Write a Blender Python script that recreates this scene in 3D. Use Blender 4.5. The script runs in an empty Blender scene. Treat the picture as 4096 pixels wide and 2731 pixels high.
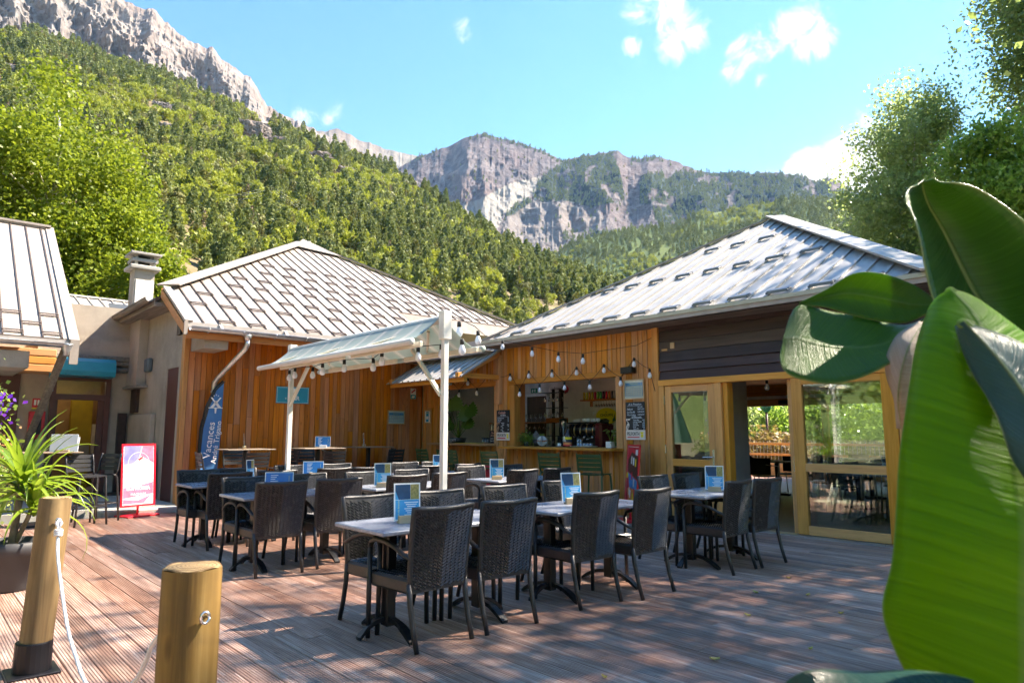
import bpy, math, random
import numpy as np
from mathutils import Matrix, Vector, Euler
R = math.radians
SC = bpy.context.scene
COL = SC.collection
# ---------------------------------------------------------------- camera
cd = bpy.data.cameras.new('camera'); cam = bpy.data.objects.new('camera', cd); COL.objects.link(cam)
cam.location = (0, 0, 1.40); cam.rotation_euler = (R(90 + 7.59), 0, R(-41.58))
cd.lens = 24; cd.sensor_width = 36; cd.clip_start = 0.05; cd.clip_end = 30000
cd.dof.use_dof = True; cd.dof.focus_distance = 9.0; cd.dof.aperture_fstop = 7.1
SC.camera = cam
# ---------------------------------------------------------------- sky and sun
SUN_AZ, SUN_EL = 112.0, 49.0        # azimuth clockwise from +Y
w = bpy.data.worlds.new('World'); SC.world = w; w.use_nodes = True
wn = w.node_tree; wn.nodes.clear()
SKY = 0.10
def wnode(t, **k):
    n = wn.nodes.new('ShaderNode' + t)
    for a, b in k.items(): setattr(n, a, b)
    return n
sky = wnode('TexSky', sky_type='NISHITA', sun_disc=False, sun_elevation=R(SUN_EL), sun_rotation=R(SUN_AZ),
            altitude=900, air_density=1.0, dust_density=0.05, ozone_density=1.0)
tc = wnode('TexCoord')
# clouds: soft groups of puffs at these compass directions, broken up by noise; a few more behind the camera
PUFF = [((0.671,0.498,0.549),2.2,.9),((0.693,0.481,0.538),2.2,1),((0.71,0.476,0.519),2.2,1),((0.714,0.49,0.499),1.7,.9),((0.722,0.462,0.514),2.0,1),
 ((0.79,0.345,0.506),2.3,1),((0.789,0.36,0.497),2.3,1),((0.783,0.378,0.494),2.0,1),((0.779,0.395,0.487),2.0,1),((0.774,0.415,0.478),2.0,1),((0.774,0.428,0.468),1.6,.9),
 ((0.788,0.407,0.461),1.5,.8),((0.803,0.341,0.485),2.0,.95),((0.802,0.360,0.476),1.8,.9),((0.512,0.675,0.532),1.2,.56),((0.522,0.673,0.524),1.2,.56),
 ((0.68,0.528,0.509),1.3,.66),((0.399,0.808,0.434),1.4,.50),((0.388,0.822,0.418),1.3,.50),((0.367,0.831,0.417),1.5,.55),((0.272,0.839,0.471),1.0,.44),
 ((0.869,0.364,0.330),3.4,1.3),((0.879,0.334,0.335),4.0,1.4),((0.885,0.316,0.34),4.2,1.4),((0.854,0.397,0.322),2.5,1),((0.903,0.283,0.313),4.0,1.2),((0.842,0.421,0.325),2.0,.95),
 ((-.5,.6,.55),3,1),((-.53,.58,.54),3,1),((-.7,-.4,.5),4,1),((-.72,-.35,.5),3,1),((.3,-.8,.45),4,1),((.34,-.78,.46),3,1),((-.1,-.9,.35),4,1)]
nz = wnode('TexNoise'); nz.inputs['Scale'].default_value = 20; nz.inputs['Detail'].default_value = 11; nz.inputs['Roughness'].default_value = .62; nz.inputs['Distortion'].default_value = .7
wn.links.new(tc.outputs['Generated'], nz.inputs['Vector'])
acc = None
for dv, rad, amp in PUFF:
    v = Vector(dv).normalized()
    dp = wnode('VectorMath', operation='DISTANCE'); dp.inputs[1].default_value = v
    wn.links.new(tc.outputs['Generated'], dp.inputs[0])
    mr = wnode('MapRange'); mr.interpolation_type = 'SMOOTHSTEP'
    mr.inputs['From Min'].default_value = math.radians(rad) * 1.25; mr.inputs['From Max'].default_value = 0
    mr.inputs['To Min'].default_value = 0; mr.inputs['To Max'].default_value = amp
    wn.links.new(dp.outputs['Value'], mr.inputs['Value'])
    if acc is None: acc = mr.outputs[0]
    else:
        mx = wnode('Math', operation='SMOOTH_MAX'); mx.inputs[2].default_value = .15
        wn.links.new(acc, mx.inputs[0]); wn.links.new(mr.outputs[0], mx.inputs[1]); acc = mx.outputs[0]
nm = wnode('Math', operation='MULTIPLY_ADD'); nm.inputs[1].default_value = 3.4; nm.inputs[2].default_value = -1.62
wn.links.new(nz.outputs['Fac'], nm.inputs[0])
gt = wnode('Math', operation='MULTIPLY'); gt.inputs[1].default_value = 3.0; gt.use_clamp = True; wn.links.new(acc, gt.inputs[0])
ng_ = wnode('Math', operation='MULTIPLY'); wn.links.new(nm.outputs[0], ng_.inputs[0]); wn.links.new(gt.outputs[0], ng_.inputs[1])
ad = wnode('Math', operation='ADD'); wn.links.new(acc, ad.inputs[0]); wn.links.new(ng_.outputs[0], ad.inputs[1])
mr2 = wnode('MapRange'); mr2.interpolation_type = 'SMOOTHSTEP'
mr2.inputs['From Min'].default_value = .32; mr2.inputs['From Max'].default_value = 1.5; mr2.inputs['To Max'].default_value = .97
wn.links.new(ad.outputs[0], mr2.inputs['Value'])
hs = wnode('HueSaturation'); hs.inputs['Hue'].default_value = .500; hs.inputs['Saturation'].default_value = 1.30; hs.inputs['Value'].default_value = 1.0
wn.links.new(sky.outputs[0], hs.inputs['Color'])
mixc = wnode('MixRGB'); wn.links.new(mr2.outputs[0], mixc.inputs[0]); wn.links.new(hs.outputs[0], mixc.inputs[1])
mixc.inputs[2].default_value = (3.6, 3.9, 4.3, 1)
bg = wnode('Background'); bg.inputs[1].default_value = SKY
wn.links.new(mixc.outputs[0], bg.inputs[0])
w.cycles.sampling_method = 'MANUAL'; w.cycles.sample_map_resolution = 256
wo = wnode('OutputWorld'); wn.links.new(bg.outputs[0], wo.inputs[0])
sd = bpy.data.lights.new('sun', 'SUN'); sun = bpy.data.objects.new('sun', sd); COL.objects.link(sun)
sd.energy = 4.6; sd.angle = R(.53); sd.color = (1, .97, .92)
sun_dir = Vector((math.sin(R(SUN_AZ)) * math.cos(R(SUN_EL)), math.cos(R(SUN_AZ)) * math.cos(R(SUN_EL)), math.sin(R(SUN_EL))))
sun.rotation_euler = sun_dir.to_track_quat('Z', 'Y').to_euler(); sun.location = (15, -10, 30)
SC.view_settings.view_transform = 'Standard'; SC.view_settings.look = 'None'; SC.view_settings.gamma = 1
SC.view_settings.use_curve_mapping = False; SC.view_settings.exposure = 2.2
SC.view_settings.use_white_balance = True; SC.view_settings.white_balance_temperature = 7900; SC.view_settings.white_balance_tint = 12
SC.cycles.max_bounces = 7; SC.cycles.diffuse_bounces = 4; SC.cycles.transparent_max_bounces = 12
SC.cycles.use_light_tree = False; SC.cycles.volume_bounces = 0; SC.cycles.adaptive_threshold = .02
SC.cycles.caustics_reflective = False; SC.cycles.caustics_refractive = False
# ---------------------------------------------------------------- helpers
class MB:
    """collects simple solids into one mesh"""
    def __init__(s): s.v = []; s.f = []; s.m = Matrix()
    def add(s, vs, fs):
        o = len(s.v); s.v += [tuple(s.m @ Vector(p)) for p in vs]; s.f += [tuple(i + o for i in q) for q in fs]; return s
    def box(s, x0, x1, y0, y1, z0, z1):
        return s.add([(x0,y0,z0),(x1,y0,z0),(x1,y1,z0),(x0,y1,z0),(x0,y0,z1),(x1,y0,z1),(x1,y1,z1),(x0,y1,z1)],
            [(0,3,2,1),(4,5,6,7),(0,1,5,4),(1,2,6,5),(2,3,7,6),(3,0,4,7)])
    def cbox(s, x0, x1, y0, y1, z0, z1, b=.004):
        X=(x0,x1);Y=(y0,y1);Z=(z0,z1); vs=[]; idx={}
        for i in (0,1):
            for j in (0,1):
                for k in (0,1):
                    sx=b if i==0 else -b; sy=b if j==0 else -b; sz=b if k==0 else -b
                    for a,p in enumerate(((X[i],Y[j]+sy,Z[k]+sz),(X[i]+sx,Y[j],Z[k]+sz),(X[i]+sx,Y[j]+sy,Z[k]))):
                        idx[i,j,k,a]=len(vs); vs.append(p)
        g=lambda i,j,k,a:idx[i,j,k,a]; fs=[]
        fs+= [tuple(g(0,j,k,0) for j,k in ((0,0),(0,1),(1,1),(1,0))),tuple(g(1,j,k,0) for j,k in ((0,0),(1,0),(1,1),(0,1)))]
        fs+= [tuple(g(i,0,k,1) for i,k in ((0,0),(1,0),(1,1),(0,1))),tuple(g(i,1,k,1) for i,k in ((0,0),(0,1),(1,1),(1,0)))]
        fs+= [tuple(g(i,j,0,2) for i,j in ((0,0),(0,1),(1,1),(1,0))),tuple(g(i,j,1,2) for i,j in ((0,0),(1,0),(1,1),(0,1)))]
        for i in (0,1):
            for j in (0,1): fs.append((g(i,j,0,0),g(i,j,1,0),g(i,j,1,1),g(i,j,0,1)))
            for k in (0,1): fs.append((g(i,0,k,0),g(i,1,k,0),g(i,1,k,2),g(i,0,k,2)))
        for j in (0,1):
            for k in (0,1): fs.append((g(0,j,k,1),g(1,j,k,1),g(1,j,k,2),g(0,j,k,2)))
        for i in (0,1):
            for j in (0,1):
                for k in (0,1): fs.append((g(i,j,k,0),g(i,j,k,1),g(i,j,k,2)))
        return s.add(vs, fs)
    def beam(s, a, b, w, h, up=(0,0,1), b0=0):
        a=Vector(a);b=Vector(b);d=(b-a);L=d.length;d.normalize();u=Vector(up);r=d.cross(u)
        if r.length<1e-4: r=d.cross(Vector((1,0,0)))
        r.normalize();u=r.cross(d);o=s.m.copy()
        s.m=o@Matrix(((r.x,d.x,u.x,a.x),(r.y,d.y,u.y,a.y),(r.z,d.z,u.z,a.z),(0,0,0,1)))
        if b0: s.cbox(-w/2,w/2,0,L,-h/2,h/2,b0)
        else: s.box(-w/2,w/2,0,L,-h/2,h/2)
        s.m=o;return s
    def prism(s, poly, off):
        """poly: 3d points; off: extrusion vector"""
        n=len(poly);off=Vector(off);vs=[Vector(p) for p in poly]+[Vector(p)+off for p in poly]
        fs=[tuple(range(n-1,-1,-1)),tuple(range(n,2*n))]+[(i,(i+1)%n,n+(i+1)%n,n+i) for i in range(n)]
        return s.add(vs,fs)
    def flat(s, poly2, z0, z1): return s.prism([(x,y,z0) for x,y in poly2],(0,0,z1-z0))
    def tube(s, pts, rad, n=8, cap=True, flat=1.0):
        pts=[Vector(p) for p in pts]
        if not hasattr(rad,'__len__'): rad=[rad]*len(pts)
        vs=[];fs=[];t0=(pts[1]-pts[0]).normalized();u=t0.orthogonal().normalized()
        if abs(t0.z)<.95: u=(Vector((0,0,1))-t0*t0.z).normalized()
        for i,p in enumerate(pts):
            t=(pts[min(i+1,len(pts)-1)]-pts[max(i-1,0)]).normalized()
            u=(u-t*u.dot(t)).normalized();w_=t.cross(u)
            for k in range(n):
                a=2*math.pi*k/n;vs.append(p+(u*math.cos(a)*flat+w_*math.sin(a))*rad[i])
        for i in range(len(pts)-1):
            for k in range(n):
                k2=(k+1)%n;fs.append((i*n+k,i*n+k2,(i+1)*n+k2,(i+1)*n+k))
        if cap: fs.append(tuple(range(n-1,-1,-1)));fs.append(tuple((len(pts)-1)*n+k for k in range(n)))
        return s.add(vs,fs)
    def lathe(s, prof, c=(0,0,0), n=16, cap=True):
        vs=[];fs=[]
        for r,z in prof:
            for k in range(n):
                a=2*math.pi*k/n;vs.append((c[0]+r*math.cos(a),c[1]+r*math.sin(a),c[2]+z))
        for i in range(len(prof)-1):
            for k in range(n):
                k2=(k+1)%n;fs.append((i*n+k,i*n+k2,(i+1)*n+k2,(i+1)*n+k))
        if cap: fs.append(tuple(range(n-1,-1,-1)));fs.append(tuple((len(prof)-1)*n+k for k in range(n)))
        return s.add(vs,fs)
    def grid(s, P):
        """P: rows of 3d points"""
        h=len(P);w_=len(P[0]);vs=[p for r in P for p in r]
        return s.add(vs,[(i*w_+j,i*w_+j+1,(i+1)*w_+j+1,(i+1)*w_+j) for i in range(h-1) for j in range(w_-1)])
    def mesh(s, name, mat, smooth=False):
        me=bpy.data.meshes.new(name);me.from_pydata(s.v,[],s.f);me.update()
        if mat: me.materials.append(mat)
        if smooth: me.polygons.foreach_set('use_smooth',[True]*len(me.polygons))
        return me
    def build(s, name, mat, parent=None, smooth=False):
        return link(name, s.mesh(name, mat, smooth), parent)
def link(name, me, parent=None):
    o=bpy.data.objects.new(name,me);COL.objects.link(o)
    if parent is not None:
        o.parent=parent
        o.matrix_parent_inverse=WORLD_INV.get(parent.name,Matrix())
    return o
WORLD_INV={}
def tag(o,label,cat=None,group=None,kind=None):
    if label:o['label']=label
    if cat:o['category']=cat
    if group:o['group']=group
    if kind:o['kind']=kind
    return o
def thing(name,label,cat,loc=(0,0,0),rot=None,group=None,world=False):
    """an Empty at the base of a thing; world=True: its parts are given in world coordinates"""
    o=bpy.data.objects.new(name,None);COL.objects.link(o);o.location=loc;o.empty_display_size=.1
    if rot:o.rotation_euler=rot
    if world: WORLD_INV[o.name]=Matrix.Translation(Vector(loc)).inverted()
    return tag(o,label,cat,group)
def copy_tree(o,loc=None,rz=None,label=None,parent=None):
    c=o.copy();COL.objects.link(c)
    if parent is not None:c.parent=parent
    if loc is not None:c.location=loc
    if rz is not None:c.rotation_euler=(0,0,rz)
    if label:c['label']=label
    for ch in KIDS(o):copy_tree(ch,parent=c)
    return c
def KIDS(o):return [x for x in o.children]
def struct(name,mb,mat,smooth=False,label=None):
    o=mb.build(name,mat,None,smooth);o['kind']='structure'
    if label:o['label']=label
    return o
TSC=bpy.data.scenes.new('type_setting')
def text(s,size,mat,parent,pos=(0,0,0),name='lettering',align='CENTER',depth=.001,shear=0,rotz=0,bold=0,sx=1):
    """flat raised lettering in the parent's local XY plane"""
    cu=bpy.data.curves.new('t','FONT');cu.body=s;cu.size=size;cu.align_x=align;cu.align_y='CENTER';cu.extrude=depth;cu.shear=shear;cu.resolution_u=2;cu.offset=bold
    o=bpy.data.objects.new('t',cu);TSC.collection.objects.link(o);vl=TSC.view_layers[0];vl.update()
    me=bpy.data.meshes.new_from_object(o.evaluated_get(vl.depsgraph))
    bpy.data.objects.remove(o);bpy.data.curves.remove(cu);me.name=name
    me.transform(Matrix.Translation(Vector(pos))@Matrix.Rotation(rotz,4,'Z')@Matrix.Diagonal((sx,1,1,1)))
    me.materials.clear();me.materials.append(mat)
    return link(name,me,parent)
# ---------------------------------------------------------------- materials
def nd(nt,t,inp={},**props):
    n=nt.nodes.new('ShaderNode'+t)
    for k,v in props.items():setattr(n,k,v)
    for k,v in inp.items():
        sck=n.inputs[k]
        if isinstance(v,bpy.types.NodeSocket):nt.links.new(v,sck)
        elif hasattr(v,'__len__') and len(v)==3 and len(getattr(sck,'default_value',v))==4:sck.default_value=(*v,1)
        else:sck.default_value=v
    return n
def newmat(name):
    m=bpy.data.materials.new(name);m.use_nodes=True;nt=m.node_tree;return m,nt,nt.nodes['Principled BSDF']
def setp(nt,b,**k):
    for a,v in k.items():
        sck=b.inputs[a.replace('_',' ')]
        if isinstance(v,bpy.types.NodeSocket):nt.links.new(v,sck)
        elif hasattr(v,'__len__') and len(v)==3:sck.default_value=(*v,1)
        else:sck.default_value=v
def ramp(nt,fac,stops):
    r=nd(nt,'ValToRGB',{'Fac':fac});e=r.color_ramp.elements
    while len(e)<len(stops):e.new(.5)
    for i,(p,c) in enumerate(stops):e[i].position=p;e[i].color=(*c,1)
    return r.outputs[0]
def mixc_(nt,f,a,b,mode='MIX'):
    n=nd(nt,'MixRGB',{0:f,1:a,2:b},blend_type=mode);return n.outputs[0]
def mth(nt,op,a,b=0,c=0,clamp=False):
    n=nd(nt,'Math',{0:a,1:b,2:c},operation=op);n.use_clamp=clamp;return n.outputs[0]
def bump(nt,b,h,strength=.3,dist=.01):
    n=nd(nt,'Bump',{'Height':h,'Strength':strength,'Distance':dist});nt.links.new(n.outputs[0],b.inputs['Normal'])
def simple(name,col,rough=.5,metal=0,var=.12,scale=6,bmp=.0,bscale=60,spec=.5,**extra):
    m,nt,b=newmat(name);t=nd(nt,'TexCoord')
    n=nd(nt,'TexNoise',{'Scale':scale,'Detail':5,'Roughness':.6,'Vector':t.outputs['Object']})
    lo=tuple(c*(1-var) for c in col);hi=tuple(min(1,c*(1+var)) for c in col)
    c=ramp(nt,n.outputs['Fac'],[(.3,lo),(.7,hi)])
    setp(nt,b,Base_Color=c,Metallic=metal,Specular_IOR_Level=spec)
    rr=nd(nt,'MapRange',{'Value':n.outputs['Fac'],'To Min':max(0,rough-.08),'To Max':min(1,rough+.08)});setp(nt,b,Roughness=rr.outputs[0])
    if bmp:
        n2=nd(nt,'TexNoise',{'Scale':bscale,'Detail':4,'Vector':t.outputs['Object']});bump(nt,b,n2.outputs['Fac'],bmp,.01)
    for k,v in extra.items():setp(nt,b,**{k:v})
    return m
def wood(name,c1,c2,c3,axis='Z',rough=.55,rnd=.25,grain=1.0,knots=.5,bmp=.25,stain=None,patch=.35,spec=.4):
    """planks: grain along one axis, knots, blotches and a tone of its own for every piece"""
    m,nt,b=newmat(name);t=nd(nt,'TexCoord');oi=nd(nt,'ObjectInfo')
    off=nd(nt,'CombineXYZ',{0:mth(nt,'MULTIPLY',oi.outputs['Random'],37.),1:mth(nt,'MULTIPLY',oi.outputs['Random'],91.),2:mth(nt,'MULTIPLY',oi.outputs['Random'],53.)})
    p=nd(nt,'VectorMath',{0:t.outputs['Object'],1:off.outputs[0]},operation='ADD').outputs[0]
    a={'X':0,'Y':1,'Z':2}[axis];sc=[34.*grain]*3;sc[a]=1.6*grain;s2=[9.,9.,9.];s2[a]=.9;s3=[11.,11.,11.];s3[a]=4.
    g=nd(nt,'TexNoise',{'Scale':1,'Detail':6,'Roughness':.65,'Distortion':.6,'Vector':nd(nt,'Mapping',{'Vector':p,'Scale':sc}).outputs[0]}).outputs['Fac']
    l=nd(nt,'TexNoise',{'Scale':1,'Detail':3,'Vector':nd(nt,'Mapping',{'Vector':p,'Scale':s2}).outputs[0]}).outputs['Fac']
    col=ramp(nt,g,[(.25,c1),(.5,c2),(.78,c3)])
    col=mixc_(nt,mth(nt,'MULTIPLY',nd(nt,'MapRange',{'Value':l,'From Min':.35,'From Max':.7}).outputs[0],patch),col,tuple(x*.5 for x in c1))
    vo=nd(nt,'TexVoronoi',{'Scale':1,'Vector':nd(nt,'Mapping',{'Vector':p,'Scale':s3}).outputs[0]})
    kn=nd(nt,'MapRange',{'Value':vo.outputs['Distance'],'From Min':.05,'From Max':.2,'To Min':knots,'To Max':0}).outputs[0]
    kn=mth(nt,'MULTIPLY',kn,mth(nt,'GREATER_THAN',nd(nt,'SeparateColor',{0:vo.outputs['Color']}).outputs[0],.62))
    col=mixc_(nt,kn,col,tuple(x*.35 for x in c1))
    tone=nd(nt,'MapRange',{'Value':oi.outputs['Random'],'To Min':1-rnd,'To Max':1+rnd}).outputs[0]
    hv=nd(nt,'HueSaturation',{'Color':col,'Value':tone,'Saturation':nd(nt,'MapRange',{'Value':mth(nt,'FRACT',mth(nt,'MULTIPLY',oi.outputs['Random'],7.3)),'To Min':.85,'To Max':1.12}).outputs[0]}).outputs[0]
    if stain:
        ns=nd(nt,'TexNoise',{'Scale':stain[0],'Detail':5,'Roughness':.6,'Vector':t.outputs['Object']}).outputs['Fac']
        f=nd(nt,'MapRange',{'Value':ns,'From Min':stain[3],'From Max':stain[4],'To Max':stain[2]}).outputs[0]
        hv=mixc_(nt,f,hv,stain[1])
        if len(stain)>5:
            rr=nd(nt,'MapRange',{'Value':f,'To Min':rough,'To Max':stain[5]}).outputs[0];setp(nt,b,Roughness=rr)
    setp(nt,b,Base_Color=hv,Specular_IOR_Level=spec)
    if not(stain and len(stain)>5):setp(nt,b,Roughness=rough)
    bump(nt,b,mth(nt,'SUBTRACT',g,kn),bmp,.004)
    return m
def glassmat(name,tint=(.9,.95,.93),refl=1.0):
    """thin window glass: sharp reflection over a clear pane"""
    m,nt,b=newmat(name);nt.nodes.remove(b)
    fr=nd(nt,'Fresnel',{'IOR':1.52});tr=nd(nt,'BsdfTransparent',{'Color':tint});gl=nd(nt,'BsdfGlossy',{'Roughness':.0,'Color':(1,1,1)})
    mx=nd(nt,'MixShader',{0:mth(nt,'MULTIPLY',fr.outputs[0],2.0*refl,clamp=True),1:tr.outputs[0],2:gl.outputs[0]})
    nt.links.new(mx.outputs[0],nt.nodes['Material Output'].inputs[0]);return m
def leafmat(name,c1,c2,c3,rough=.45,trans=.35,spec=.4):
    m,nt,b=newmat(name);g=nd(nt,'NewGeometry');oi=nd(nt,'ObjectInfo')
    r=mth(nt,'FRACT',mth(nt,'ADD',g.outputs['Random Per Island'],oi.outputs['Random']))
    c=ramp(nt,r,[(.0,c1),(.55,c2),(1,c3)])
    setp(nt,b,Base_Color=c,Roughness=rough,Specular_IOR_Level=spec)
    tl=nd(nt,'BsdfTranslucent',{'Color':mixc_(nt,.5,c,(c3[0]*1.6,c3[1]*1.6,c3[2]))})
    mx=nd(nt,'MixShader',{0:trans,1:b.outputs[0],2:tl.outputs[0]})
    nt.links.new(mx.outputs[0],nt.nodes['Material Output'].inputs[0]);return m
# ---------------------------------------------------------------- material library
rng=random.Random(7)
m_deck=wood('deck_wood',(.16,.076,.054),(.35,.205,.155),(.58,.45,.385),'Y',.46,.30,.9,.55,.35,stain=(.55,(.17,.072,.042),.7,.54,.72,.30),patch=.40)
m_clad=wood('cladding_wood',(.32,.088,.017),(.52,.165,.033),(.62,.235,.058),'Z',.5,.13,.8,.6,.2,patch=.5)
m_bar=wood('bar_cladding_wood',(.40,.15,.038),(.62,.265,.075),(.70,.34,.11),'Z',.5,.11,.8,.65,.2,patch=.35)
m_trim=wood('trim_wood',(.40,.17,.05),(.58,.27,.09),(.66,.34,.125),'Y',.5,.15,.7,.4,.15,patch=.2)
m_trimz=wood('trim_wood_upright',(.40,.17,.05),(.58,.27,.09),(.66,.34,.125),'Z',.5,.15,.7,.4,.15,patch=.2)
m_trimx=wood('trim_wood_crosswise',(.40,.17,.05),(.58,.27,.09),(.66,.34,.125),'X',.5,.15,.7,.4,.15,patch=.2)
m_larch=wood('larch_frame_wood',(.52,.22,.06),(.70,.34,.105),(.78,.41,.14),'Z',.38,.08,1.1,.12,.06,patch=.15)
m_larchy=wood('larch_rail_wood',(.52,.22,.06),(.70,.34,.105),(.78,.41,.14),'Y',.38,.08,1.1,.12,.06,patch=.15)
m_dark=wood('dark_stained_boards',(.026,.014,.015),(.054,.027,.026),(.09,.045,.038),'Y',.5,.3,.6,.2,.12,stain=(1.2,(.055,.045,.06),.5,.5,.75))
m_greywood=wood('weathered_timber',(.12,.10,.085),(.24,.21,.18),(.36,.32,.28),'Y',.8,.2,.8,.3,.4)
m_orange=wood('soffit_wood',(.36,.12,.03),(.50,.19,.05),(.58,.25,.08),'X',.5,.15,.7,.4,.15)
m_stake=wood('round_stake_wood',(.11,.058,.018),(.28,.17,.062),(.40,.27,.115),'Z',.75,.1,.5,.9,.5,patch=.6,stain=(2.2,(.09,.06,.03),.6,.5,.64))
m_block=wood('pale_block_wood',(.45,.28,.13),(.58,.38,.19),(.66,.46,.25),'X',.5,.1,1.2,.2,.1)
def roofmetal(name,c,rough,metal,stain):
    m,nt,b=newmat(name);t=nd(nt,'TexCoord');oi=nd(nt,'ObjectInfo')
    n=nd(nt,'TexNoise',{'Scale':1.3,'Detail':6,'Roughness':.65,'Vector':t.outputs['Object']}).outputs['Fac']
    n2=nd(nt,'TexNoise',{'Scale':9,'Detail':6,'Vector':t.outputs['Object']}).outputs['Fac']
    col=ramp(nt,n,[(.3,tuple(x*.82 for x in c)),(.55,c),(.8,tuple(min(1,x*1.1) for x in c))])
    col=mixc_(nt,nd(nt,'MapRange',{'Value':n2,'From Min':.55,'From Max':.75,'To Max':stain}).outputs[0],col,tuple(x*.6 for x in c))
    hv=nd(nt,'HueSaturation',{'Color':col,'Value':nd(nt,'MapRange',{'Value':oi.outputs['Random'],'To Min':.93,'To Max':1.05}).outputs[0]}).outputs[0]
    setp(nt,b,Base_Color=hv,Roughness=nd(nt,'MapRange',{'Value':n2,'To Min':rough-.1,'To Max':rough+.12}).outputs[0],Metallic=metal)
    bump(nt,b,n,.12,.02);return m
m_roofL=roofmetal('beige_roof_sheet',(.35,.305,.272),.45,0,.25)
m_roofR=roofmetal('grey_roof_sheet',(.36,.35,.345),.42,.0,.35)
m_roofW=roofmetal('pale_roof_sheet',(.5,.48,.46),.5,0,.15)
m_seam=simple('brown_seam_metal',(.11,.083,.072),.45,.2)
m_guard=simple('snow_guard_metal',(.11,.082,.07),.5,.2)
m_guardR=simple('grey_guard_metal',(.16,.17,.19),.4,.6)
m_zinc=simple('zinc',(.50,.52,.55),.32,.85,.15,8)
m_fascia=simple('beige_fascia_metal',(.46,.41,.385),.45,.1)
m_fasciaR=simple('grey_fascia_metal',(.33,.30,.29),.45,.2)
m_white=simple('white_powder_coat',(.72,.71,.66),.4,0,.06)
m_cream=simple('cream_powder_coat',(.66,.61,.48),.4,0,.06)
def stucco(name,c,s=1.):
    m,nt,b=newmat(name);t=nd(nt,'TexCoord')
    n=nd(nt,'TexNoise',{'Scale':.9,'Detail':6,'Roughness':.7,'Vector':t.outputs['Object']}).outputs['Fac']
    n3=nd(nt,'TexNoise',{'Scale':1,'Detail':3,'Vector':nd(nt,'Mapping',{'Vector':t.outputs['Object'],'Scale':(3,3,.5)}).outputs[0]}).outputs['Fac']
    f=nd(nt,'TexNoise',{'Scale':75,'Detail':4,'Roughness':.7,'Vector':t.outputs['Object']}).outputs['Fac']
    col=ramp(nt,n,[(.3,tuple(x*.72 for x in c)),(.55,c),(.8,tuple(min(1,x*1.15) for x in c))])
    col=mixc_(nt,nd(nt,'MapRange',{'Value':n3,'From Min':.55,'From Max':.75,'To Max':.35}).outputs[0],col,tuple(x*.55 for x in c))
    setp(nt,b,Base_Color=col,Roughness=.92,Specular_IOR_Level=.2);bump(nt,b,f,.9*s,.02);return m
m_stucco=stucco('roughcast_render',(.46,.40,.335));m_stuccow=stucco('pale_render',(.80,.78,.74),.5);m_concrete=stucco('concrete',(.40,.385,.36),.35)
m_brownmetal=simple('maroon_door_frame',(.10,.035,.032),.45)
m_teal=simple('teal_plastic',(.0,.30,.44),.3,0,.05)
m_black=simple('black_metal',(.012,.012,.014),.38,.3)
m_blackp=simple('black_plastic',(.018,.018,.020),.5)
m_inwall=stucco('interior_plaster',(.78,.72,.65),.15);m_ingrey=stucco('grey_partition_paint',(.5,.5,.5),.1);m_ceil=simple('ceiling_paint',(.82,.81,.79),.8)
m_infloor=wood('interior_floor_boards',(.13,.115,.10),(.21,.19,.165),(.27,.245,.21),'X',.4,.1,.7,.2,.05)
m_glass=glassmat('window_glass',refl=1.15);m_glassl=glassmat('picture_glass',refl=.25)
m_alu=simple('aluminium_sill',(.55,.58,.62),.3,.8)
m_shadegap=simple('dark_backing',(.02,.012,.008),.9)
m_handle=simple('steel_handle',(.5,.5,.5),.25,.9)
m_earth=None
# ---------------------------------------------------------------- ground, slab, deck
def groundmat():
    m,nt,b=newmat('ground_soil');t=nd(nt,'TexCoord')
    n=nd(nt,'TexNoise',{'Scale':.15,'Detail':8,'Roughness':.7,'Vector':t.outputs['Object']}).outputs['Fac']
    n2=nd(nt,'TexNoise',{'Scale':6,'Detail':8,'Roughness':.7,'Vector':t.outputs['Object']}).outputs['Fac']
    c=mixc_(nt,n2,ramp(nt,n,[(.35,(.10,.12,.04)),(.5,(.22,.19,.12)),(.7,(.33,.29,.22))]),(.18,.17,.11),'OVERLAY')
    setp(nt,b,Base_Color=c,Roughness=.95);bump(nt,b,n2,.6,.05);return m
m_ground=groundmat()
g=MB()
ring=[0,15,40,90,200,600,2000,9000];prev=None
P=[[(r*math.cos(2*math.pi*k/48)+5,r*math.sin(2*math.pi*k/48)+8,-.30) for k in range(49)] for r in ring[1:]]
g.grid(P);g.add([(5+15*math.cos(2*math.pi*k/48),8+15*math.sin(2*math.pi*k/48),-.30) for k in range(48)],[tuple(range(48))])
struct('ground',g,m_ground)
struct('concrete_paving',MB().box(-3,3.88,13.66,24,-.29,.10),m_concrete)
struct('kerb',MB().cbox(2.62,3.86,13.30,13.655,-.25,.085,.02),m_concrete)
deck=struct('deck',MB().box(-6,9.26,-6,13.28,-.28,-.055),m_shadegap)
def deck_plank(x,y0,y1):
    b=MB();wd=.1425;n=7;prof=[(0,-.03),(0,-.004),(.004,0)]
    for i in range(n):
        a=.010+i*(wd-.02)/n;s_=(wd-.02)/n
        prof+=[(a,0),(a+s_*.28,-.0035),(a+s_*.5,-.0035),(a+s_*.72,0)]
    prof+=[(wd-.004,0),(wd,-.004),(wd,-.03)]
    dz=rng.uniform(-.0015,.0015)
    b.prism([(x+p,y0,q+dz) for p,q in prof],(0,y1-y0,0));return b
x=-.62;i=0
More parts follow.
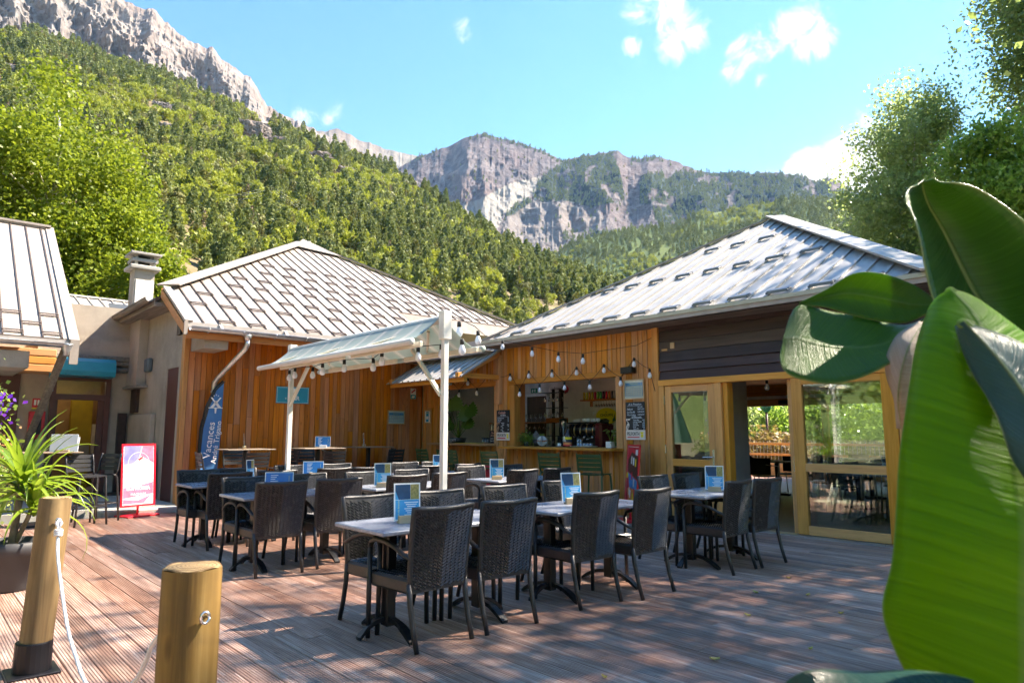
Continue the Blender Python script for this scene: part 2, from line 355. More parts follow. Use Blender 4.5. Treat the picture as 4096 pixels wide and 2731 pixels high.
while x<9.2:
    y=-1.6 if x>1.2 else 1.0
    if x<1.2:y=1.2+rng.uniform(0,.4)
    y0=y
    first=True
    while y0<13.25:
        L=rng.choice((3.6,4.2,4.8)) if not first else rng.uniform(1.8,4.8)
        first=False
        y1=min(13.27,y0+L)
        if 13.27-y1<.6:y1=13.27
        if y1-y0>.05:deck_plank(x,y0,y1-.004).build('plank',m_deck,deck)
        y0=y1
    x+=.1485;i+=1
# more of the same deck behind the camera and to the left, out of the picture, as one sheet
struct('deck_surround',MB().box(-6,-.63,-5.9,13.2,-.05,-.004).box(1.2,9.25,-5.9,-1.61,-.05,-.004).box(-.62,1.19,-5.9,1.0,-.05,-.004),m_deck)
# ---------------------------------------------------------------- roof helpers
def clip(poly,ax,lo,hi):
    for val,keep in ((lo,1),(hi,-1)):
        out=[]
        for i in range(len(poly)):
            a,b=poly[i],poly[(i+1)%len(poly)];fa=(a[ax]-val)*keep;fb=(b[ax]-val)*keep
            if fa>=0:out.append(a)
            if (fa>0>fb) or (fa<0<fb):
                t=fa/(fa-fb);out.append(tuple(a[k]+(b[k]-a[k])*t for k in (0,1)))
        poly=out
        if len(poly)<3:return []
    return poly
def span(poly,ax,val):
    ot=1-ax;r=[]
    for i in range(len(poly)):
        a,b=poly[i],poly[(i+1)%len(poly)]
        if (a[ax]-val)*(b[ax]-val)<0:r.append(a[ot]+(b[ot]-a[ot])*(val-a[ax])/(b[ax]-a[ax]))
    return sorted(r)
def seam_roof(roof,poly,zf,ax,start,step,mp,ms,nrm,sw=.026,sh=.028):
    """standing-seam sheets over a roof plane; poly in plan, seams run across axis ax"""
    lo=min(p[ax] for p in poly);hi=max(p[ax] for p in poly);k=start;seams=[]
    while k<hi:
        q=clip(poly,ax,k,k+step)
        if len(q)>=3:
            MB().prism([(p[0],p[1],zf(*p)) for p in q],Vector(nrm)*.018).build('roof_sheet',mp,roof)
        if k>lo+.02:
            r=span(poly,ax,k)
            for a,b in zip(r[::2],r[1::2]):
                pa=(k,a) if ax==0 else (a,k);pb=(k,b) if ax==0 else (b,k)
                A=Vector((*pa,zf(*pa)))+Vector(nrm)*.030;B=Vector((*pb,zf(*pb)))+Vector(nrm)*.030
                MB().beam(A,B,sw,sh,nrm).build('standing_seam',ms,roof)
        seams.append(k);k+=step
    return seams
def flashing(roof,a,b,zf,w_,mp,up=.07,name='ridge_flashing'):
    A=Vector((a[0],a[1],zf(*a)+up));B=Vector((b[0],b[1],zf(*b)+up))
    MB().beam(A,B,w_,.03).build(name,mp,roof)
# ---------------------------------------------------------------- left building (clad bar hall with hipped roof)
SL=.55
zL=lambda x,y:3.36+SL*(y-12.9)
nL=Vector((0,-SL,1)).normalized()
LB=thing('clad_building','wood clad building with beige standing seam hip roof and rendered left side','building',(6.6,16.5,0),world=True)
wallL=MB().box(3.92,9.335,13.775,13.95,-.2,3.55).build('front_wall',m_shadegap,LB)
x=3.975
while x<9.30:
    wd=rng.uniform(.088,.128);cuts=[.0]
    if rng.random()<.55:cuts.append(rng.uniform(.5,2.8))
    if rng.random()<.25:cuts.append(rng.uniform(.5,2.8))
    cuts=sorted(cuts)+[3.52];x1=min(x+wd,9.315);pr=rng.uniform(0,.004)
    for a,b in zip(cuts,cuts[1:]):
        if b-a>.08:MB().cbox(x+.0035,x1-.0035,13.752-pr,13.774,a+.002,b-.002,.003).build('plank',m_clad,wallL)
    x=x1
MB().cbox(3.885,3.972,13.735,13.90,0,3.5,.004).build('corner_board',m_trimz,LB)
# rendered west side, set back door, buttress
MB().prism([(3.905,13.93,0),(3.905,14.10,0),(3.905,14.10,2.66),(3.905,14.85,2.66),(3.905,14.85,0),(3.905,21,0),(3.905,21,3.98),(3.905,14.3,4.06),(3.905,13.93,3.85)],(.25,0,0)).build('side_wall',m_stucco,LB)
MB().box(3.92,3.98,14.10,14.85,0,2.66).build('side_door',m_brownmetal,LB)
MB().prism([(3.72,16.5,2.40),(3.72,17.9,2.48),(3.72,17.9,3.97),(3.72,16.5,3.97)],(.18,0,0)).build('buttress',m_stucco,LB)
MB().box(3.66,3.904,16.25,18.0,2.36,2.41).build('buttress_ledge',m_greywood,LB)
MB().cbox(3.80,3.903,15.45,17.3,.98,1.79,.02).build('meter_housing',m_stucco,LB)
MB().cbox(3.62,3.80,14.98,16.5,.10,1.05,.015).build('grey_cabinet',m_concrete,LB)
o=MB().box(3.60,3.78,17.32,18.3,.10,1.83).build('dark_cabinet',m_dark,LB)
MB().box(3.84,3.903,16.9,17.85,1.84,2.46).build('shutter',m_dark,LB)
MB().cbox(3.79,3.903,15.95,16.25,2.68,2.98,.03).build('wall_lamp',m_teal if False else simple('lamp_grey',(.10,.13,.15),.5),LB)
MB().box(3.86,3.91,13.99,14.22,3.28,3.5).build('vent_opening',m_blackp,LB)
MB().prism([(4.0,12.98,2.93),(4.43,12.98,2.93),(4.43,12.98,3.22),(4.0,12.98,3.10+.12)],(0,.80,0)).build('roof_beam_end',m_stucco,LB)
# roof
polyL=[(3.65,12.88),(9.28,12.88),(9.28,14.9),(13.5,14.9),(9.0,20.1),(3.65,14.45)]
roofL=MB().prism([(x_,y_,zL(x_,y_)-.03) for x_,y_ in polyL],(0,0,-.10)).build('roof',m_orange,LB)
ks=seam_roof(roofL,polyL,zL,0,3.65,.288,m_roofL,m_seam,nL)
for r_,sdist in enumerate((.06,.95,1.62,2.45,3.10,3.85,4.6)):
    yy=12.88+sdist/1.141
    for i_ in range(1,len(ks)-1):
        if (i_+r_)%2==0 and r_ in(0,2,4,6) or (i_+r_)%2==0 and r_ in (1,3,5):
            xa,xb=ks[i_],ks[i_]+.288
            if xb>9.2 and yy<15.0:continue
            if yy>14.45+(xa-3.65)*1.056-.35 or yy>20.1-(xb-9.0)*1.156-.5:continue
            b=MB()
            for dd,hh in ((0,.022),(.045,.034)):
                b.beam((xa-.01,yy+dd,zL(xa,yy+dd)+hh+.03),(xb+.01,yy+dd,zL(xb,yy+dd)+hh+.03),.03,.014,nL)
            b.box(xa-.012,xa+.012,yy-.02,yy+.08,zL(xa,yy)+.02,zL(xa,yy)+.065).box(xb-.012,xb+.012,yy-.02,yy+.08,zL(xa,yy)+.02,zL(xa,yy)+.065)
            b.build('snow_guard',m_guard,roofL)
flashing(roofL,(3.72,14.5),(9.0,20.08),zL,.46,m_roofL)
flashing(roofL,(13.5,14.95),(9.0,20.08),zL,.30,m_roofL)
MB().prism([(8.35,19.25,zL(8.35,19.25)+.10),(9.75,19.0,zL(9.7,19.0)+.10),(9.0,20.12,zL(9,20.12)+.12)],(0,0,.02)).build('ridge_cap',m_roofL,roofL)
MB().beam((3.68,12.86,zL(0,12.86)+.035),(3.68,14.45,zL(0,14.45)+.035),.13,.05,nL).build('verge_flashing',m_roofL,roofL)
MB().prism([(3.60,12.86,zL(0,12.86)-.02),(3.60,14.5,zL(0,14.5)-.02),(3.60,14.5,zL(0,14.5)-.20),(3.60,12.86,zL(0,12.86)-.20)],(.03,0,0)).build('barge_board',m_orange,roofL)
MB().box(3.60,3.66,12.83,12.87,3.13,3.38).build('barge_end_plate',m_roofL,roofL)
# other three slopes, closing the roof
MB().prism([(3.5,14.5,4.02),(9.0,20.1,7.29),(9.0,24,7.29),(3.5,28,4.02)],(0,0,-.08)).build('west_slope',m_greywood,roofL)
MB().prism([(13.5,14.9,4.42),(9.0,20.1,7.29),(9.0,24,7.29),(14.5,28,4.3)],(0,0,-.08)).build('east_slope',m_roofL,roofL)
MB().box(3.66,9.28,12.868,12.89,3.24,3.372).build('eave_fascia',m_fascia,roofL)
MB().box(3.66,9.28,12.90,12.94,3.08,3.20).build('eave_board',m_orange,roofL)
MB().box(9.26,13.5,14.86,14.895,4.12,4.44).build('upper_eave_fascia',m_fascia,roofL)
MB().box(9.26,9.29,12.9,14.87,3.05,3.36).build('step_fascia',m_fascia,roofL)
def half_gutter(a,b,r,n=8):
    a=Vector(a);b=Vector(b);d=(b-a).normalized();s_=d.cross(Vector((0,0,1))).normalized();mb=MB();P=[]
    for p in (a,b):
        row=[p+s_*r*math.cos(math.pi*k/n)-Vector((0,0,1))*r*math.sin(math.pi*k/n) for k in range(n+1)]
        row+=[p+s_*(r-.006)*math.cos(math.pi*k/n)-Vector((0,0,1))*(r-.006)*math.sin(math.pi*k/n) for k in range(n,-1,-1)]
        row.append(row[0]);P.append(row)
    return mb.grid(P).tube([a+s_*r,b+s_*r],.009,6).tube([a-s_*r,b-s_*r],.009,6)
gl=half_gutter((3.69,12.79,3.27),(9.26,12.79,3.25),.075).build('gutter',m_zinc,LB,True)
for k in range(9):
    xx=4.0+k*.62;MB().tube([(xx,12.79+.08*math.cos(a),3.262-.08*math.sin(a)) for a in [math.pi*j/8 for j in range(9)]],.011,5).build('gutter_bracket',m_zinc,gl,True)
    if k%2==0:MB().beam((xx+.25,12.77,3.275),(xx+.23,12.87,3.372),.05,.004).build('gutter_strap',simple('strap_white',(.8,.8,.8),.3,.6) if k==0 else bpy.data.materials['strap_white'],gl)
MB().lathe([(.075,0),(.085,-.02),(.045,-.13)],(4.72,12.80,3.22),12).tube([(4.72,12.80,3.12),(4.72,12.81,3.03),(4.70,12.86,2.95),(4.47,13.55,2.44),(4.44,13.65,2.36),(4.44,13.66,2.25),(4.44,13.66,0)],.048,12).build('downpipe',m_zinc,LB,True)
MB().lathe([(.052,0),(.064,.005),(.064,.03),(.052,.035)],(4.44,13.66,2.16),12).build('downpipe_collar',m_zinc,LB,True)
half_gutter((3.42,14.55,4.02),(3.42,27,3.92),.085).build('side_gutter',m_greywood,LB,True)
MB().box(3.5,3.9,14.5,27,3.86,3.94).build('side_soffit',m_greywood,LB)
# white low roof between the two buildings
wl=thing('link_roof','small bright white sheet roof between the two buildings','roof',(11,13.5,0),world=True)
for k in range(8):
    y_=11.0+k*.49;gz=k in (1,2,3)
    if gz:MB().prism([(9.75,y_,3.42),(9.75,y_+.485,3.42),(11.7,y_+.485,3.73),(11.7,y_,3.73)],(0,0,.008)).build('added_skylight_pane',m_glass,wl)  # unseen skylight, added to bring daylight into the left hatch
    x0_=11.7 if gz else 9.75;z0_=3.42+(x0_-9.75)*.16
    MB().prism([(x0_,y_,z0_),(x0_,y_+.485,z0_),(14,y_+.485,4.1),(14,y_,4.1)],(0,0,.03)).build('roof_sheet',m_roofW,wl)
MB().box(9.30,9.75,11.0,14.88,3.12,3.40).build('grey_upstand',m_fasciaR,wl)
# ---------------------------------------------------------------- right building (bar and dining room)
RB=thing('bar_building','honey coloured bar building with serving hatches, glazed doors and grey seam pyramid roof','building',(13.5,7,0),world=True)
zR=lambda x,y:3.24+SL*(x-8.85)
nR=Vector((-SL,0,1)).normalized()
XW=9.32
wallR=MB().box(9.345,9.40,6.83,7.74,-.1,3.3).box(9.345,9.40,10.41,11.03,-.1,3.3).box(9.345,9.40,12.95,13.76,-.1,3.3).box(9.345,9.40,7.74,10.41,-.1,1.08).box(9.345,9.40,7.74,10.41,2.42,3.3).box(9.345,9.40,11.03,12.95,-.1,1.13).box(9.345,9.40,11.03,12.95,2.40,3.3).build('bar_wall',m_shadegap,RB)
y=6.93
while y<13.72:
    wd=rng.uniform(.095,.135);y1=min(y+wd,13.74);c=(y+y1)/2
    if 7.70<c<10.45:parts=[(0,1.085),(2.43,3.30)]
    elif 11.0<c<12.98:parts=[(0,1.13),(2.40,3.30)]
    else:parts=[(0,3.30)]
    pr=rng.uniform(0,.005)
    for a,b in parts:
        MB().cbox(XW-pr,9.344,y+.0035,y1-.0035,a,b,.003).build('plank',m_bar,wallR)
        if rng.random()<.7 and y1<13.7:MB().cbox(XW-.017,XW-.002,y1-.014,y1+.014,a,b,.002).build('cover_strip',m_bar,wallR)
    y=y1
MB().cbox(9.26,9.40,6.80,6.925,0,3.28,.006).build('corner_post',m_trimz,RB)
def hatch(name,y0,y1,z0,z1,sill0,sill1):
    h=MB().cbox(9.27,9.36,sill0+.02,y0,z1,z1+.11,.004).build(name,m_trim,RB) if False else None
    h=MB().cbox(9.285,9.42,y0-.17,y1+.16,z1,z1+.105,.005).build(name,m_trim,RB)
    MB().cbox(9.295,9.46,y0-.14,y0-.002,z0-.05,z1-.002,.004).build('jamb',m_trimz,h)
    MB().cbox(9.295,9.46,y1+.002,y1+.15,z0-.05,z1-.002,.004).build('jamb',m_trimz,h)
    MB().cbox(8.98,9.72,sill0,sill1,z0-.045,z0,.006).build('counter',m_trim,h)
    return h
hatch('hatch_frame',7.75,10.40,1.13,2.37,7.60,10.55)
hatch('hatch_frame',11.05,12.93,1.17,2.37,10.98,13.05)
# bar room behind the hatches
MB().box(11.70,11.8,6.95,14.0,-.05,3.2).build('bar_back_wall',m_inwall,RB)
MB().box(9.41,11.69,6.90,6.98,-.05,3.2).build('bar_side_wall',m_inwall,RB);MB().box(9.41,11.69,13.78,13.9,-.05,3.2).build('bar_side_wall',m_inwall,RB)
MB().box(9.41,11.7,6.99,11.4,2.62,2.66).box(9.41,11.7,13.0,13.77,2.62,2.66).box(9.41,9.9,11.4,13.0,2.62,2.66).build('bar_ceiling',m_ceil,RB)
MB().box(9.88,9.9,11.4,13,2.66,3.4).box(9.88,11.7,11.38,11.4,2.66,3.4).box(9.88,11.7,13.0,13.02,2.66,3.4).build('added_skylight_shaft',m_ceil,RB)  # shaft under the added skylight; the ceiling is left open for it
MB().box(9.41,11.69,6.99,13.77,-.1,0).build('bar_floor',m_concrete,RB)
MB().box(11.64,11.69,11.85,12.55,0,2.28).build('inner_door',wood('brown_door_wood',(.10,.055,.03),(.17,.10,.06),(.22,.13,.08),'Z',.4,.05,.7,.1,.05),RB)
MB().box(11.62,11.69,11.80,11.85,0,2.33).box(11.62,11.69,12.55,12.60,0,2.33).box(11.62,11.69,11.80,12.6,2.28,2.34).build('inner_door_frame',m_ceil,RB)
MB().cbox(9.47,9.62,10.43,10.92,1.13,2.6,.004).build('inner_post',m_clad,RB)
MB().box(9.75,10.3,7.0,10.42,.05,1.06).build('back_counter',m_trim,RB)
MB().box(10.35,11.0,7.0,13.7,.0,.92).build('work_counter',m_clad,RB)
# dark boards over the doors
zb=[2.255,2.40,2.545,2.715,2.885,3.06,3.26]
for i_ in range(6):
    t_=.03 if i_<3 else .012
    MB().prism([(9.30-t_,2.6,zb[i_]),(9.30-t_+.0,2.6,zb[i_]),(9.31,2.6,zb[i_+1]-.005),(9.34,2.6,zb[i_+1]-.005),(9.34,2.6,zb[i_])] if False else [(9.305-t_,2.6,zb[i_]),(9.305,2.6,zb[i_+1]-.004),(9.345,2.6,zb[i_+1]-.004),(9.345,2.6,zb[i_])],(0,6.80-2.6,0)).build('dark_board',m_dark if i_!=3 else wood('brown_board',(.045,.030,.026),(.075,.052,.042),(.11,.075,.055),'Y',.6,.1,.6,.3,.2),RB)
MB().box(9.35,9.5,2.6,6.8,2.255,3.3).build('lintel_wall',m_shadegap,RB)
for a_,b_,z0_,z1_ in ((6.63,6.74,2.73,2.765),(6.49,6.57,2.755,2.855)):
    MB().cbox(9.278,9.300,a_,b_,z0_,z1_,.004).build('fixing_scar',m_block,RB)
# door frames
fr=MB().cbox(9.24,9.40,2.9,6.80,2.155,2.25,.004).build('door_lintel',m_larchy,RB)
MB().cbox(9.25,9.39,6.70,6.798,.02,2.153,.004).build('frame_post',m_larch,fr)
MB().cbox(9.25,9.39,5.655,5.77,.02,2.153,.004).build('frame_post',m_larch,fr)
MB().cbox(9.30,9.46,5.575,5.653,.02,2.153,.004).build('frame_post',m_larch,fr)
MB().cbox(9.26,9.39,3.02,3.20,.02,2.153,.004).build('frame_post',m_larch,fr)
MB().box(9.245,9.41,2.9,6.8,-.02,.022).build('threshold',m_alu,fr)
MB().box(9.19,9.244,2.9,4.45,-.02,.03).build('sliding_track',m_alu,fr)
MB().box(9.27,9.42,2.5,3.02,0,3.2).build('end_panel',m_dark,RB)
def leaf(name,y0,y1,x0,x1,z0,z1,sl,sr,bot,mid,top,mats=(m_larch,m_larchy)):
    """glazed door: stiles at each end, three rails, two panes (y1 is the left edge seen from the terrace)"""
    r=MB().cbox(x0,x1,y0,y0+sr,z0,z1,.004).build(name,mats[0],RB)
    MB().cbox(x0,x1,y1-sl,y1,z0,z1,.004).build('stile',mats[0],r)
    xi0,xi1=x0+.004,x1-.004
    for a,b in ((z0,z0+bot),(mid-.055,mid+.055),(z1-top,z1)):MB().cbox(xi0,xi1,y0+sr,y1-sl,a,b,.003).build('rail',mats[1],r)
    xm=(x0+x1)/2
    for a,b in ((z0+bot,mid-.055),(mid+.055,z1-top)):MB().box(xm-.003,xm+.003,y0+sr-.005,y1-sl+.005,a-.005,b+.005).build('pane',m_glass,r)
    return r
dl=leaf('hinged_door',5.775,6.695,9.275,9.345,.03,2.15,.115,.13,.11,.93,.105)
MB().cbox(9.262,9.274,5.81,5.85,.86,1.14,.003).tube([(9.262,5.83,1.03),(9.225,5.83,1.03),(9.222,5.85,1.03),(9.222,5.99,1.025)],.010,8).build('door_handle',m_handle,dl)
for z_ in (1.07,1.85):MB().tube([(9.262,6.70,z_),(9.262,6.70,z_+.14)],.011,8).build('hinge',m_handle,dl)
leaf('sliding_door',3.22,4.665,9.36,9.43,.03,2.14,.12,.14,.11,.93,.09)
ds=leaf('fixed_glazed_panel',3.21,4.56,9.255,9.33,.035,2.15,.15,.17,.12,.928,.09)
MB().box(9.35,9.359,4.57,4.62,.86,1.06).build('pull_handle',m_handle,ds)
# dining room
MB().box(9.46,18.9,2.6,6.9,-.06,.012).box(11.8,18.9,6.9,11,-.06,.012).build('dining_floor',m_infloor,RB)
MB().box(9.48,10.62,6.0,6.12,.015,2.7).build('partition_wall',m_ingrey,RB)
MB().box(9.46,18.9,2.62,2.7,.015,3.0).build('south_wall',m_inwall,RB)
MB().box(11.8,18.9,10.95,11.05,.015,3.0).build('north_wall',m_inwall,RB)
for k in range(22):MB().box(9.5+k*.427,9.5+k*.427+.42,2.7,6.88,2.76,2.79).build('ceiling_board',m_trim,RB)
for k in range(16):MB().box(11.85+k*.44,11.85+k*.44+.434,6.99,10.94,2.76,2.79).build('ceiling_board',m_trim,RB)
MB().box(18.8,18.95,2.7,10.95,2.45,2.76).build('back_header',m_trim,RB)
MB().box(18.72,18.80,2.7,10.95,2.36,2.45).build('back_beam',m_ceil,RB)
MB().box(18.78,18.92,2.7,10.95,2.16,2.36).build('back_lintel',m_larchy,RB)
for y_ in (3.0,5.6,8.35,10.85):MB().cbox(18.78,18.92,y_-.08,y_+.08,.012,2.16,.004).build('back_post',m_larch,RB)
MB().cbox(18.72,18.78,9.35,9.62,2.2,2.32,.01).build('black_sensor',m_blackp,RB)
# roof, west slope in sheets, other slopes plain
AP=(14.0,7.05)
polyR=[(8.85,2.55),(AP[0],AP[1]),(8.85,10.85)]
zAp=zR(*AP)
roofR=MB().prism([(x_,y_,zR(x_,y_)-.03) for x_,y_ in polyR],(0,0,-.08)).build('roof',m_greywood,RB)
ks=seam_roof(roofR,polyR,zR,1,2.55,.30,m_roofR,m_roofR,nR,.042,.032)
for (c_,off) in ((.10,0),(1.85,1),(3.35,0)):
    for i_ in range(1,len(ks)-1):
        if (i_+off)%2:continue
        xx=8.85+c_;ya=ks[i_]+.03;yb=ya+.24
        lim=min(2.55+(xx-8.85)*.874,0)
        if ya<2.55+(xx+.3-8.85)*.874 or yb>10.85-(xx+.3-8.85)*.738:continue
        b=MB();A=Vector((xx,(ya+yb)/2,zR(xx,0)))
        b.m=Matrix.Translation(A)@Matrix.Rotation(-math.atan(SL),4,'Y')
        b.prism([(-.05,-.15,.05),(.06,-.15,.05),(.075,-.15,.075),(-.03,-.15,.085)],(0,.30,0)).box(-.05,.07,-.165,-.145,.0,.07).box(-.05,.07,.145,.165,.0,.07)
        b.build('snow_guard',m_guardR,roofR)
flashing(roofR,(8.8,10.90),AP,zR,.22,m_fasciaR,.06);flashing(roofR,(8.8,2.5),AP,zR,.40,m_roofR,.06)
MB().prism([(8.85,10.85,3.24),(AP[0],AP[1],zAp),(19.2,10.85,3.24)],(0,0,-.05)).build('north_slope',m_roofR,roofR)
MB().prism([(8.85,2.55,3.24),(19.2,2.55,3.24),(AP[0],AP[1],zAp)],(0,0,-.05)).build('south_slope',m_roofR,roofR)
MB().prism([(19.2,2.55,3.24),(19.2,10.85,3.24),(AP[0],AP[1],zAp)],(0,0,-.05)).build('east_slope',m_roofR,roofR)
MB().box(8.80,8.845,2.5,10.88,3.14,3.245).build('eave_fascia',m_fasciaR,roofR)
MB().box(8.78,8.80,2.48,10.9,3.205,3.262).build('drip_edge',simple('drip_edge_metal',(.42,.42,.36),.4,.3),roofR)
MB().box(8.85,9.34,2.5,10.88,3.13,3.15).build('soffit',m_greywood,roofR)
MB().box(8.80,9.32,2.47,2.50,3.0,3.25).build('end_fascia',m_fasciaR,roofR)
# ---------------------------------------------------------------- lean-to roof over the small hatch
LT=thing('lean_to_roof','small lean-to of grey ribbed sheet on timber brackets over the left hatch','roof',(8.8,12.2,0),world=True)
zT=lambda x_:2.50+(x_-8.2)*.58
for k in range(12):
    y_=10.72+k*.232
    MB().prism([(8.16,y_,zT(8.16)),(8.16,y_+.229,zT(8.16)),(9.32,y_+.229,zT(9.32)),(9.32,y_,zT(9.32))],(-.009,0,.016)).build('ribbed_sheet',m_roofR,LT)
    MB().beam((8.15,y_,zT(8.15)+.03),(9.31,y_,zT(9.31)+.03),.05,.035,(-.5,0,.86)).build('sheet_rib',m_roofR,LT)
MB().cbox(8.22,8.31,10.70,13.45,2.40,2.485,.005).build('front_beam',m_trim,LT)
for y_ in (10.83,13.30):
    MB().cbox(8.14,9.315,y_-.05,y_+.05,2.485+.0,2.585,.005).build('tie_beam',m_trimx,LT)
    MB().beam((8.30,y_,2.56),(9.25,y_,zT(9.25)-.07),.09,.09,b0=.005).build('rafter',m_trimx,LT)
    MB().cbox(9.20,9.30,y_-.055,y_+.055,1.98,3.0,.005).build('bracket_post',m_trimz,LT)
MB().box(8.8,9.3,10.9,14.8,3.02,3.10).build('top_flashing',m_fasciaR,LT)
# ---------------------------------------------------------------- far left building with entrance
FL=thing('entrance_building','rendered building with steep beige seam roof and maroon entrance door','building',(1,17,0),world=True)
MB().box(-4,2.30,17.4,17.6,-.1,4.2).box(3.42,3.9,17.4,17.6,-.1,4.2).box(2.30,3.42,17.4,17.6,2.60,4.2).build('wall',m_stucco,FL)
MB().box(2.0,3.9,17.28,17.395,3.08,3.45).build('wall_beam',m_stucco,FL)
MB().cbox(2.2,3.88,17.22,17.39,2.98,3.08,.01).build('timber_lintel',m_greywood,FL)
for z_ in (2.78,2.93):MB().tube([(3.44,17.3,z_),(3.89,17.3,z_)],.065,8).build('log_end',m_greywood,FL)
MB().cbox(1.18,1.62,14.98,17.3,2.55,2.86,.01).build('roof_beam_end',m_stucco,FL)
for i_,z_ in enumerate((2.62,2.78,2.94)):MB().cbox(-3,2.25,16.6,17.39,z_,z_+.14,.01).build('eave_timber',m_trimx,FL)
ef=MB().box(2.30,2.40,17.33,17.47,.1,2.6).box(3.32,3.42,17.33,17.47,.1,2.6).box(2.4,3.32,17.33,17.47,2.52,2.6).box(2.4,3.32,17.33,17.47,2.10,2.22).box(2.4,3.32,17.3,17.47,.1,.16).build('entrance_frame',m_brownmetal,FL)
MB().box(2.4,3.32,17.39,17.40,2.22,2.52).build('pane',m_glassl,ef)
MB().box(2.4,2.45,17.39,17.44,.16,2.1).box(3.2,3.32,17.39,17.44,.16,2.1).build('door_edge',m_brownmetal,ef)
MB().box(1.36,1.76,17.35,17.40,.1,2.6).box(-2,1.36,17.35,17.40,.1,2.6).build('maroon_shutter',m_brownmetal,FL)
# lobby
m_yel=simple('yellow_paint',(.50,.36,.03),.6);m_tan=simple('tan_door_paint',(.40,.24,.10),.5)
MB().box(2.0,3.9,20.0,20.1,0,3).box(1.95,2.05,17.6,20,0,3).box(3.85,3.9,17.6,20,0,3).build('lobby_wall',m_tan,FL)
MB().box(2.45,3.0,19.5,19.6,.1,2.0).build('lobby_door',m_tan,FL)
MB().box(3.02,3.45,19.3,19.55,.1,2.3).build('yellow_panel',m_yel,FL)
MB().box(3.1,3.42,19.2,19.29,.75,1.1).build('grey_tile',m_ingrey,FL)
MB().box(3.46,3.75,19.2,19.29,.9,1.6).build('beige_panel',m_inwall,FL)
MB().box(2.0,3.9,17.6,20,2.75,2.8).build('lobby_ceiling',m_dark,FL)
m_lit=simple('lit_ceiling_panel',(.9,.85,.75),.5,Emission_Color=(1,.86,.62),Emission_Strength=1.1)
for y_ in (18.2,19.1):MB().box(2.5,3.2,y_,y_+.3,2.72,2.745).build('ceiling_light',m_lit,FL)
MB().box(2.3,3.7,16.4,17.2,.101,.115).build('door_mat',m_blackp,FL)
zF=lambda x_,y_:3.12+.69*(y_-15.0)
nF=Vector((0,-.69,1)).normalized()
polyF=[(-6,15.0),(2.22,15.0),(2.22,19.6),(-6,19.6)]
roofF=MB().prism([(x_,y_,zF(x_,y_)-.03) for x_,y_ in polyF],(0,0,-.12)).build('roof',m_orange,FL)
ks=seam_roof(roofF,polyF,zF,0,-6,.2998,m_roofL,m_seam,nF)
for r_,yy in enumerate((15.05,15.35,15.68)):
    for i_ in range(12,len(ks)-1):
        if (i_+r_)%2:continue
        xa,xb=ks[i_],ks[i_]+.2998
        b=MB()
        for dd,hh in ((0,.022),(.045,.034)):b.beam((xa-.01,yy+dd,zF(xa,yy+dd)+hh+.03),(xb+.01,yy+dd,zF(xb,yy+dd)+hh+.03),.03,.014,nF)
        b.build('snow_guard',m_guard,roofF)
MB().beam((2.28,14.93,zF(0,14.93)+.02),(2.28,19.65,zF(0,19.65)+.02),.17,.07,nF).build('verge_flashing',m_roofL,roofF)
MB().box(2.22,2.36,14.9,14.96,2.66,3.12).build('verge_end',m_roofL,roofF)
MB().beam((-6,19.62,zF(0,19.62)+.06),(2.3,19.62,zF(0,19.62)+.06),.24,.05).build('ridge_flashing',m_roofL,roofF)
MB().prism([(-6,19.6,zF(0,19.6)),(2.22,19.6,zF(0,19.6)),(2.22,24,3.2),(-6,24,3.2)],(0,0,-.05)).build('rear_slope',m_roofL,roofF)
MB().box(-6,2.2,14.97,14.99,2.97,3.11).build('eave_fascia',m_fascia,roofF)
gf=half_gutter((-6,14.88,3.05),(2.2,14.88,3.03),.08).build('gutter',m_zinc,FL,True)
MB().lathe([(.11,0),(.11,-.03),(.045,-.16),(.045,-.22)],(2.16,14.90,3.03),12).build('gutter_outlet',m_zinc,gf,True)
MB().beam((2.17,15.05,2.95),(1.93,17.35,1.05),.10,.15,b0=.008).build('brace',m_greywood,FL)
# low bright roof behind, chimney and roof window
LR=thing('rear_roof','low white sheet roof behind the entrance, with a roof window','roof',(3.5,20,0),world=True)
zQ=lambda y_:3.85+(y_-18.6)*.36
for k in range(13):
    x_=.9+k*.30
    MB().prism([(x_,18.5,zQ(18.5)),(x_+.292,18.5,zQ(18.5)),(x_+.292,22.2,zQ(22.2)),(x_,22.2,zQ(22.2))],(0,0,.02)).build('roof_sheet',m_roofW,LR)
    MB().beam((x_,18.5,zQ(18.5)+.03),(x_,22.2,zQ(22.2)+.03),.03,.05).build('standing_seam',m_roofL,LR)
MB().beam((.8,22.2,zQ(22.2)+.05),(5,22.2,zQ(22.2)+.05),.2,.05).build('ridge_flashing',m_roofW,LR)
MB().beam((.9,18.45,zQ(18.5)-.06),(4.9,18.45,zQ(18.5)-.06),.06,.14).build('eave_timber',m_greywood,LR)
MB().prism([(3.75,19.2,zQ(19.2)+.08),(4.25,19.2,zQ(19.2)+.08),(4.25,20.1,zQ(20.1)+.30),(3.75,20.1,zQ(20.1)+.30)],(0,0,.06)).build('roof_window',simple('roof_window_grey',(.07,.075,.08),.3),LR)
CH_=thing('chimney','square rendered chimney with white band and layered concrete cap behind the clad building','chimney',(4.1,18.2,0),world=True)
MB().box(3.86,4.30,18.0,18.44,3.2,5.30).build('stack',m_stucco,CH_)
MB().box(3.90,4.295,17.985,17.999,3.9,5.05).build('white_band',m_stuccow,CH_)
MB().cbox(3.74,4.42,17.91,18.59,5.30,5.40,.02).build('cap_slab',m_concrete,CH_)
MB().prism([(3.80,17.97,5.50),(4.36,17.97,5.50),(4.36,18.53,5.50),(3.80,18.53,5.50)],(0,0,.07)).build('cap_slab',m_concrete,CH_)
MB().cbox(3.74,4.42,17.91,18.59,5.66,5.72,.01).build('cap_slab',m_concrete,CH_)
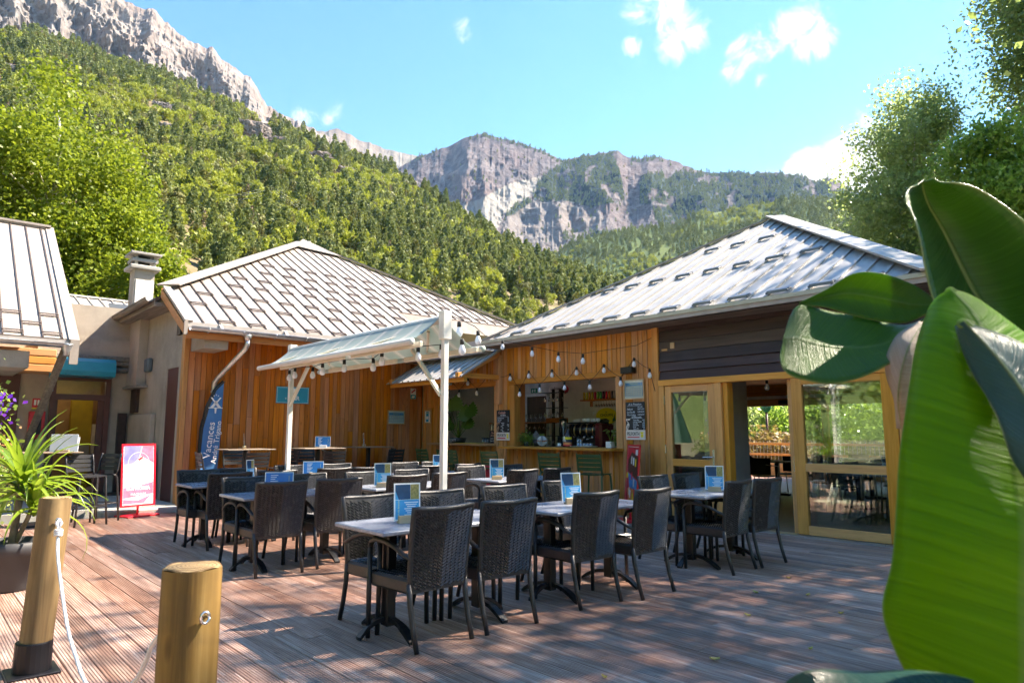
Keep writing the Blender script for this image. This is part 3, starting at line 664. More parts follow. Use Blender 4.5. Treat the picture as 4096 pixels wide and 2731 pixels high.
for a_ in (3.86,4.26):
    for b_ in (18.02,18.42):MB().box(a_,a_+.06,b_,b_+.06,5.40,5.66).build('cap_pillar',m_concrete,CH_)
MB().box(3.95,4.2,18.1,18.4,5.40,5.65).build('flue',m_blackp,CH_)
# ---------------------------------------------------------------- wicker chairs
m_wick=simple('dark_wicker',(.021,.020,.022),.26,0,.3,30,spec=.6)
m_wickf=simple('dark_wicker_frame',(.021,.020,.022),.42,0,.25,40,.25,160,spec=.5)
def wickerchair():
    c=thing('wicker_chair','','chair')
    fr=[]
    for sx in (-1,1):
        MB().tube([(sx*.255,.215,0),(sx*.252,.22,.30),(sx*.25,.222,.615)],[.017,.018,.017],8).build('leg',m_wickf,c,True)
        MB().tube([(sx*.235,-.315,0),(sx*.236,-.27,.14),(sx*.238,-.235,.30),(sx*.24,-.225,.42)],[.017,.018,.019,.019],8).build('leg',m_wickf,c,True)
        MB().tube([(sx*.25,.222,.60),(sx*.253,.205,.645),(sx*.258,.14,.668),(sx*.262,.03,.667),(sx*.262,-.09,.640),(sx*.255,-.19,.595),(sx*.245,-.25,.575)],[.017,.019,.021,.022,.021,.019,.017],8,flat=.8).build('armrest',m_wickf,c,True)
    s=MB().cbox(-.245,.245,-.235,.235,.345,.445,.018).build('seat',m_wickf,c)
    w_=MB()
    for r_ in range(18):
        for k in range(9):
            x0=-.235+k*.0525;y0=-.215+r_*.025;sg=1 if k<4.5 else -1
            w_.add([(x0,y0-.008,.444),(x0+.046,y0-.008+.012*sg,.444),(x0+.046,y0+.008+.012*sg,.444),(x0,y0+.008,.444),(x0+.005,y0,.451),(x0+.041,y0+.012*sg,.451)],[(0,1,5,4),(2,3,4,5),(1,2,5),(3,0,4)])
    w_.build('seat_weave',m_wick,s)
    # backrest: slightly bowed panel, leaning back, with a V-shaped weave on both faces
    def pt(u,v,wv):
        """u -1..1 across, v 0..1 up, w out of the panel (+ toward the sitter)"""
        hw=.232+.022*v;y=-.225-.060*v**1.6-.035*(1-u*u)*.9*(.3+.7*v)+wv
        return (u*hw,y,.355+v*.535+.012*(u*u)*v)
    n,m=13,9
    front=[[pt(-1+2*j/(n-1),i/(m-1),.014) for j in range(n)] for i in range(m)]
    back=[[pt(-1+2*j/(n-1),i/(m-1),-.014) for j in range(n-1,-1,-1)] for i in range(m)]
    b=MB();b.grid([f_+k_+[f_[0]] for f_,k_ in zip(front,back)])
    b.add([pt(-1+2*j/(n-1),1,.014) for j in range(n)]+[pt(-1+2*j/(n-1),1,-.014) for j in range(n-1,-1,-1)],[tuple(range(2*n))])
    b.add([pt(-1+2*j/(n-1),0,.014) for j in range(n)]+[pt(-1+2*j/(n-1),0,-.014) for j in range(n-1,-1,-1)],[tuple(range(2*n-1,-1,-1))])
    bo=b.build('backrest',m_wickf,c)
    w_=MB();rows=25
    for side in (1,-1):
        for r_ in range(-7,rows):
            for k in range(12):
                u0=-.97+k*.162;uc=u0+.075
                sl=.40*(abs(uc)) # V: rows rise toward the edges
                def P_(u,dv,h):
                    v=(r_+.5)/rows+.28*abs(u)+dv
                    return v,u,h
                v0=(r_+.5+(.5 if k%2 else 0))/rows+.28*abs(u0+.004);v1=(r_+.5+(.5 if k%2 else 0))/rows+.28*abs(u0+.150)
                if min(v0,v1)<.02 or max(v0,v1)>.975:continue
                hh=.0125
                q=[pt(u0+.004,v0-hh,side*.0142),pt(u0+.150,v1-hh,side*.0142),pt(u0+.150,v1+hh,side*.0142),pt(u0+.004,v0+hh,side*.0142),pt(u0+.03,v0*.8+v1*.2,side*.0205),pt(u0+.122,v0*.2+v1*.8,side*.0205)]
                fs=[(0,1,5,4),(2,3,4,5),(1,2,5),(3,0,4)]
                if side<0:fs=[tuple(reversed(f_)) for f_ in fs]
                w_.add(q,fs)
    w_.build('back_weave',m_wick,bo)
    # rolled rim round the back
    rim=[pt(-1,0,0)]+[pt(-1,t/6,0) for t in range(1,7)]+[pt(-1+2*j/10,1,0) for j in range(1,11)]+[pt(1,1-t/6,0) for t in range(1,7)]
    MB().tube(rim,.0195,8).build('back_rim',m_wickf,bo,True)
    return c
# ---------------------------------------------------------------- cafe tables
def tablemat():
    m,nt,b=newmat('blue_grey_table_top');t=nd(nt,'TexCoord');oi=nd(nt,'ObjectInfo')
    p=nd(nt,'VectorMath',{0:t.outputs['Object'],1:nd(nt,'CombineXYZ',{0:mth(nt,'MULTIPLY',oi.outputs['Random'],9.)}).outputs[0]},operation='ADD').outputs[0]
    n=nd(nt,'TexNoise',{'Scale':5,'Detail':7,'Roughness':.65,'Distortion':.5,'Vector':p}).outputs['Fac']
    n2=nd(nt,'TexNoise',{'Scale':45,'Detail':4,'Vector':p}).outputs['Fac']
    c=ramp(nt,n,[(.3,(.16,.19,.25)),(.5,(.24,.27,.34)),(.72,(.35,.38,.44))])
    c=mixc_(nt,.25,c,ramp(nt,n2,[(.35,(.15,.17,.22)),(.7,(.5,.52,.56))]))
    setp(nt,b,Base_Color=c,Roughness=.22,Specular_IOR_Level=.55);bump(nt,b,n2,.05,.002);return m
m_table=tablemat();m_iron=simple('black_cast_iron',(.010,.010,.012),.33,.2,spec=.5)
def cafetable():
    t=thing('cafe_table','','table')
    MB().cbox(-.66,.66,-.35,.35,.722,.752,.007).build('table_top',m_table,t)
    for sx in (-1,1):
        p=MB().cbox(sx*.40-.036,sx*.40+.036,-.045,.045,.06,.70,.006).box(sx*.4-.15,sx*.4+.15,-.15,.15,.700,.721).build('pedestal',m_iron,t)
        for k,(dx,dy) in enumerate(((1,0),(-1,0),(0,1),(0,-1))):
            if dx and dx*sx<0:continue
            w_=.055;pr=[]
            for q in range(8):
                a=q/7;d=.03+a*(.30 if dy else .2);h=.105*(1-a**2.2)+.02
                pr.append((d,h))
            top=[(sx*.4+dx*d,dy*d,h) for d,h in pr];mb=MB()
            rows=[]
            for d,h in pr:
                ww=w_*(.75 if d<.2 else 1)
                c0=Vector((sx*.4+dx*d,dy*d,0));s_=Vector((-dy,dx,0))*ww/2
                hb=max(0,h-.030)
                rows.append([c0+s_+Vector((0,0,h)),c0-s_+Vector((0,0,h)),c0-s_+Vector((0,0,hb)),c0+s_+Vector((0,0,hb)),c0+s_+Vector((0,0,h))])
            mb.grid(rows).add(rows[-1][:4],[(0,1,2,3)]).build('foot',m_iron,p)
    return t
chair0=wickerchair();table0=cafetable()
GRID={'front left':((3.08,4.33),[(2.80,3.88,1),(3.42,3.88,1),(2.86,4.88,-1),(3.50,4.87,-1)]),
'front middle':((4.70,4.36),[(4.42,3.90,1),(5.03,3.80,1),(4.29,4.95,-1),(5.16,5.06,-1)]),
'front right':((6.82,4.36),[(6.51,3.83,1),(7.10,3.81,1),(6.54,4.92,-1),(7.18,4.91,-1)]),
'middle left':((3.26,7.30),[(2.93,6.80,1),(3.60,6.84,1),(2.93,7.78,-1),(3.72,7.92,-1)]),
'centre':((4.80,7.40),[(4.50,6.90,1),(5.16,6.99,1),(4.46,7.84,-1),(5.20,7.92,-1)]),
'middle right':((6.70,7.44),[(6.33,6.90,1),(6.93,6.86,1),(6.37,8.09,-1),(7.06,8.0,-1)]),
'rear left':((3.36,9.24),[(3.10,8.74,1),(3.73,8.82,1),(3.0,9.66,-1),(3.55,9.74,-1)]),
'rear middle':((4.92,9.50),[(4.60,8.92,1),(5.12,8.85,1),(4.50,10.12,-1),(5.24,10.13,-1)]),
'rear right':((6.56,9.26),[(6.06,8.67,1),(6.79,8.72,1),(6.35,9.85,-1),(6.90,9.78,-1)])}
used=[0,0]
side_word={0:'near left',1:'near right',2:'far left',3:'far right'}
TAB={}
for gi,(nm,((tx,ty),cs)) in enumerate(GRID.items()):
    rz=R(rng.uniform(-1.2,1.2));lab='blue-grey topped cafe table, the %s one of nine on the deck'%nm
    if used[0]==0:t_=table0;t_.location=(tx,ty,0);t_.rotation_euler=(0,0,rz);t_['label']=lab;used[0]=1
    else:t_=copy_tree(table0,(tx,ty,0),rz,lab)
    t_['group']='cafe tables on the deck';TAB[nm]=(tx,ty,rz)
    for ci,(cx,cy,fc) in enumerate(cs):
        rz=(0 if fc>0 else math.pi)+R(rng.uniform(-4,4))
        y_=cy+.275*fc if fc>0 else cy-.275   # measured points are the top of the back
        lab='black wicker armchair at the %s corner of the %s table'%(side_word[ci],nm if nm!='centre' else 'central')
        if used[1]==0:c_=chair0;c_.location=(cx,y_,0);c_.rotation_euler=(0,0,rz);c_['label']=lab;used[1]=1
        else:c_=copy_tree(chair0,(cx,y_,0),rz,lab)
        c_['group']='wicker chairs round the cafe tables'
# ---------------------------------------------------------------- menu cards in wooden blocks
m_card=simple('white_card',(.80,.82,.84),.3,0,.03);m_blue=simple('menu_blue',(.012,.17,.50),.25,0,.1);m_sky=simple('menu_pale_blue',(.03,.34,.66),.25,0,.15)
m_navy=simple('menu_photo_dark',(.008,.06,.16),.25,0,.3);m_leafp=simple('menu_photo_ochre',(.30,.26,.10),.3,0,.5,60);m_prt=simple('pale_print',(.75,.82,.85),.4,0,.02);m_ylp=simple('yellow_print',(.65,.72,.30),.4,0,.02)
m_wht=simple('white_paint',(.82,.82,.82),.4,0,.03);m_blk=simple('black_print',(.012,.012,.014),.5,0,.05)
def menucard(loc,rz,label,land=False,tilt=-4,blockcol=m_block):
    t=thing('menu_stand',label,'menu',loc,(0,0,rz),'menu cards on the tables')
    MB().cbox(-.07,.07,-.032,.032,0,.055,.003).build('block',blockcol,t)
    wd,ht=(.297,.205) if land else (.20,.265)
    m=Matrix.Translation((-.012 if land else 0,.0,.018))@Matrix.Rotation(R(90+tilt),4,'X')
    def part(poly,z0,z1,nm,mat,par):
        b=MB();b.m=m;return b.flat(poly,z0,z1).build(nm,mat,par)
    rc=lambda a,b_,c_,d:[(a*wd-wd/2,c_*ht),(b_*wd-wd/2,c_*ht),(b_*wd-wd/2,d*ht),(a*wd-wd/2,d*ht)]
    cd_=part(rc(0,1,0,1),-.0015,.0015,'card',m_card,t)
    for f_ in (1,-1):
        a,b_=(.0016,.0022) if f_>0 else (-.0016,-.0022)
        if land:
            part(rc(.03,.97,.04,.96),a,b_,'blue_print',m_blue,cd_)
        else:
            part(rc(.05,.95,.04,.55),a,b_,'blue_print',m_sky,cd_)
            part(rc(.05,.62,.56,.96),a,b_,'photo_print',m_navy,cd_)
            part(rc(.63,.95,.56,.96),a,b_,'photo_print',m_leafp,cd_)
            part([(-.45*wd,.56*ht),(-.32*wd,.56*ht),(-.45*wd,.80*ht)],a+.0004*f_,b_+.0004*f_,'photo_print',m_sky,cd_)
        b=MB();b.m=m
        for k in range(7):
            ln=.26-.05*(k%3);z_=(.48-k*.055)*ht
            if land:b.flat([((-.3)*wd,(.82-k*.1)*ht),((-.3+ln)*wd,(.82-k*.1)*ht),((-.3+ln)*wd,(.85-k*.1)*ht),((-.3)*wd,(.85-k*.1)*ht)],a+.0006*f_,b_+.0006*f_)
            else:b.flat([((.15-ln)*wd,z_-.012*ht),((.15+ln)*wd,z_-.012*ht),((.15+ln)*wd,z_+.012*ht),((.15-ln)*wd,z_+.012*ht)],a+.0006*f_,b_+.0006*f_)
        b.build('print_lines',m_prt,cd_)
        tx=text('Carte des Boissons',.016,m_ylp,cd_,(0,0,0),'lettering',rotz=R(90 if f_>0 else 90),depth=.0003)
        tx.data.transform(m@Matrix.Translation(((.34 if land else -.33)*wd,(.5 if land else .3)*ht,b_+.0008*f_))@(Matrix() if f_>0 else Matrix.Rotation(math.pi,4,'Y')))
    return t
menucard((2.80,4.30,.752),R(-14),'upright blue menu card in a wood block on the front left table')
menucard((4.66,4.42,.752),R(-20),'upright blue menu card in a wood block on the front middle table',tilt=-8)
menucard((6.80,4.28,.752),R(-62),'upright blue menu card in a wood block on the front right table',tilt=-6)
menucard((3.12,7.30,.752),R(-30),'wide blue menu card in a wood block on the middle left table',True)
menucard((4.38,7.28,.752),R(-24),'upright blue menu card in a wood block on the central table')
menucard((6.25,7.36,.752),R(-30),'upright blue menu card in a wood block on the middle right table')
menucard((3.60,9.40,.752),R(40),'folded blue menu card seen edge-on on the rear left table')
menucard((4.66,9.70,.752),R(-24),'upright blue menu card in a wood block on the rear middle table',True)
menucard((6.72,9.40,.752),R(-24),'upright blue menu card in a wood block on the rear right table')
# ---------------------------------------------------------------- bar stools with slatted backs
m_green=simple('green_powder_coat',(.035,.085,.030),.42,0,.1);m_anth=simple('anthracite_powder_coat',(.020,.020,.023),.4,.1,.1)
def barstool(mat):
    s=thing('bar_stool','','stool')
    for sx in (-1,1):
        MB().tube([(sx*.24,.20,0),(sx*.215,.185,.36),(sx*.195,.17,.70),(sx*.185,.14,.735)],.0155,8).build('leg',mat,s,True)
        MB().tube([(sx*.24,-.235,0),(sx*.22,-.21,.36),(sx*.205,-.185,.66),(sx*.20,-.165,.715),(sx*.195,-.10,.735)],.0155,8).build('leg',mat,s,True)
        MB().tube([(sx*.20,-.15,.72),(sx*.205,-.185,.80),(sx*.207,-.205,.93),(sx*.205,-.235,1.045),(sx*.203,-.25,1.062)],[.015,.0155,.015,.014,.010],8).build('back_upright',mat,s,True)
    for k in range(6):
        y=-.175+k*.064
        MB().grid([[(-.205+.41*j/8,y+a,.745-.012*math.sin(math.pi*j/8)) for j in range(9)] for a in (0,.056)]+[[(-.205+.41*j/8,y+a,.728-.012*math.sin(math.pi*j/8)) for j in range(9)] for a in (.056,0)]+[[(-.205+.41*j/8,y,.745-.012*math.sin(math.pi*j/8)) for j in range(9)]]).build('seat_slat',mat,s)
    for k in range(4):
        z0=.795+k*.068;y0=-.19-.013*k
        P_=[]
        for dz,dy in ((0,0),(.055,-.009),(.055,-.021),(0,-.012),(0,0)):
            P_.append([(-.215+.43*j/10,y0+dy-.030*math.sin(math.pi*j/10),z0+dz) for j in range(11)])
        MB().grid(P_).build('back_slat',mat,s)
    b=MB()
    for sx in (-1,1):b.tube([(sx*.222,.19,.28),(sx*.226,-.22,.28)],.011,6)
    b.tube([(-.222,.19,.28),(.222,.19,.28)],.013,6).tube([(-.226,-.22,.28),(.226,-.22,.28)],.011,6).build('footrest',mat,s)
    return s
gs0=barstool(m_green);bs0=barstool(m_anth)
gr=[(8.50,12.20,-92,'leftmost green slatted bar stool, under the left hatch'),(8.55,11.50,-80,'green slatted bar stool half hidden behind the white awning post'),(8.42,11.08,-92,'green slatted bar stool just right of the white awning post'),
 (8.48,9.98,-84,'green slatted bar stool left of the wide hatch, below the cocktail board'),(8.48,8.42,-78,'green slatted bar stool in the middle of the wide hatch'),(8.48,7.53,-74,'rightmost green slatted bar stool beside the red ice cream sign')]
for i_,(x_,y_,a_,l_) in enumerate(gr):
    s_=gs0 if i_==0 else copy_tree(gs0)
    s_.location=(x_,y_,0);s_.rotation_euler=(0,0,R(a_));s_['label']=l_;s_['group']='green bar stools along the hatches'
bk=[(4.12,12.55,-95,'black slatted bar stool in front of the blue flag'),(4.68,12.20,4,'black slatted bar stool, near side of the left high table'),(4.82,13.25,178,'black slatted bar stool, wall side of the left high table'),(5.48,12.75,92,'black slatted bar stool beside the left awning post'),
 (6.15,12.15,-6,'black slatted bar stool, near side of the middle high table'),(6.25,13.3,176,'black slatted bar stool, wall side of the middle high table'),(6.72,12.95,-92,'black slatted bar stool left of the right high table'),
 (7.62,12.45,12,'black slatted bar stool, near side of the right high table'),(7.86,13.1,70,'black slatted bar stool at the right end of the right high table'),
 (2.20,12.35,-160,'black slatted bar stool by the entrance, turned toward the yucca'),(2.42,12.75,120,'black slatted bar stool by the entrance, nearer the poster stand')]
for i_,(x_,y_,a_,l_) in enumerate(bk):
    s_=bs0 if i_==0 else copy_tree(bs0)
    s_.location=(x_,y_,0);s_.rotation_euler=(0,0,R(a_));s_['label']=l_;s_['group']='black bar stools at the high tables'
m_htop=wood('high_table_top',(.16,.12,.09),(.26,.20,.15),(.36,.29,.22),'X',.4,.1,.8,.2,.08)
def hightable(x_,y_,l_,first=[None]):
    if first[0]:
        return copy_tree(first[0],(x_,y_,0),0,l_)
    t=thing('high_table',l_,'table',(x_,y_,0),(0,0,0),'high tables')
    MB().cbox(-.43,.43,-.35,.35,1.085,1.102,.003).build('table_top',m_htop,t)
    MB().cbox(-.035,.035,-.035,.035,.03,1.084,.004).build('column',m_anth,t)
    MB().cbox(-.27,.27,-.27,.27,0,.028,.006).build('base_plate',m_anth,t)
    first[0]=t;return t
hightable(4.75,12.72,'thin topped high table against the clad wall, right of the blue flag');hightable(6.17,12.72,'thin topped high table below the bar sign, right of the left awning post');hightable(7.50,13.08,'thin topped high table in the dark corner left of the hatches');hightable(1.72,12.8,'thin topped high table by the entrance behind the yucca')
menucard((4.72,12.7,1.102),R(70),'menu card seen edge-on in a wood block on the left high table')
menucard((6.25,12.65,1.102),R(-35),'white and blue menu card in a white block on the middle high table',True,blockcol=m_card)
menucard((7.35,13.0,1.102),R(55),'dark menu card in a wood block on the right high table')
ws=thing('white_menu_board','big blank white menu board standing on the entrance high table','menu',(1.92,12.75,1.102),(0,0,R(-35)))
b=MB();b.m=Matrix.Rotation(R(84),4,'X');b.cbox(-.2,.2,.0,.27,-.004,.004,.002).build('board',m_card,ws);b=MB();b.m=Matrix.Translation((.03,-.01,0))@Matrix.Rotation(R(78),4,'X');b.cbox(-.15,.19,0,.23,-.004,.004,.002).build('board',m_card,ws)
MB().cbox(-.1,.1,-.03,.03,0,.03,.003).build('block',m_block,ws)
# ---------------------------------------------------------------- double awning on two posts
def stripemat():
    m,nt,b=newmat('striped_canvas');t=nd(nt,'TexCoord');s=nd(nt,'SeparateXYZ',{0:t.outputs['Object']})
    f=mth(nt,'FRACT',mth(nt,'MULTIPLY',s.outputs[1],2.6));c=ramp(nt,f,[(0,(.36,.45,.43)),(.66,(.36,.45,.43)),(.665,(.60,.61,.58)),(.70,(.60,.61,.58)),(.705,(.34,.36,.34)),(.725,(.34,.36,.34)),(.73,(.60,.61,.58)),(.86,(.60,.61,.58)),(.865,(.34,.36,.34)),(.885,(.34,.36,.34)),(.89,(.55,.55,.5)),(.93,(.55,.55,.5)),(.935,(.36,.45,.43))])
    r=[n for n in nt.nodes if n.type=='VALTORGB'][0];r.color_ramp.interpolation='CONSTANT'
    n=nd(nt,'TexNoise',{'Scale':3,'Detail':6,'Vector':t.outputs['Object']}).outputs['Fac'];c=mixc_(nt,mth(nt,'MULTIPLY',n,.3),c,(.5,.5,.48))
    setp(nt,b,Base_Color=c,Roughness=.55);tl=nd(nt,'BsdfTranslucent',{'Color':c});mx=nd(nt,'MixShader',{0:.35,1:b.outputs[0],2:tl.outputs[0]});nt.links.new(mx.outputs[0],nt.nodes['Material Output'].inputs[0]);return m
m_canvas=stripemat()
AW=thing('double_awning','striped green canvas double awning on two white posts with folding arms','awning',(4.42,8.1,0),world=True)
AX=4.42
for y_,nm in ((6.10,'R'),(10.10,'L')):
    p=MB().cbox(AX-.032,AX+.032,y_-.032,y_+.032,0,2.72,.004).build('post',m_white,AW)
    MB().cbox(AX-.055,AX+.055,y_-.05,y_+.05,2.42,2.74,.004).build('post_head',m_white,p)
    MB().box(AX-.55,AX+.55,y_-.04,y_+.04,.0,.03).box(AX-.04,AX+.04,y_-.5,y_+.5,.0,.028).build('base_cross',m_cream,p)
    for sx in (-1,1):MB().beam((AX+sx*.50,y_,.03),(AX+sx*.03,y_,.62),.05,.05).build('foot_brace',m_cream,p)
def canvas(sgn):
    P_=[];ny=26;nx=6
    for i in range(nx+1):
        t=i/nx;row=[]
        for j in range(ny+1):
            y=6.16+(10.05-6.16)*j/ny
            row.append((AX+sgn*(.05+.43*t),y,2.66-.30*t-.035*math.sin(math.pi*t)+.006*math.sin(y*9)*t))
        P_.append(row)
    # bottom face 6 mm below
    b=MB();b.grid(P_);b.grid([[(x_,y_,z_-.005) for x_,y_,z_ in r] for r in P_][::-1]);return b
for sgn in (-1,1):
    cv=canvas(sgn).build('canvas',m_canvas,AW,True)
    MB().tube([(AX+sgn*.485,6.02,2.352),(AX+sgn*.485,10.16,2.352)],.036,12).build('front_bar',m_white if sgn<0 else m_canvas,AW,True)
    b=MB()
    for y_ in (6.5,7.8,9.1):b.tube([(AX+sgn*.05,y_,2.56),(AX+sgn*.42,y_+.55,2.40)],.02,6).tube([(AX+sgn*.42,y_+.55,2.40),(AX+sgn*.46,y_+.1,2.34)],.02,6)
    b.build('folding_arm',m_cream,AW)
    y_=6.10 if sgn<0 else 10.10;MB().beam((AX-.02,y_-sgn*.03,1.80),(AX-.02,y_-sgn*.62,2.36),.032,.045,(1,0,0)).build('strut',m_cream,AW)
    for a_,b_ in ((6.0,7.5),(7.7,9.6)):MB().cbox(AX+sgn*.38-.02,AX+sgn*.38+.02,a_,b_,2.30,2.36,.006).build('arm_cover',m_cream,AW)
MB().tube([(AX,6.14,2.655),(AX,10.06,2.655)],.05,12).build('ridge_roller',m_white,AW,True)
# ---------------------------------------------------------------- string lights
m_bulb=simple('milky_bulb_glass',(.78,.80,.88),.12,0,.02);m_cable=simple('black_cable',(.01,.01,.01),.6)
def bulb(parent,p,s=1.):
    s*=1.15
    h=MB().lathe([(.011*s,.0),(.018*s,-.005*s),(.019*s,-.045*s),(.015*s,-.05*s)],p,10).build('bulb_socket',m_cable,parent,True)
    MB().lathe([(.013*s,-.048*s),(.018*s,-.060*s),(.029*s,-.085*s),(.032*s,-.105*s),(.027*s,-.126*s),(.014*s,-.137*s),(.002*s,-.139*s)],p,12).build('bulb',m_bulb,parent,True)
def sag(a,b,d,n=8):
    a=Vector(a);b=Vector(b);return [a.lerp(b,i/n)-Vector((0,0,d*4*(i/n)*(1-i/n))) for i in range(n+1)]
S1=thing('string_lights','string of white bulbs from the awning post to the dark boards','lights',(9,8,2.6),world=True)
pts=sag((4.42,6.05,2.72),(8.55,9.99,3.16),-.0,2)
b=MB();catA=[(4.45,6.06,2.70),(5.2,6.55,2.70),(6.5,7.95,2.86),(8.62,9.97,3.17),(8.75,9.27,3.0),(8.85,8.7,2.86),(8.95,8.19,2.79),(9.2,7.2,2.86),(9.28,6.9,2.98)]
b.tube(catA,.005,5).build('cable',m_cable,S1)
for p in ((4.75,6.28,2.68),(5.45,6.80,2.70),(8.60,9.97,3.17),(8.73,9.27,2.99),(8.85,8.7,2.85),(8.95,8.19,2.78)):bulb(S1,p,1.15)
S2=thing('string_lights','zigzag string of white bulbs over the wide hatch','lights',(9.2,9,2.4),world=True)
zz=[(9.22,10.75,2.55),(9.2,10.43,2.60),(9.2,10.14,2.27),(9.2,9.87,2.62),(9.2,9.56,2.33),(9.2,9.22,2.60),(9.2,8.89,2.34),(9.2,8.58,2.60),(9.2,8.26,2.32),(9.2,7.92,2.60),(9.2,7.55,2.35),(9.2,7.25,2.66),(9.2,6.93,2.45),(9.28,6.86,2.0)]
for a_,b_ in zip(zz,zz[1:]):MB().tube(sag(a_,b_,.03,5),.005,5).build('cable',m_cable,S2)
for p in zz[1:-1]:bulb(S2,(p[0],p[1],p[2]-.004))
S3=thing('string_lights','zigzag string of white bulbs over the left hatch','lights',(9.2,12,2.4),world=True)
zz=[(9.2,12.95,2.3),(9.2,12.47,2.62),(9.2,12.14,2.34),(9.2,11.83,2.58),(9.2,11.51,2.35),(9.2,11.15,2.6)]
for a_,b_ in zip(zz,zz[1:]):MB().tube(sag(a_,b_,.03,5),.005,5).build('cable',m_cable,S3)
for p in zz[1:-1]:bulb(S3,(p[0],p[1],p[2]-.004))
S4=thing('string_lights','string of white bulbs coiled under the awning canvas','lights',(4.4,8,2.3),world=True)
cb=[(4.50,6.2,2.55),(4.55,6.35,2.40),(4.20,6.30,2.34),(4.10,6.9,2.33),(4.25,7.35,2.30),(4.15,7.9,2.32),(4.1,8.4,2.31),(4.2,8.9,2.30),(4.12,9.3,2.32),(4.3,9.9,2.33)]
MB().tube(cb,.005,5).build('cable',m_cable,S4)
for p in cb[1:]:bulb(S4,(p[0],p[1],p[2]-.003))
bulb(S4,(4.62,6.05,2.44),1.15)
# ---------------------------------------------------------------- signs and frames
RW=(R(90),0,R(-90));RN=(R(90),0,0)         # on the bar wall / on the left clad wall
def box2(b,x0,x1,y0,y1,z0,z1):return b.box(x0,x1,y0,y1,z0,z1)
m_tealsign=simple('teal_sign',(.0,.25,.37),.35,0,.05)
m_chalk=simple('chalkboard',(.012,.015,.020),.55,0,.2);m_chk=simple('chalk_writing',(.62,.74,.84),.8,0,.1);m_chkp=simple('pink_chalk',(.80,.45,.40),.8,0,.1)
m_pelw=simple('warm_white_print',(.74,.68,.62),.5,0,.03);m_red=simple('red_print',(.62,.03,.05),.4,0,.05);m_yel2=simple('yellow_print_strong',(.80,.66,.03),.4,0,.05);m_ora=simple('orange_print',(.75,.25,.08),.4,0,.05)
o=thing('bar_sign','teal BAR sign with cocktail glass on the clad wall','sign',(5.70,13.735,2.0),RN)
pl=MB().cbox(0,.71,0,.345,0,.012,.002).build('plate',m_tealsign,o)
b=MB()
for a_ in ((.015,.695,.015,.020),(.015,.695,.325,.330),(.015,.020,.015,.330),(.690,.695,.015,.330)):b.box(a_[0],a_[1],a_[2],a_[3],.012,.0135)
b.build('border',m_wht,pl)
text('BAR',.125,m_wht,pl,(.39,.105,.0135),bold=.001)
text('*',.09,m_wht,pl,(.205,.085,.0135),'star')
MB().flat([(.325,.31),(.42,.31),(.385,.235),(.385,.19),(.41,.175),(.34,.175),(.365,.19),(.365,.235)],.012,.014).build('glass_emblem',m_wht,pl)
# framed week programmes
def programme(name,label,loc,rot,wd,ht,glare=False):
    o=thing(name,label,'picture frame',loc,rot)
    f_=MB().box(0,wd,0,.018,0,.022).box(0,wd,ht-.018,ht,0,.022).box(0,.018,.018,ht-.018,0,.022).box(wd-.018,wd,.018,ht-.018,0,.022).build('frame',m_block,o)
    MB().box(.018,wd-.018,.018,ht-.018,.002,.008).build('sheet',m_card,o)
    MB().box(.03,wd-.03,.05,ht-.055,.008,.009).build('blue_print',simple('programme_blue',(.10,.36,.72),.4) if 'programme_blue' not in bpy.data.materials else bpy.data.materials['programme_blue'],o)
    n=7;cw=(wd-.08)/n
    for k in range(n):
        q=MB().box(.04+k*cw+.004,.04+(k+1)*cw-.004,.055,ht-.11,.009,.0105).build('day_column',m_card if k%2 else m_prt,o)
        b=MB()
        for r_ in range(5):b.box(.04+k*cw+.012,.04+(k+1)*cw-.014,.075+r_*.035,.082+r_*.035,.0105,.0112)
        b.build('print_lines',m_navy,q)
    text('VACANCES ANDRÉ TRIGANO' if False else 'PROGRAMME',.028,m_ylp,o,(wd/2,ht-.078,.0095))
    MB().box(.018,wd-.018,.018,ht-.018,.0135,.0145).build('pane',m_glassl,o)
programme('framed_programme','framed blue and white week programme on the clad wall beside the high tables',(8.35,13.73,1.59),RN,.46,.32)
programme('framed_programme','framed blue and white week programme above the beer chalkboard',(9.295,7.55,1.96),RW,.43,.34)
o=thing('framed_notice','narrow framed blue notice at the inner corner left of the left hatch','picture frame',(9.295,13.59,1.61),RW)
MB().box(0,.25,0,.32,0,.02).build('frame',m_block,o);MB().box(.03,.22,.03,.29,.02,.022).build('sheet',m_card,o);q=MB().box(.07,.18,.04,.28,.022,.0235).build('blue_print',m_sky,o);MB().box(.08,.17,.10,.17,.0235,.0245).build('print_lines',m_prt,q)
text('INFOS',.03,m_ylp,q,(.125,.24,.0242))
o=thing('security_notice','red, white and blue camera surveillance notice high in the corner','sign',(8.96,13.73,2.19),RN)
MB().box(0,.15,0,.25,0,.006).build('plate',m_card,o);MB().box(.0,.15,.0,.10,.006,.007).build('blue_field',m_teal,o);MB().flat([(.02,.16),(.13,.24),(.13,.20),(.03,.13)],.006,.007).build('red_field',m_red,o)
MB().flat([(.03,.03),(.08,.02),(.12,.05),(.11,.07),(.05,.07)],.007,.008).build('camera_emblem',m_wht,o)
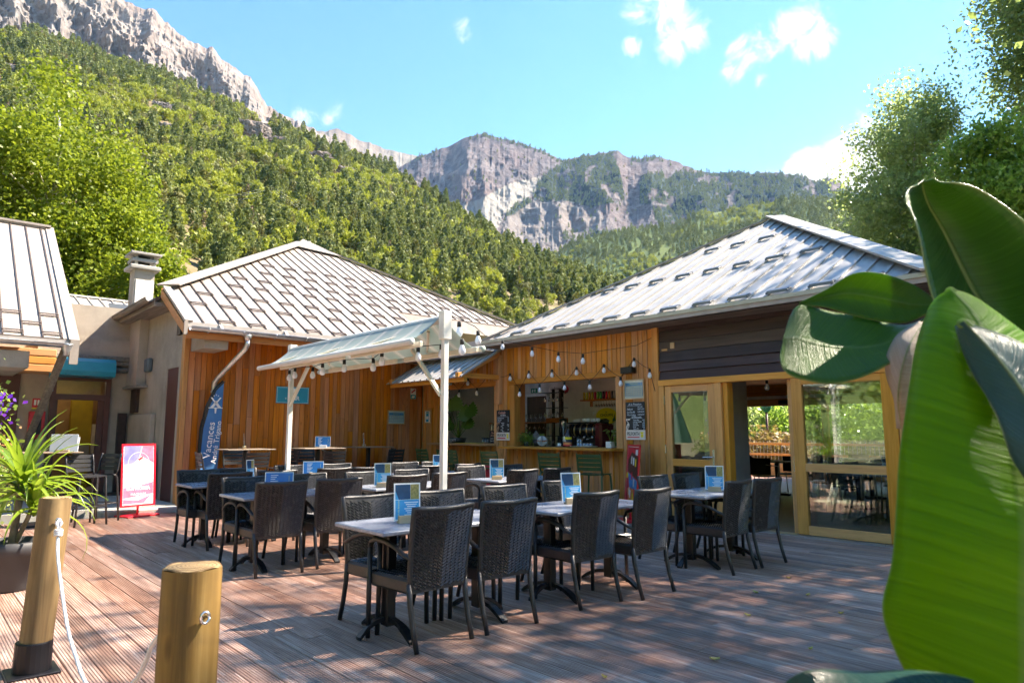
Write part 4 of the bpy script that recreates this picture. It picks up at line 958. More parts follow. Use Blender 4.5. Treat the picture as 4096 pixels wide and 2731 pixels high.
# pelican emblem shared by both boards
def pelican(parent,x_,y_,s_,mat,z_=.0125):
    MB().flat([(x_+s_*a,y_+s_*b_) for a,b_ in ((0,.93),(.03,.99),(.10,1.0),(.16,.97),(.50,1.0),(.47,.90),(.36,.84),(.24,.84),(.18,.88),(.13,.86),(.14,.78),(.30,.62),(.38,.48),(.36,.32),(.26,.14),(.20,.0),(.06,.0),(.0,.10),(.02,.30),(.14,.52),(.22,.62),(.12,.72),(.03,.82))],z_-.0015,z_).build('pelican_emblem',mat,parent)
    b=MB()
    for k in range(4):b.flat([(x_+s_*(.08+.05*k),y_+s_*(.06+.02*k)),(x_+s_*(.10+.05*k),y_+s_*(.06+.02*k)),(x_+s_*(.22+.03*k),y_+s_*(.42-.02*k)),(x_+s_*(.20+.03*k),y_+s_*(.42-.02*k))],z_,z_+.0008)
    b.build('wing_lines',m_chalk,parent)
o=thing('beer_chalkboard','tall chalkboard of draught and bottled beers with a pelican and PELFORTH strip','chalkboard',(9.292,7.52,1.28),RW)
wd,ht=.405,.635
pb=MB().cbox(0,wd,.165,ht,0,.011,.001).build('board',m_chalk,o);ps=MB().cbox(0,wd,0,.163,0,.0115,.001).build('logo_strip',m_pelw,o)
text('PELFORTH',.085,m_blk,ps,(.155,.095,.0125),sx=.66,bold=.001);MB().box(.03,.285,.033,.05,.0115,.0125).build('red_line',m_red,ps)
MB().flat([(.30,.13),(.375,.13),(.365,.105),(.35,.095),(.37,.075),(.365,.05),(.335,.035),(.315,.05),(.315,.075),(.33,.095),(.31,.105)],.0115,.0125).build('yellow_emblem',m_yel2,ps)
text('A la Pression',.052,m_chk,pb,(.20,.595,.0118),shear=.25)
MB().box(.04,.36,.565,.568,.011,.012).box(.10,.36,.358,.361,.011,.012).build('underline',m_chk,pb)
text('25cl  50cl',.027,m_chk,pb,(.31,.545,.0118),shear=.2)
for k,(a_,p_) in enumerate((('Pelforth','2,80€ 5,40€'),('La Chouffe','4,50€ 8,50€'),('Mort Subite','4,20€ 8,40€'))):
    text(a_,.045,m_chk,pb,(.03,.512-k*.048,.0118),align='LEFT',shear=.3,sx=.85);text(p_,.032,m_chk,pb,(.40,.512-k*.046,.0118),align='RIGHT',shear=.2,sx=.9)
text('white',.026,m_chk,pb,(.19,.392,.0118),shear=.2)
text('En Bouteille',.043,m_chk,pb,(.23,.376,.0118),shear=.25)
for k,(a_,p_) in enumerate((('Chimay Bleu','6,5€'),('Liefmans Houblon','5€'),('Karmeliet','6,5€'),('Desperados','5,5€'),('Duvel','6,5€'),('Vedett IPA','6€'))):
    text(a_,.031,m_chk,pb,(.155,.330-k*.029,.0118),align='LEFT',shear=.3,sx=.8);text(p_,.03,m_chk,pb,(.40,.330-k*.029,.0118),align='RIGHT',shear=.2,sx=.85)
pelican(pb,.005,.166,.19,m_pelw)
o=thing('cocktail_chalkboard','chalkboard headed Cocktails with a pelican and PELFORTH strip between the hatches','chalkboard',(9.285,10.94,1.24),RW)
pb=MB().cbox(0,.405,.165,.62,0,.011,.001).build('board',m_chalk,o);ps=MB().cbox(0,.405,0,.163,0,.0115,.001).build('logo_strip',m_pelw,o)
text('PELFORTH',.085,m_blk,ps,(.165,.100,.0125),sx=.68,bold=.001);MB().box(.03,.285,.033,.055,.0115,.0125).build('red_line',m_red,ps)
MB().flat([(.31,.13),(.385,.13),(.375,.105),(.36,.095),(.38,.075),(.375,.05),(.345,.035),(.325,.05),(.325,.075),(.34,.095),(.32,.105)],.0115,.0125).build('yellow_emblem',m_yel2,ps)
text('Cocktails',.075,m_chkp,pb,(.17,.565,.0118),shear=.2,sx=.8);text('à la bière',.055,m_chk,pb,(.20,.515,.0118),shear=.3,sx=.85);MB().box(.02,.37,.482,.486,.011,.012).build('underline',m_chk,pb)
for k,(a_,p_,ind) in enumerate((('- marchand de vin','5€',.0),('- Tiercé Bar','5€',.0),('- Get Bar','5€',.0),('Guinbar','',.13),('white','4,5€',.16),('Exotic','7€',.12),('Fizz','',.16),('Picon','4€',.12),('Bière','',.16))):
    text(a_,.038,m_chk,pb,(.015+ind,.455-k*.034,.0118),align='LEFT',shear=.25,sx=.8);text(p_,.038,m_chk,pb,(.39,.455-k*.034,.0118),align='RIGHT',shear=.2,sx=.85) if p_ else None
pelican(pb,.005,.166,.20,simple('tan_print',(.36,.24,.17),.5))
sp=thing('wall_speaker','small black rectangular speaker above the framed programme','speaker',(9.30,7.42,2.40),world=True)
MB().cbox(9.17,9.30,7.29,7.535,2.40,2.51,.008).build('cabinet',m_black,sp);MB().box(9.30,9.318,7.38,7.45,2.42,2.49).build('bracket',m_black,sp)
# small black poster inside the hatch
o=thing('black_poster','small black poster with a yellow patch on the post inside the wide hatch','poster',(9.465,10.86,1.68),RW)
MB().box(.0,.20,0,.24,0,.004).build('sheet',m_card,o);q=MB().box(.012,.188,.012,.228,.004,.005).build('black_print',m_blk,o);MB().flat([(.05,.02),(.15,.02),(.16,.05),(.12,.075),(.06,.06)],.005,.006).build('yellow_emblem',m_yel2,q)
text('MENU',.03,m_prt,q,(.1,.19,.0055));MB().box(.03,.09,.12,.124,.005,.0058).box(.03,.08,.105,.109,.005,.0058).box(.11,.17,.12,.124,.005,.0058).box(.11,.16,.105,.109,.005,.0058).build('print_lines',m_prt,q)
# poster stands
def posterstand(name,label,loc,rz,side=False):
    o=thing(name,label,'poster stand',loc,(0,0,rz))
    m_fr=bpy.data.materials.get('red_frame') or simple('red_frame',(.72,.012,.03),.3)
    lean=Matrix.Translation((0,0,.16))@Matrix.Rotation(R(90-5),4,'X')
    def pt_(fn,nm,mat,par):
        b=MB();b.m=lean;fn(b);return b.build(nm,mat,par)
    wd,ht=.60,1.05
    f_=pt_(lambda b:b.box(-.3,.3,0,.03,-.012,.012).box(-.3,.3,ht-.03,ht,-.012,.012).box(-.3,-.27,.03,ht-.03,-.012,.012).box(.27,.3,.03,ht-.03,-.012,.012),'frame',m_fr,o)
    MB().cbox(-.28,.28,-.20,.20,0,.025,.005).tube([(0,0,.025),(0,0,.17)],.02,8).build('foot',m_fr,o)
    sh=pt_(lambda b:b.box(-.27,.27,.03,ht-.03,-.006,.006),'sheet',m_card,o)
    fl_=lambda poly,nm,mat,z0=.006:pt_(lambda b:b.flat(poly,z0,z0+.0012),nm,mat,sh)
    if not side:
        pv=bpy.data.materials.get('violet_print') or simple('violet_print',(.20,.20,.62),.35,0,.25,8);pk=bpy.data.materials.get('pink_print') or simple('pink_print',(.72,.16,.26),.35,0,.3,8)
        fl_([(-.26,ht-.04),(.05,ht-.04),(.0,.80),(-.1,.72),(-.26,.70)],'violet_field',pv);fl_([(.06,ht-.04),(.26,ht-.04),(.26,.72),(.12,.80),(.02,.85)],'pink_field',pk)
        fl_([(-.26,.32),(.0,.34),(.26,.40),(.26,.20),(-.26,.14)],'pink_field',pk);fl_([(-.26,.13),(.0,.10),(.24,.19),(.1,.05),(-.26,.05)],'pink_field',pk)
        fl_([(.0+.075*math.cos(a)*1.0+.02,.66+.16*math.sin(a)) for a in [k*math.pi/8 for k in range(16)]],'ice_cream',m_pelw,.0075)
        fl_([(-.02,.79),(.06,.84),(.07,.80),(.0,.76)],'berry',m_red,.009)
        ring=[(.19*math.cos(a),.72+.19*math.sin(a)) for a in [math.pi*k/16 for k in range(17)]];ring+=[(.185*math.cos(a),.72+.185*math.sin(a)) for a in [math.pi*k/16 for k in range(16,-1,-1)]]
        fl_(ring,'ring_line',m_wht,.0075)
        t=text('EUPHORIA',.085,m_wht,sh,(0,0,0),bold=.002);t.data.transform(lean@Matrix.Translation((0,.30,.0085)))
        t=text('MAGNUM',.06,m_wht,sh,(0,0,0));t.data.transform(lean@Matrix.Translation((0,.20,.0085)))
    else:
        cy=bpy.data.materials.get('cyan_print') or simple('cyan_print',(.02,.30,.62),.35,0,.3,12);br=bpy.data.materials.get('brown_print') or simple('brown_print',(.10,.05,.04),.35,0,.5,20)
        for f_2 in (1,-1):
            z0=.006 if f_2>0 else -.0075
            rd=fl_([(-.26,.04),(.26,.04),(.26,ht-.04),(-.26,ht-.04)],'red_field',m_red,z0)
            zz_=z0+.0014*f_2
            fl_([(-.20,.62),(.25,.50),(.25,.86),(-.05,.93),(-.22,.80)],'brown_field',br,zz_);fl_([(-.2,.60),(.25,.48),(.25,.33),(-.1,.36)],'cyan_field',cy,zz_);fl_([(-.2,.34),(.1,.40),(.25,.3),(.2,.12),(-.1,.12)],'orange_field',m_ora,zz_);fl_([(-.22,.05),(.25,.05),(.25,.11),(-.22,.14)],'cyan_field',cy,zz_)
            fl_([(-.23+.05*math.cos(k),.55+.05*math.sin(k)) for k in [j*math.pi/6 for j in range(12)]],'badge',m_yel2,zz_+.0014*f_2);fl_([(.12,.88),(.23,.88),(.23,.97),(.12,.97)],'badge',m_prt,zz_)
            for q_,(a_,b_) in enumerate(((-.05,.80),(.05,.78),(.15,.76),(.0,.55),(.1,.44),(-.05,.26),(.08,.22),(.14,.30),(-.1,.30))):
                fl_([(a_-.025,b_-.06),(a_+.025,b_-.06),(a_+.03,b_+.05),(a_,b_+.07),(a_-.03,b_+.05)],'ice_cream',(m_pelw,m_prt,m_yel2,m_red)[q_%4],zz_+.0014*f_2)
    return o
posterstand('poster_stand','red framed ice cream poster stand on the deck edge by the entrance',(3.12,13.10,0),R(18))
posterstand('ice_cream_stand','red ice cream price stand seen at an angle beside the wide hatch',(8.85,7.12,0),R(-123),True)
o=thing('water_bowl','shallow turquoise bowl behind the red ice cream stand','bowl',(8.98,6.85,.0));MB().lathe([(.10,0),(.16,.06),(.19,.13),(.18,.13),(.15,.06),(.09,.012)],(0,0,0),20).build('bowl',simple('turquoise_plastic',(.02,.35,.50),.35),o,True);MB().lathe([(.185,.125),(.195,.13),(.185,.136)],(0,0,0),20,False).build('rim',bpy.data.materials['turquoise_plastic'],o,True)
def rock(name,label,loc,r,mat,seed):
    rr=random.Random(seed);import mathutils
    b=MB();P_=[]
    for i in range(9):
        th=math.pi*i/8;row=[]
        for j in range(13):
            ph=2*math.pi*(j%12)/12;d=Vector((math.sin(th)*math.cos(ph),math.sin(th)*math.sin(ph),math.cos(th)))
            k=1+.28*mathutils.noise.noise(d*1.7+Vector((seed,0,0)))+.12*mathutils.noise.noise(d*4+Vector((0,seed,0)));row.append(d*r*k)
        P_.append(row)
    o=b.grid(P_).build(name,mat,None,False);o.location=loc;return tag(o,label,'rock')
rock('stone','rounded brown stone on the deck by the turquoise bowl',(8.86,6.52,.10),.12,m_stucco,3)
# ---------------------------------------------------------------- blue feather flag
def flagmat():
    m,nt,b=newmat('flag_blue_cloth');t=nd(nt,'TexCoord');n=nd(nt,'TexNoise',{'Scale':3,'Detail':3,'Vector':t.outputs['Object']}).outputs['Fac']
    setp(nt,b,Base_Color=ramp(nt,n,[(.3,(.05,.19,.46)),(.7,(.07,.27,.58))]),Roughness=.6)
    tl=nd(nt,'BsdfTranslucent',{'Color':(.05,.18,.42,1)});mx=nd(nt,'MixShader',{0:.25,1:b.outputs[0],2:tl.outputs[0]});nt.links.new(mx.outputs[0],nt.nodes['Material Output'].inputs[0]);return m
FG=thing('feather_flag','blue feather flag with white lettering leaning on the clad wall','flag',(4.16,13.55,0),RN)
# local x right, y up, z toward the terrace
def edge(t):   # left edge of the cloth, bottom to top
    pts_=[(.02,.40),(.0,.9),(.03,1.5),(.10,1.9),(.22,2.2),(.38,2.38)];k=t*5;i=min(4,int(k));f_=k-i
    return tuple(pts_[i][q]+(pts_[i+1][q]-pts_[i][q])*f_ for q in (0,1))
def fz(x_,y_):return .02*math.sin(y_*3.2+x_*9)+.012*math.sin(x_*22+y_*2)+.05
P1=[];P2=[]
for i in range(31):
    t=i/30;ex,ey=edge(t);rx=.40 if ey<2.3 else .40;rx=.36+.05*min(1,ey/2.3)
    yb=ey-.10*(1-t)*0
    row=[]
    for j in range(9):
        x_=ex+.055+(max(rx,ex+.056)-ex-.055)*j/8;y_=ey if i else ey+.10*j/8
        row.append((x_,y_,fz(x_,y_)))
    P1.append(row);P2.append([(ex-.012,ey,fz(ex,ey)-.004),(ex+.057,ey-.01*(i>0),fz(ex+.056,ey)+.004)])
b=MB().grid(P1);b.grid([[(x_,y_,z_-.003) for x_,y_,z_ in r] for r in P1][::-1]);cl=b.build('cloth',flagmat(),FG,True)
MB().grid(P2).grid([[(x_,y_,z_-.006) for x_,y_,z_ in r] for r in P2][::-1]).build('black_sleeve',m_blackp,FG,True)
MB().tube([(.0,.0,.05),(.0,.9,.05),(.03,1.5,.05),(.10,1.9,.05),(.22,2.2,.05),(.38,2.39,.05)],.011,8).build('pole',m_black,FG,True)
MB().box(-.18,.18,-.0,.02,-.1,.2).build('foot_plate',m_black,FG)
t=text('Vacances',.185,m_wht,cl,(0,0,0),rotz=R(85),depth=.002);t.data.transform(Matrix.Translation((.185,1.26,.088)))
t=text('André Trigano',.135,m_wht,cl,(0,0,0),rotz=R(85),depth=.002);t.data.transform(Matrix.Translation((.315,1.22,.088)))
b=MB();cx_,cy_=.265,1.90
for pl_ in ([(-.10,.16),(-.07,.16),(.08,-.04),(.05,-.04)],[(.10,.16),(.07,.16),(-.08,-.04),(-.05,-.04)],[(-.13,-.03),(.13,-.03),(.13,-.045),(-.13,-.045)],[(-.10,-.028),(.0,.10),(.10,-.028),(.07,-.028),(.0,.06),(-.07,-.028)],[(-.018,-.045),(.018,-.045),(.012,-.14),(-.012,-.14)],[(-.05,.19),(-.04,.205),(-.03,.19),(-.04,.175)],[(-.01,.21),(.0,.225),(.01,.21),(.0,.195)],[(.03,.19),(.04,.205),(.05,.19),(.04,.175)]):
    b.flat([(cx_+a,cy_+c) for a,c in pl_],.088,.092)
b.build('tree_emblem',m_wht,cl)
# ---------------------------------------------------------------- entrance details
o=thing('entrance_awning_sign','rounded bright teal sign box over the entrance','sign',(2.86,17.1,2.75),world=True)
P_=[(2.32,17.28,2.98),(2.32,16.98,2.98),(2.32,16.88,2.90),(2.32,16.86,2.70),(2.32,16.90,2.60),(2.32,17.28,2.58)]
MB().prism(P_,(1.08,0,0)).build('box',m_teal,o);MB().prism([(2.19,16.86,2.92),(2.28,16.86,2.92),(2.28,16.86,2.25),(2.19,16.86,2.25)],(0,.06,0)).build('side_panel',m_teal,o);MB().lathe([(.10,0),(.10,.004)],(0,0,0),16)
o=thing('exit_plate','small red and white fire notice on the rendered wall','sign',(2.0,17.385,1.92),RN)
MB().box(0,.15,0,.19,0,.006).build('plate',m_red,o);MB().box(.03,.07,.05,.16,.006,.008).box(.09,.12,.05,.16,.006,.008).build('emblem',m_wht,o);MB().box(0,.15,-.03,-.005,0,.006).build('yellow_strip',m_yel2,o)
o=thing('red_wall_cabinet','red extinguisher cabinet on the rendered wall by the entrance','cabinet',(1.95,17.38,1.26),RN)
MB().cbox(0,.28,0,.58,0,.16,.01).build('cabinet',m_red,o);MB().cbox(.09,.22,.1,.42,.16,.165,.002).build('window',m_blackp,o)
# ---------------------------------------------------------------- posts and rope in front
m_rope=simple('white_rope',(.70,.71,.74),.7,0,.06,60,.3,200);m_bolt=simple('eye_bolt',(.7,.7,.72),.2,.9)
def endgrain():
    m,nt,b=newmat('end_grain');t=nd(nt,'TexCoord');wv=nd(nt,'TexWave',{'Scale':28,'Distortion':3,'Detail':3,'Vector':t.outputs['Object']},wave_type='RINGS',rings_direction='Z')
    setp(nt,b,Base_Color=ramp(nt,wv.outputs['Fac'],[(.2,(.17,.095,.04)),(.8,(.36,.24,.11))]),Roughness=.8);return m
m_endgrain=endgrain()
def stake(name,label,x_,y_,rad,h,lean):
    o=thing(name,label,'post',(x_,y_,0),(0,0,0),'rope posts along the deck edge')
    prof=[];n=20;b=MB();pts_=[(lean[0]*t,lean[1]*t,h*t) for t in (0,.25,.5,.75,.985,1)]
    b.tube(pts_,[rad*.99,rad*.985,rad,rad*1.01,rad,rad*.985],28,False).build('pole',m_stake,o,True)
    MB().add([(lean[0]+rad*.985*math.cos(2*math.pi*k/28),lean[1]+rad*.985*math.sin(2*math.pi*k/28),h+.004*math.sin(k*.9)) for k in range(28)]+[(lean[0]+rad*.955*math.cos(2*math.pi*k/28),lean[1]+rad*.955*math.sin(2*math.pi*k/28),h+.004+.004*math.sin(k*.9)) for k in range(28)],[(k,(k+1)%28,28+(k+1)%28,28+k) for k in range(28)]+[tuple(range(28,56))]).build('cut_end',m_endgrain,o)
    MB().lathe([(rad+.012,0),(rad+.010,.16),(rad+.008,.165)],(0,0,.012),24,False).lathe([(rad+.012,0),(rad+.004,.165)],(0,0,.012),24).build('shoe',simple('black_steel_shoe',(.012,.012,.016),.4,.4) if 'black_steel_shoe' not in bpy.data.materials else bpy.data.materials['black_steel_shoe'],o)
    MB().cbox(-.13,.13,-.13,.13,0,.012,.003).build('base_plate',bpy.data.materials['black_steel_shoe'],o)
    MB().tube([(lean[0]*.88+.012,lean[1]*.88-rad*.9,h*.872)]+[(lean[0]*.88+.012+.012*math.cos(a),lean[1]*.88-rad-.014,h*.872+.016*math.sin(a)) for a in [k*math.pi/5 for k in range(11)]],.0045,6).build('eye_bolt',m_bolt,o,True)
    return o
stake('rope_post','round wooden post with a knotted white rope, the farther of two',.70,5.06,.086,1.0,(.05,.02))
stake('rope_post','round wooden post close to the camera with a bare eye bolt',.69,2.22,.083,1.0,(.0,.0))
o=thing('rope','white rope hanging between the two wooden posts','rope',(.7,3.7,.2),world=True)
rp=[(.757,4.955,.885),(.757,4.95,.80),(.753,4.85,.66),(.755,4.45,.385),(.755,4.13,.28),(.75,3.87,.24),(.745,3.5,.265),(.735,2.98,.465),(.725,2.78,.598),(.715,2.65,.693),(.70,2.29,.86)]
q=[];nrp=len(rp)
for i in range(nrp-1):
    for k in range(4):
        t=k/4;p0=Vector(rp[max(i-1,0)]);p1=Vector(rp[i]);p2=Vector(rp[i+1]);p3=Vector(rp[min(i+2,nrp-1)])
        q.append(.5*((2*p1)+(p2-p0)*t+(2*p0-5*p1+4*p2-p3)*t*t+(3*p1-p0-3*p2+p3)*t*t*t))
q.append(Vector(rp[-1]))
MB().tube(q,.009,10).build('strand',m_rope,o,True)
b=MB()
for k in range(3):b.tube([(.757+.017*math.cos(a),4.945+.017*math.sin(a),.795+.012*k+.004*math.sin(a*2)) for a in [j*math.pi/6 for j in range(13)]],.008,8)
b.tube([(.757,4.95,.83),(.742,4.95,.862),(.757,4.95,.89),(.772,4.95,.862),(.757,4.95,.83)],.007,8).build('knot',m_rope,o,True)

# ---------------------------------------------------------------- closed parasol left of the deck (mirrored in the hinged door)
o=thing('closed_parasol','folded dark green parasol left of the deck, mirrored in the hinged door','parasol',(-1.3,14.1,.10))
m_pg=simple('parasol_green',(.006,.045,.030),.6,0,.2)
P_=[]
for i in range(11):
    t=i/10;row=[]
    for k in range(25):
        a=2*math.pi*k/24;r=(.05+.52*(1-t)**.9)*(1+.16*math.cos(6*a));row.append((r*math.cos(a),r*math.sin(a),.95+1.75*t))
    P_.append(row)
MB().grid(P_).build('canopy',m_pg,o,True);MB().tube([(0,0,0),(0,0,2.85)],.025,8).build('pole',m_greywood,o,True);MB().cbox(-.3,.3,-.3,.3,0,.08,.02).build('base',m_concrete,o)
# ---------------------------------------------------------------- terrain
NR=np.random.default_rng(11)
LAT=NR.random((256,256))
def vnoise(x,y):
    x=np.asarray(x,float);y=np.asarray(y,float);xi=np.floor(x).astype(int);yi=np.floor(y).astype(int);fx=x-xi;fy=y-yi
    fx=fx*fx*(3-2*fx);fy=fy*fy*(3-2*fy);g_=lambda a,b:LAT[a%256,b%256]
    return (g_(xi,yi)*(1-fx)+g_(xi+1,yi)*fx)*(1-fy)+(g_(xi,yi+1)*(1-fx)+g_(xi+1,yi+1)*fx)*fy
def fbm(x,y,o=5,gain=.5,ridge=False):
    s=0;a=1;t=0
    for k in range(o):
        n=vnoise(x*2**k+17.3*k,y*2**k+5.1*k)
        if ridge:n=1-abs(2*n-1)
        s=s+a*n;t+=a;a*=gain
    return s/t
def inpoly(px,py,poly):
    r=np.zeros(np.shape(px),bool);n=len(poly)
    for i in range(n):
        x1,y1=poly[i];x2,y2=poly[(i+1)%n]
        c=((y1>py)!=(y2>py))&(px<(x2-x1)*(py-y1)/((y2-y1)+1e-12)+x1);r^=c
    return r
HILL=[(-8,.4885),(-0.79,0.4902),(2.72,0.4908),(4.93,0.504),(7.07,0.5013),(10.78,0.4943),(13.81,0.4887),(17.02,0.4742),(20.39,0.4548),(23.16,0.4427),(25.66,0.4297),(28.57,0.4135),(31.17,0.3927),(34.17,0.3657),(37.2,0.3349),(39.85,0.3064),(42.48,0.2801),(45.84,0.2539),(49.88,0.2255),(53.45,0.1906),(56.89,0.1562),(63.43,0.1141)]
CLIFF=[(-8,.61),(2.14,0.6174),(6.14,0.5955),(8.97,0.5872),(10.48,0.5746),(11.84,0.5717),(12.04,0.5747),(13.6,0.5502),(14.88,0.5434),(15.69,0.54),(16.34,0.539),(16.85,0.5313),(18.21,0.515),(18.9,0.5056),(19.41,0.5061),(19.95,0.4913),(20.68,0.4724),(21.73,0.4615),(23.5,0.4482),(24.57,0.4407),(27.47,0.4197),(31.19,0.3777)]
PEAK=[(20.5,0.4104),(23.52,0.4382),(24.57,0.4407),(25.46,0.4407),(26.51,0.4498),(27.43,0.4415),(28.54,0.4319),(29.27,0.4311),(30.76,0.4216),(33.0,0.4155),(34.88,0.4125),(37.18,0.376),(40,.34)]
CENT=[(27,.33),(29.03,0.3546),(30.46,0.37),(31.91,0.3956),(33.38,0.4145),(34.5,0.4225),(36.38,0.4366),(37.52,0.4471),(39.05,0.4555),(40.58,0.4482),(42.5,0.4397),(44.03,0.4289),(45.93,0.4106),(47.45,0.4152),(49.34,0.4205),(50.84,0.4237),(51.57,0.4111),(52.68,0.4075),(54.15,0.4087),(55.94,0.3956),(57.34,0.3809),(59.08,0.3748),(61.47,0.3689),(63.8,0.3638),(65.71,0.3517),(66.63,0.3429),(67.58,0.3445),(68.31,0.3337),(69.03,0.3224),(70.48,0.309),(72.97,0.2867),(78.07,0.2481),(88,0.17)]
FRONT=[(38,.20),(40.61,0.2279),(44.35,0.2543),(45.85,0.2727),(47.73,0.2886),(51.8,0.299),(55.41,0.3016),(57.21,0.3155),(60.67,0.3174),(64.01,0.3231),(67.17,0.3153),(70.45,0.3001),(75.6,0.267),(88,.17)]
SCREE=[(44.09,0.3884),(40.84,0.3721),(38.9,0.3527),(37.2,0.3385),(38.5,0.29),(40.0,.29),(40.84,0.3275),(43.43,0.36)]
PALE=[(40.45,0.3107),(43.36,0.3478),(45.97,0.345),(48.97,0.3315),(49.8,0.3114),(47.65,0.2858),(45.93,0.2669),(41.62,0.2674)]
FORS=[[(43.81,0.3813),(46.22,0.41),(50.35,0.42),(50.95,0.3883),(51.32,0.3449),(48.54,0.3357),(45.97,0.3489),(40.76,0.3224),(42.28,0.3499)],[(52.64,0.3823),(54.53,0.3836),(55.49,0.3397),(52.58,0.3358)],[(55.57,0.3819),(61.56,0.372),(66.2,0.347),(71.29,0.308),(80,.25),(80,0.2),(61.28,0.2),(54.4,0.28),(53.42,0.3425)]]
def layer(name,sky,d0,d1,nc,nr,p,relief,rfreq,mat,jag=.0,seed=0,ridged=True,vert=2.5,smooth=True):
    az=np.linspace(sky[0][0],sky[-1][0],nc);sk=np.interp(az,[a for a,_ in sky],[b for _,b in sky])
    D0=np.interp(az,*d0);D1=np.interp(az,*d1)
    if jag:sk=sk+jag*(fbm(az*2.2+seed,az*0+seed,5,.6)-.5)
    t=np.linspace(0,1,nr)[:,None];A=np.repeat(az[None],nr,0)
    D=D0+(D1-D0)*t;Z=(1.4+D1*sk)*t**p-.3*(1-t)
    S=np.radians(A)*D1
    n=fbm(S*rfreq+seed*3.1,Z*rfreq/vert+seed,6,.58 if ridged else .52,ridged)-.5
    amp=relief*np.clip(t*4,0,1)*np.clip((1-t)*5+.12,0,1)
    D=D-n*amp*2
    # two rows that close the back
    Db=np.stack([D1*1.06,D1*1.25]);Zb=np.stack([(1.4+D1*sk)*.93,np.zeros(nc)-1])
    D=np.vstack([D,Db]);Z=np.vstack([Z,Zb]);A=np.vstack([A,A[:2]])
    X=np.sin(np.radians(A))*D;Y=np.cos(np.radians(A))*D
    me=bpy.data.meshes.new(name);H,Wd=X.shape
    V=np.stack([X,Y,Z],-1).reshape(-1,3)
    i=np.arange(H-1)[:,None]*Wd+np.arange(Wd-1)[None];F=np.stack([i,i+Wd,i+Wd+1,i+1],-1).reshape(-1,4)
    me.from_pydata(V.tolist(),[],F.tolist());me.update();me.materials.append(mat)
    if smooth:me.polygons.foreach_set('use_smooth',[True]*len(me.polygons))
    o=link(name,me);o['kind']='structure'
    return o,(A,D,Z,X,Y)
def setattr_mesh(o,name,vals):
    a=o.data.attributes.new(name,'FLOAT','POINT');a.data.foreach_set('value',np.asarray(vals,np.float32).ravel())
def rockmat(name,c_lo,c_mid,c_hi,scale,cover=None,scree=None,bs=.6):
    m,nt,b=newmat(name);t=nd(nt,'TexCoord')
    mp=nd(nt,'Mapping',{'Vector':t.outputs['Object'],'Scale':(scale,scale,scale*.45)}).outputs[0]
    n=nd(nt,'TexNoise',{'Scale':1,'Detail':10,'Roughness':.62,'Vector':mp}).outputs['Fac']
    n2=nd(nt,'TexNoise',{'Scale':.18,'Detail':5,'Roughness':.6,'Vector':mp}).outputs['Fac']
    c=ramp(nt,n,[(.30,c_lo),(.50,c_mid),(.68,c_hi)])
    c=mixc_(nt,nd(nt,'MapRange',{'Value':n2,'From Min':.4,'From Max':.65,'To Max':.5}).outputs[0],c,tuple(x*y for x,y in zip(c_mid,(1.15,.92,.82))))
    if scree:c=mixc_(nt,nd(nt,'Attribute',attribute_name='scree').outputs['Fac'],c,scree)
    if cover:
        f=nd(nt,'Attribute',attribute_name='forest').outputs['Fac']
        c=mixc_(nt,f,c,ramp(nt,n,[(.35,tuple(x*.6 for x in cover)),(.65,cover)]))
    setp(nt,b,Base_Color=c,Roughness=.95,Specular_IOR_Level=.1);bump(nt,b,n,bs,6/scale*.05);return m
m_hill=rockmat('hillside_soil',(.09,.085,.04),(.16,.13,.075),(.25,.20,.14),.06,bs=.5)
m_cliff=rockmat('pale_limestone',(.11,.10,.098),(.19,.172,.16),(.27,.245,.225),.045,bs=1.0)
m_peak=rockmat('distant_limestone',(.12,.108,.09),(.18,.16,.135),(.24,.21,.18),.02,bs=.8)
m_cent=rockmat('purple_grey_rock',(.055,.046,.05),(.10,.084,.086),(.17,.147,.142),.022,(.022,.036,.02),(.25,.23,.20),bs=1.0)
m_front=rockmat('forest_floor',(.05,.08,.03),(.08,.12,.04),(.12,.16,.06),.05,bs=.4)
HILLG=[(a_,e_-8.5/np.interp(a_,[-8,10,25,45,64],[900,820,640,480,380])) for a_,e_ in HILL]
hill,gh=layer('hillside',HILLG,([-8,10,25,45,64],[75,80,90,110,150]),([-8,10,25,45,64],[900,820,640,480,380]),150,70,1.05,16,.012,m_hill,.006,1,False,1.)
cliff,gc=layer('cliff',CLIFF,([-8,32],[1250,1500]),([-8,32],[1750,2000]),380,190,.9,100,.011,m_cliff,.012,4,True,1.6,False)
peak,gp=layer('far_peak',PEAK,([20,40],[2600,2600]),([20,40],[3900,3900]),140,70,1.1,120,.004,m_peak,.006,7,True,2.5,False)
cent,gq=layer('mountain',CENT,([27,45,88],[1700,1500,1500]),([27,45,88],[3100,2900,2600]),420,170,1.05,95,.0055,m_cent,.006,9,True,2.2,False)
front,gf_=layer('forest_slope',FRONT,([38,88],[500,500]),([38,88],[1500,1300]),130,50,1.05,30,.006,m_front,.004,12,False,1.)
A,D,Z,X,Y=gq;EL=(Z-1.4)/D
fo=np.zeros(A.shape);
for p_ in FORS:fo=np.maximum(fo,inpoly(A,EL,p_)*1.)
fo=fo*(fbm(A*1.6,EL*90,4)>.36)
fo=np.maximum(fo,((A>46)&(EL<.30))*1.);sc_=inpoly(A+.4*(fbm(A*3,EL*120,3)-.5),EL,SCREE)*1.;pale=inpoly(A,EL,PALE)*1.;fo=fo*(1-sc_)*(1-pale)
setattr_mesh(cent,'forest',fo);setattr_mesh(cent,'scree',np.maximum(sc_*.85,pale*.30))
RING=[(92,.20),(120,.30),(150,.26),(185,.33),(215,.24),(250,.31),(285,.28),(320,.36),(340,.42),(351,.47)]
ringm,gr_=layer('opposite_slopes',RING,([92,351],[160,160]),([92,351],[900,900]),160,24,1.05,30,.008,m_front,.03,15,False,1.)
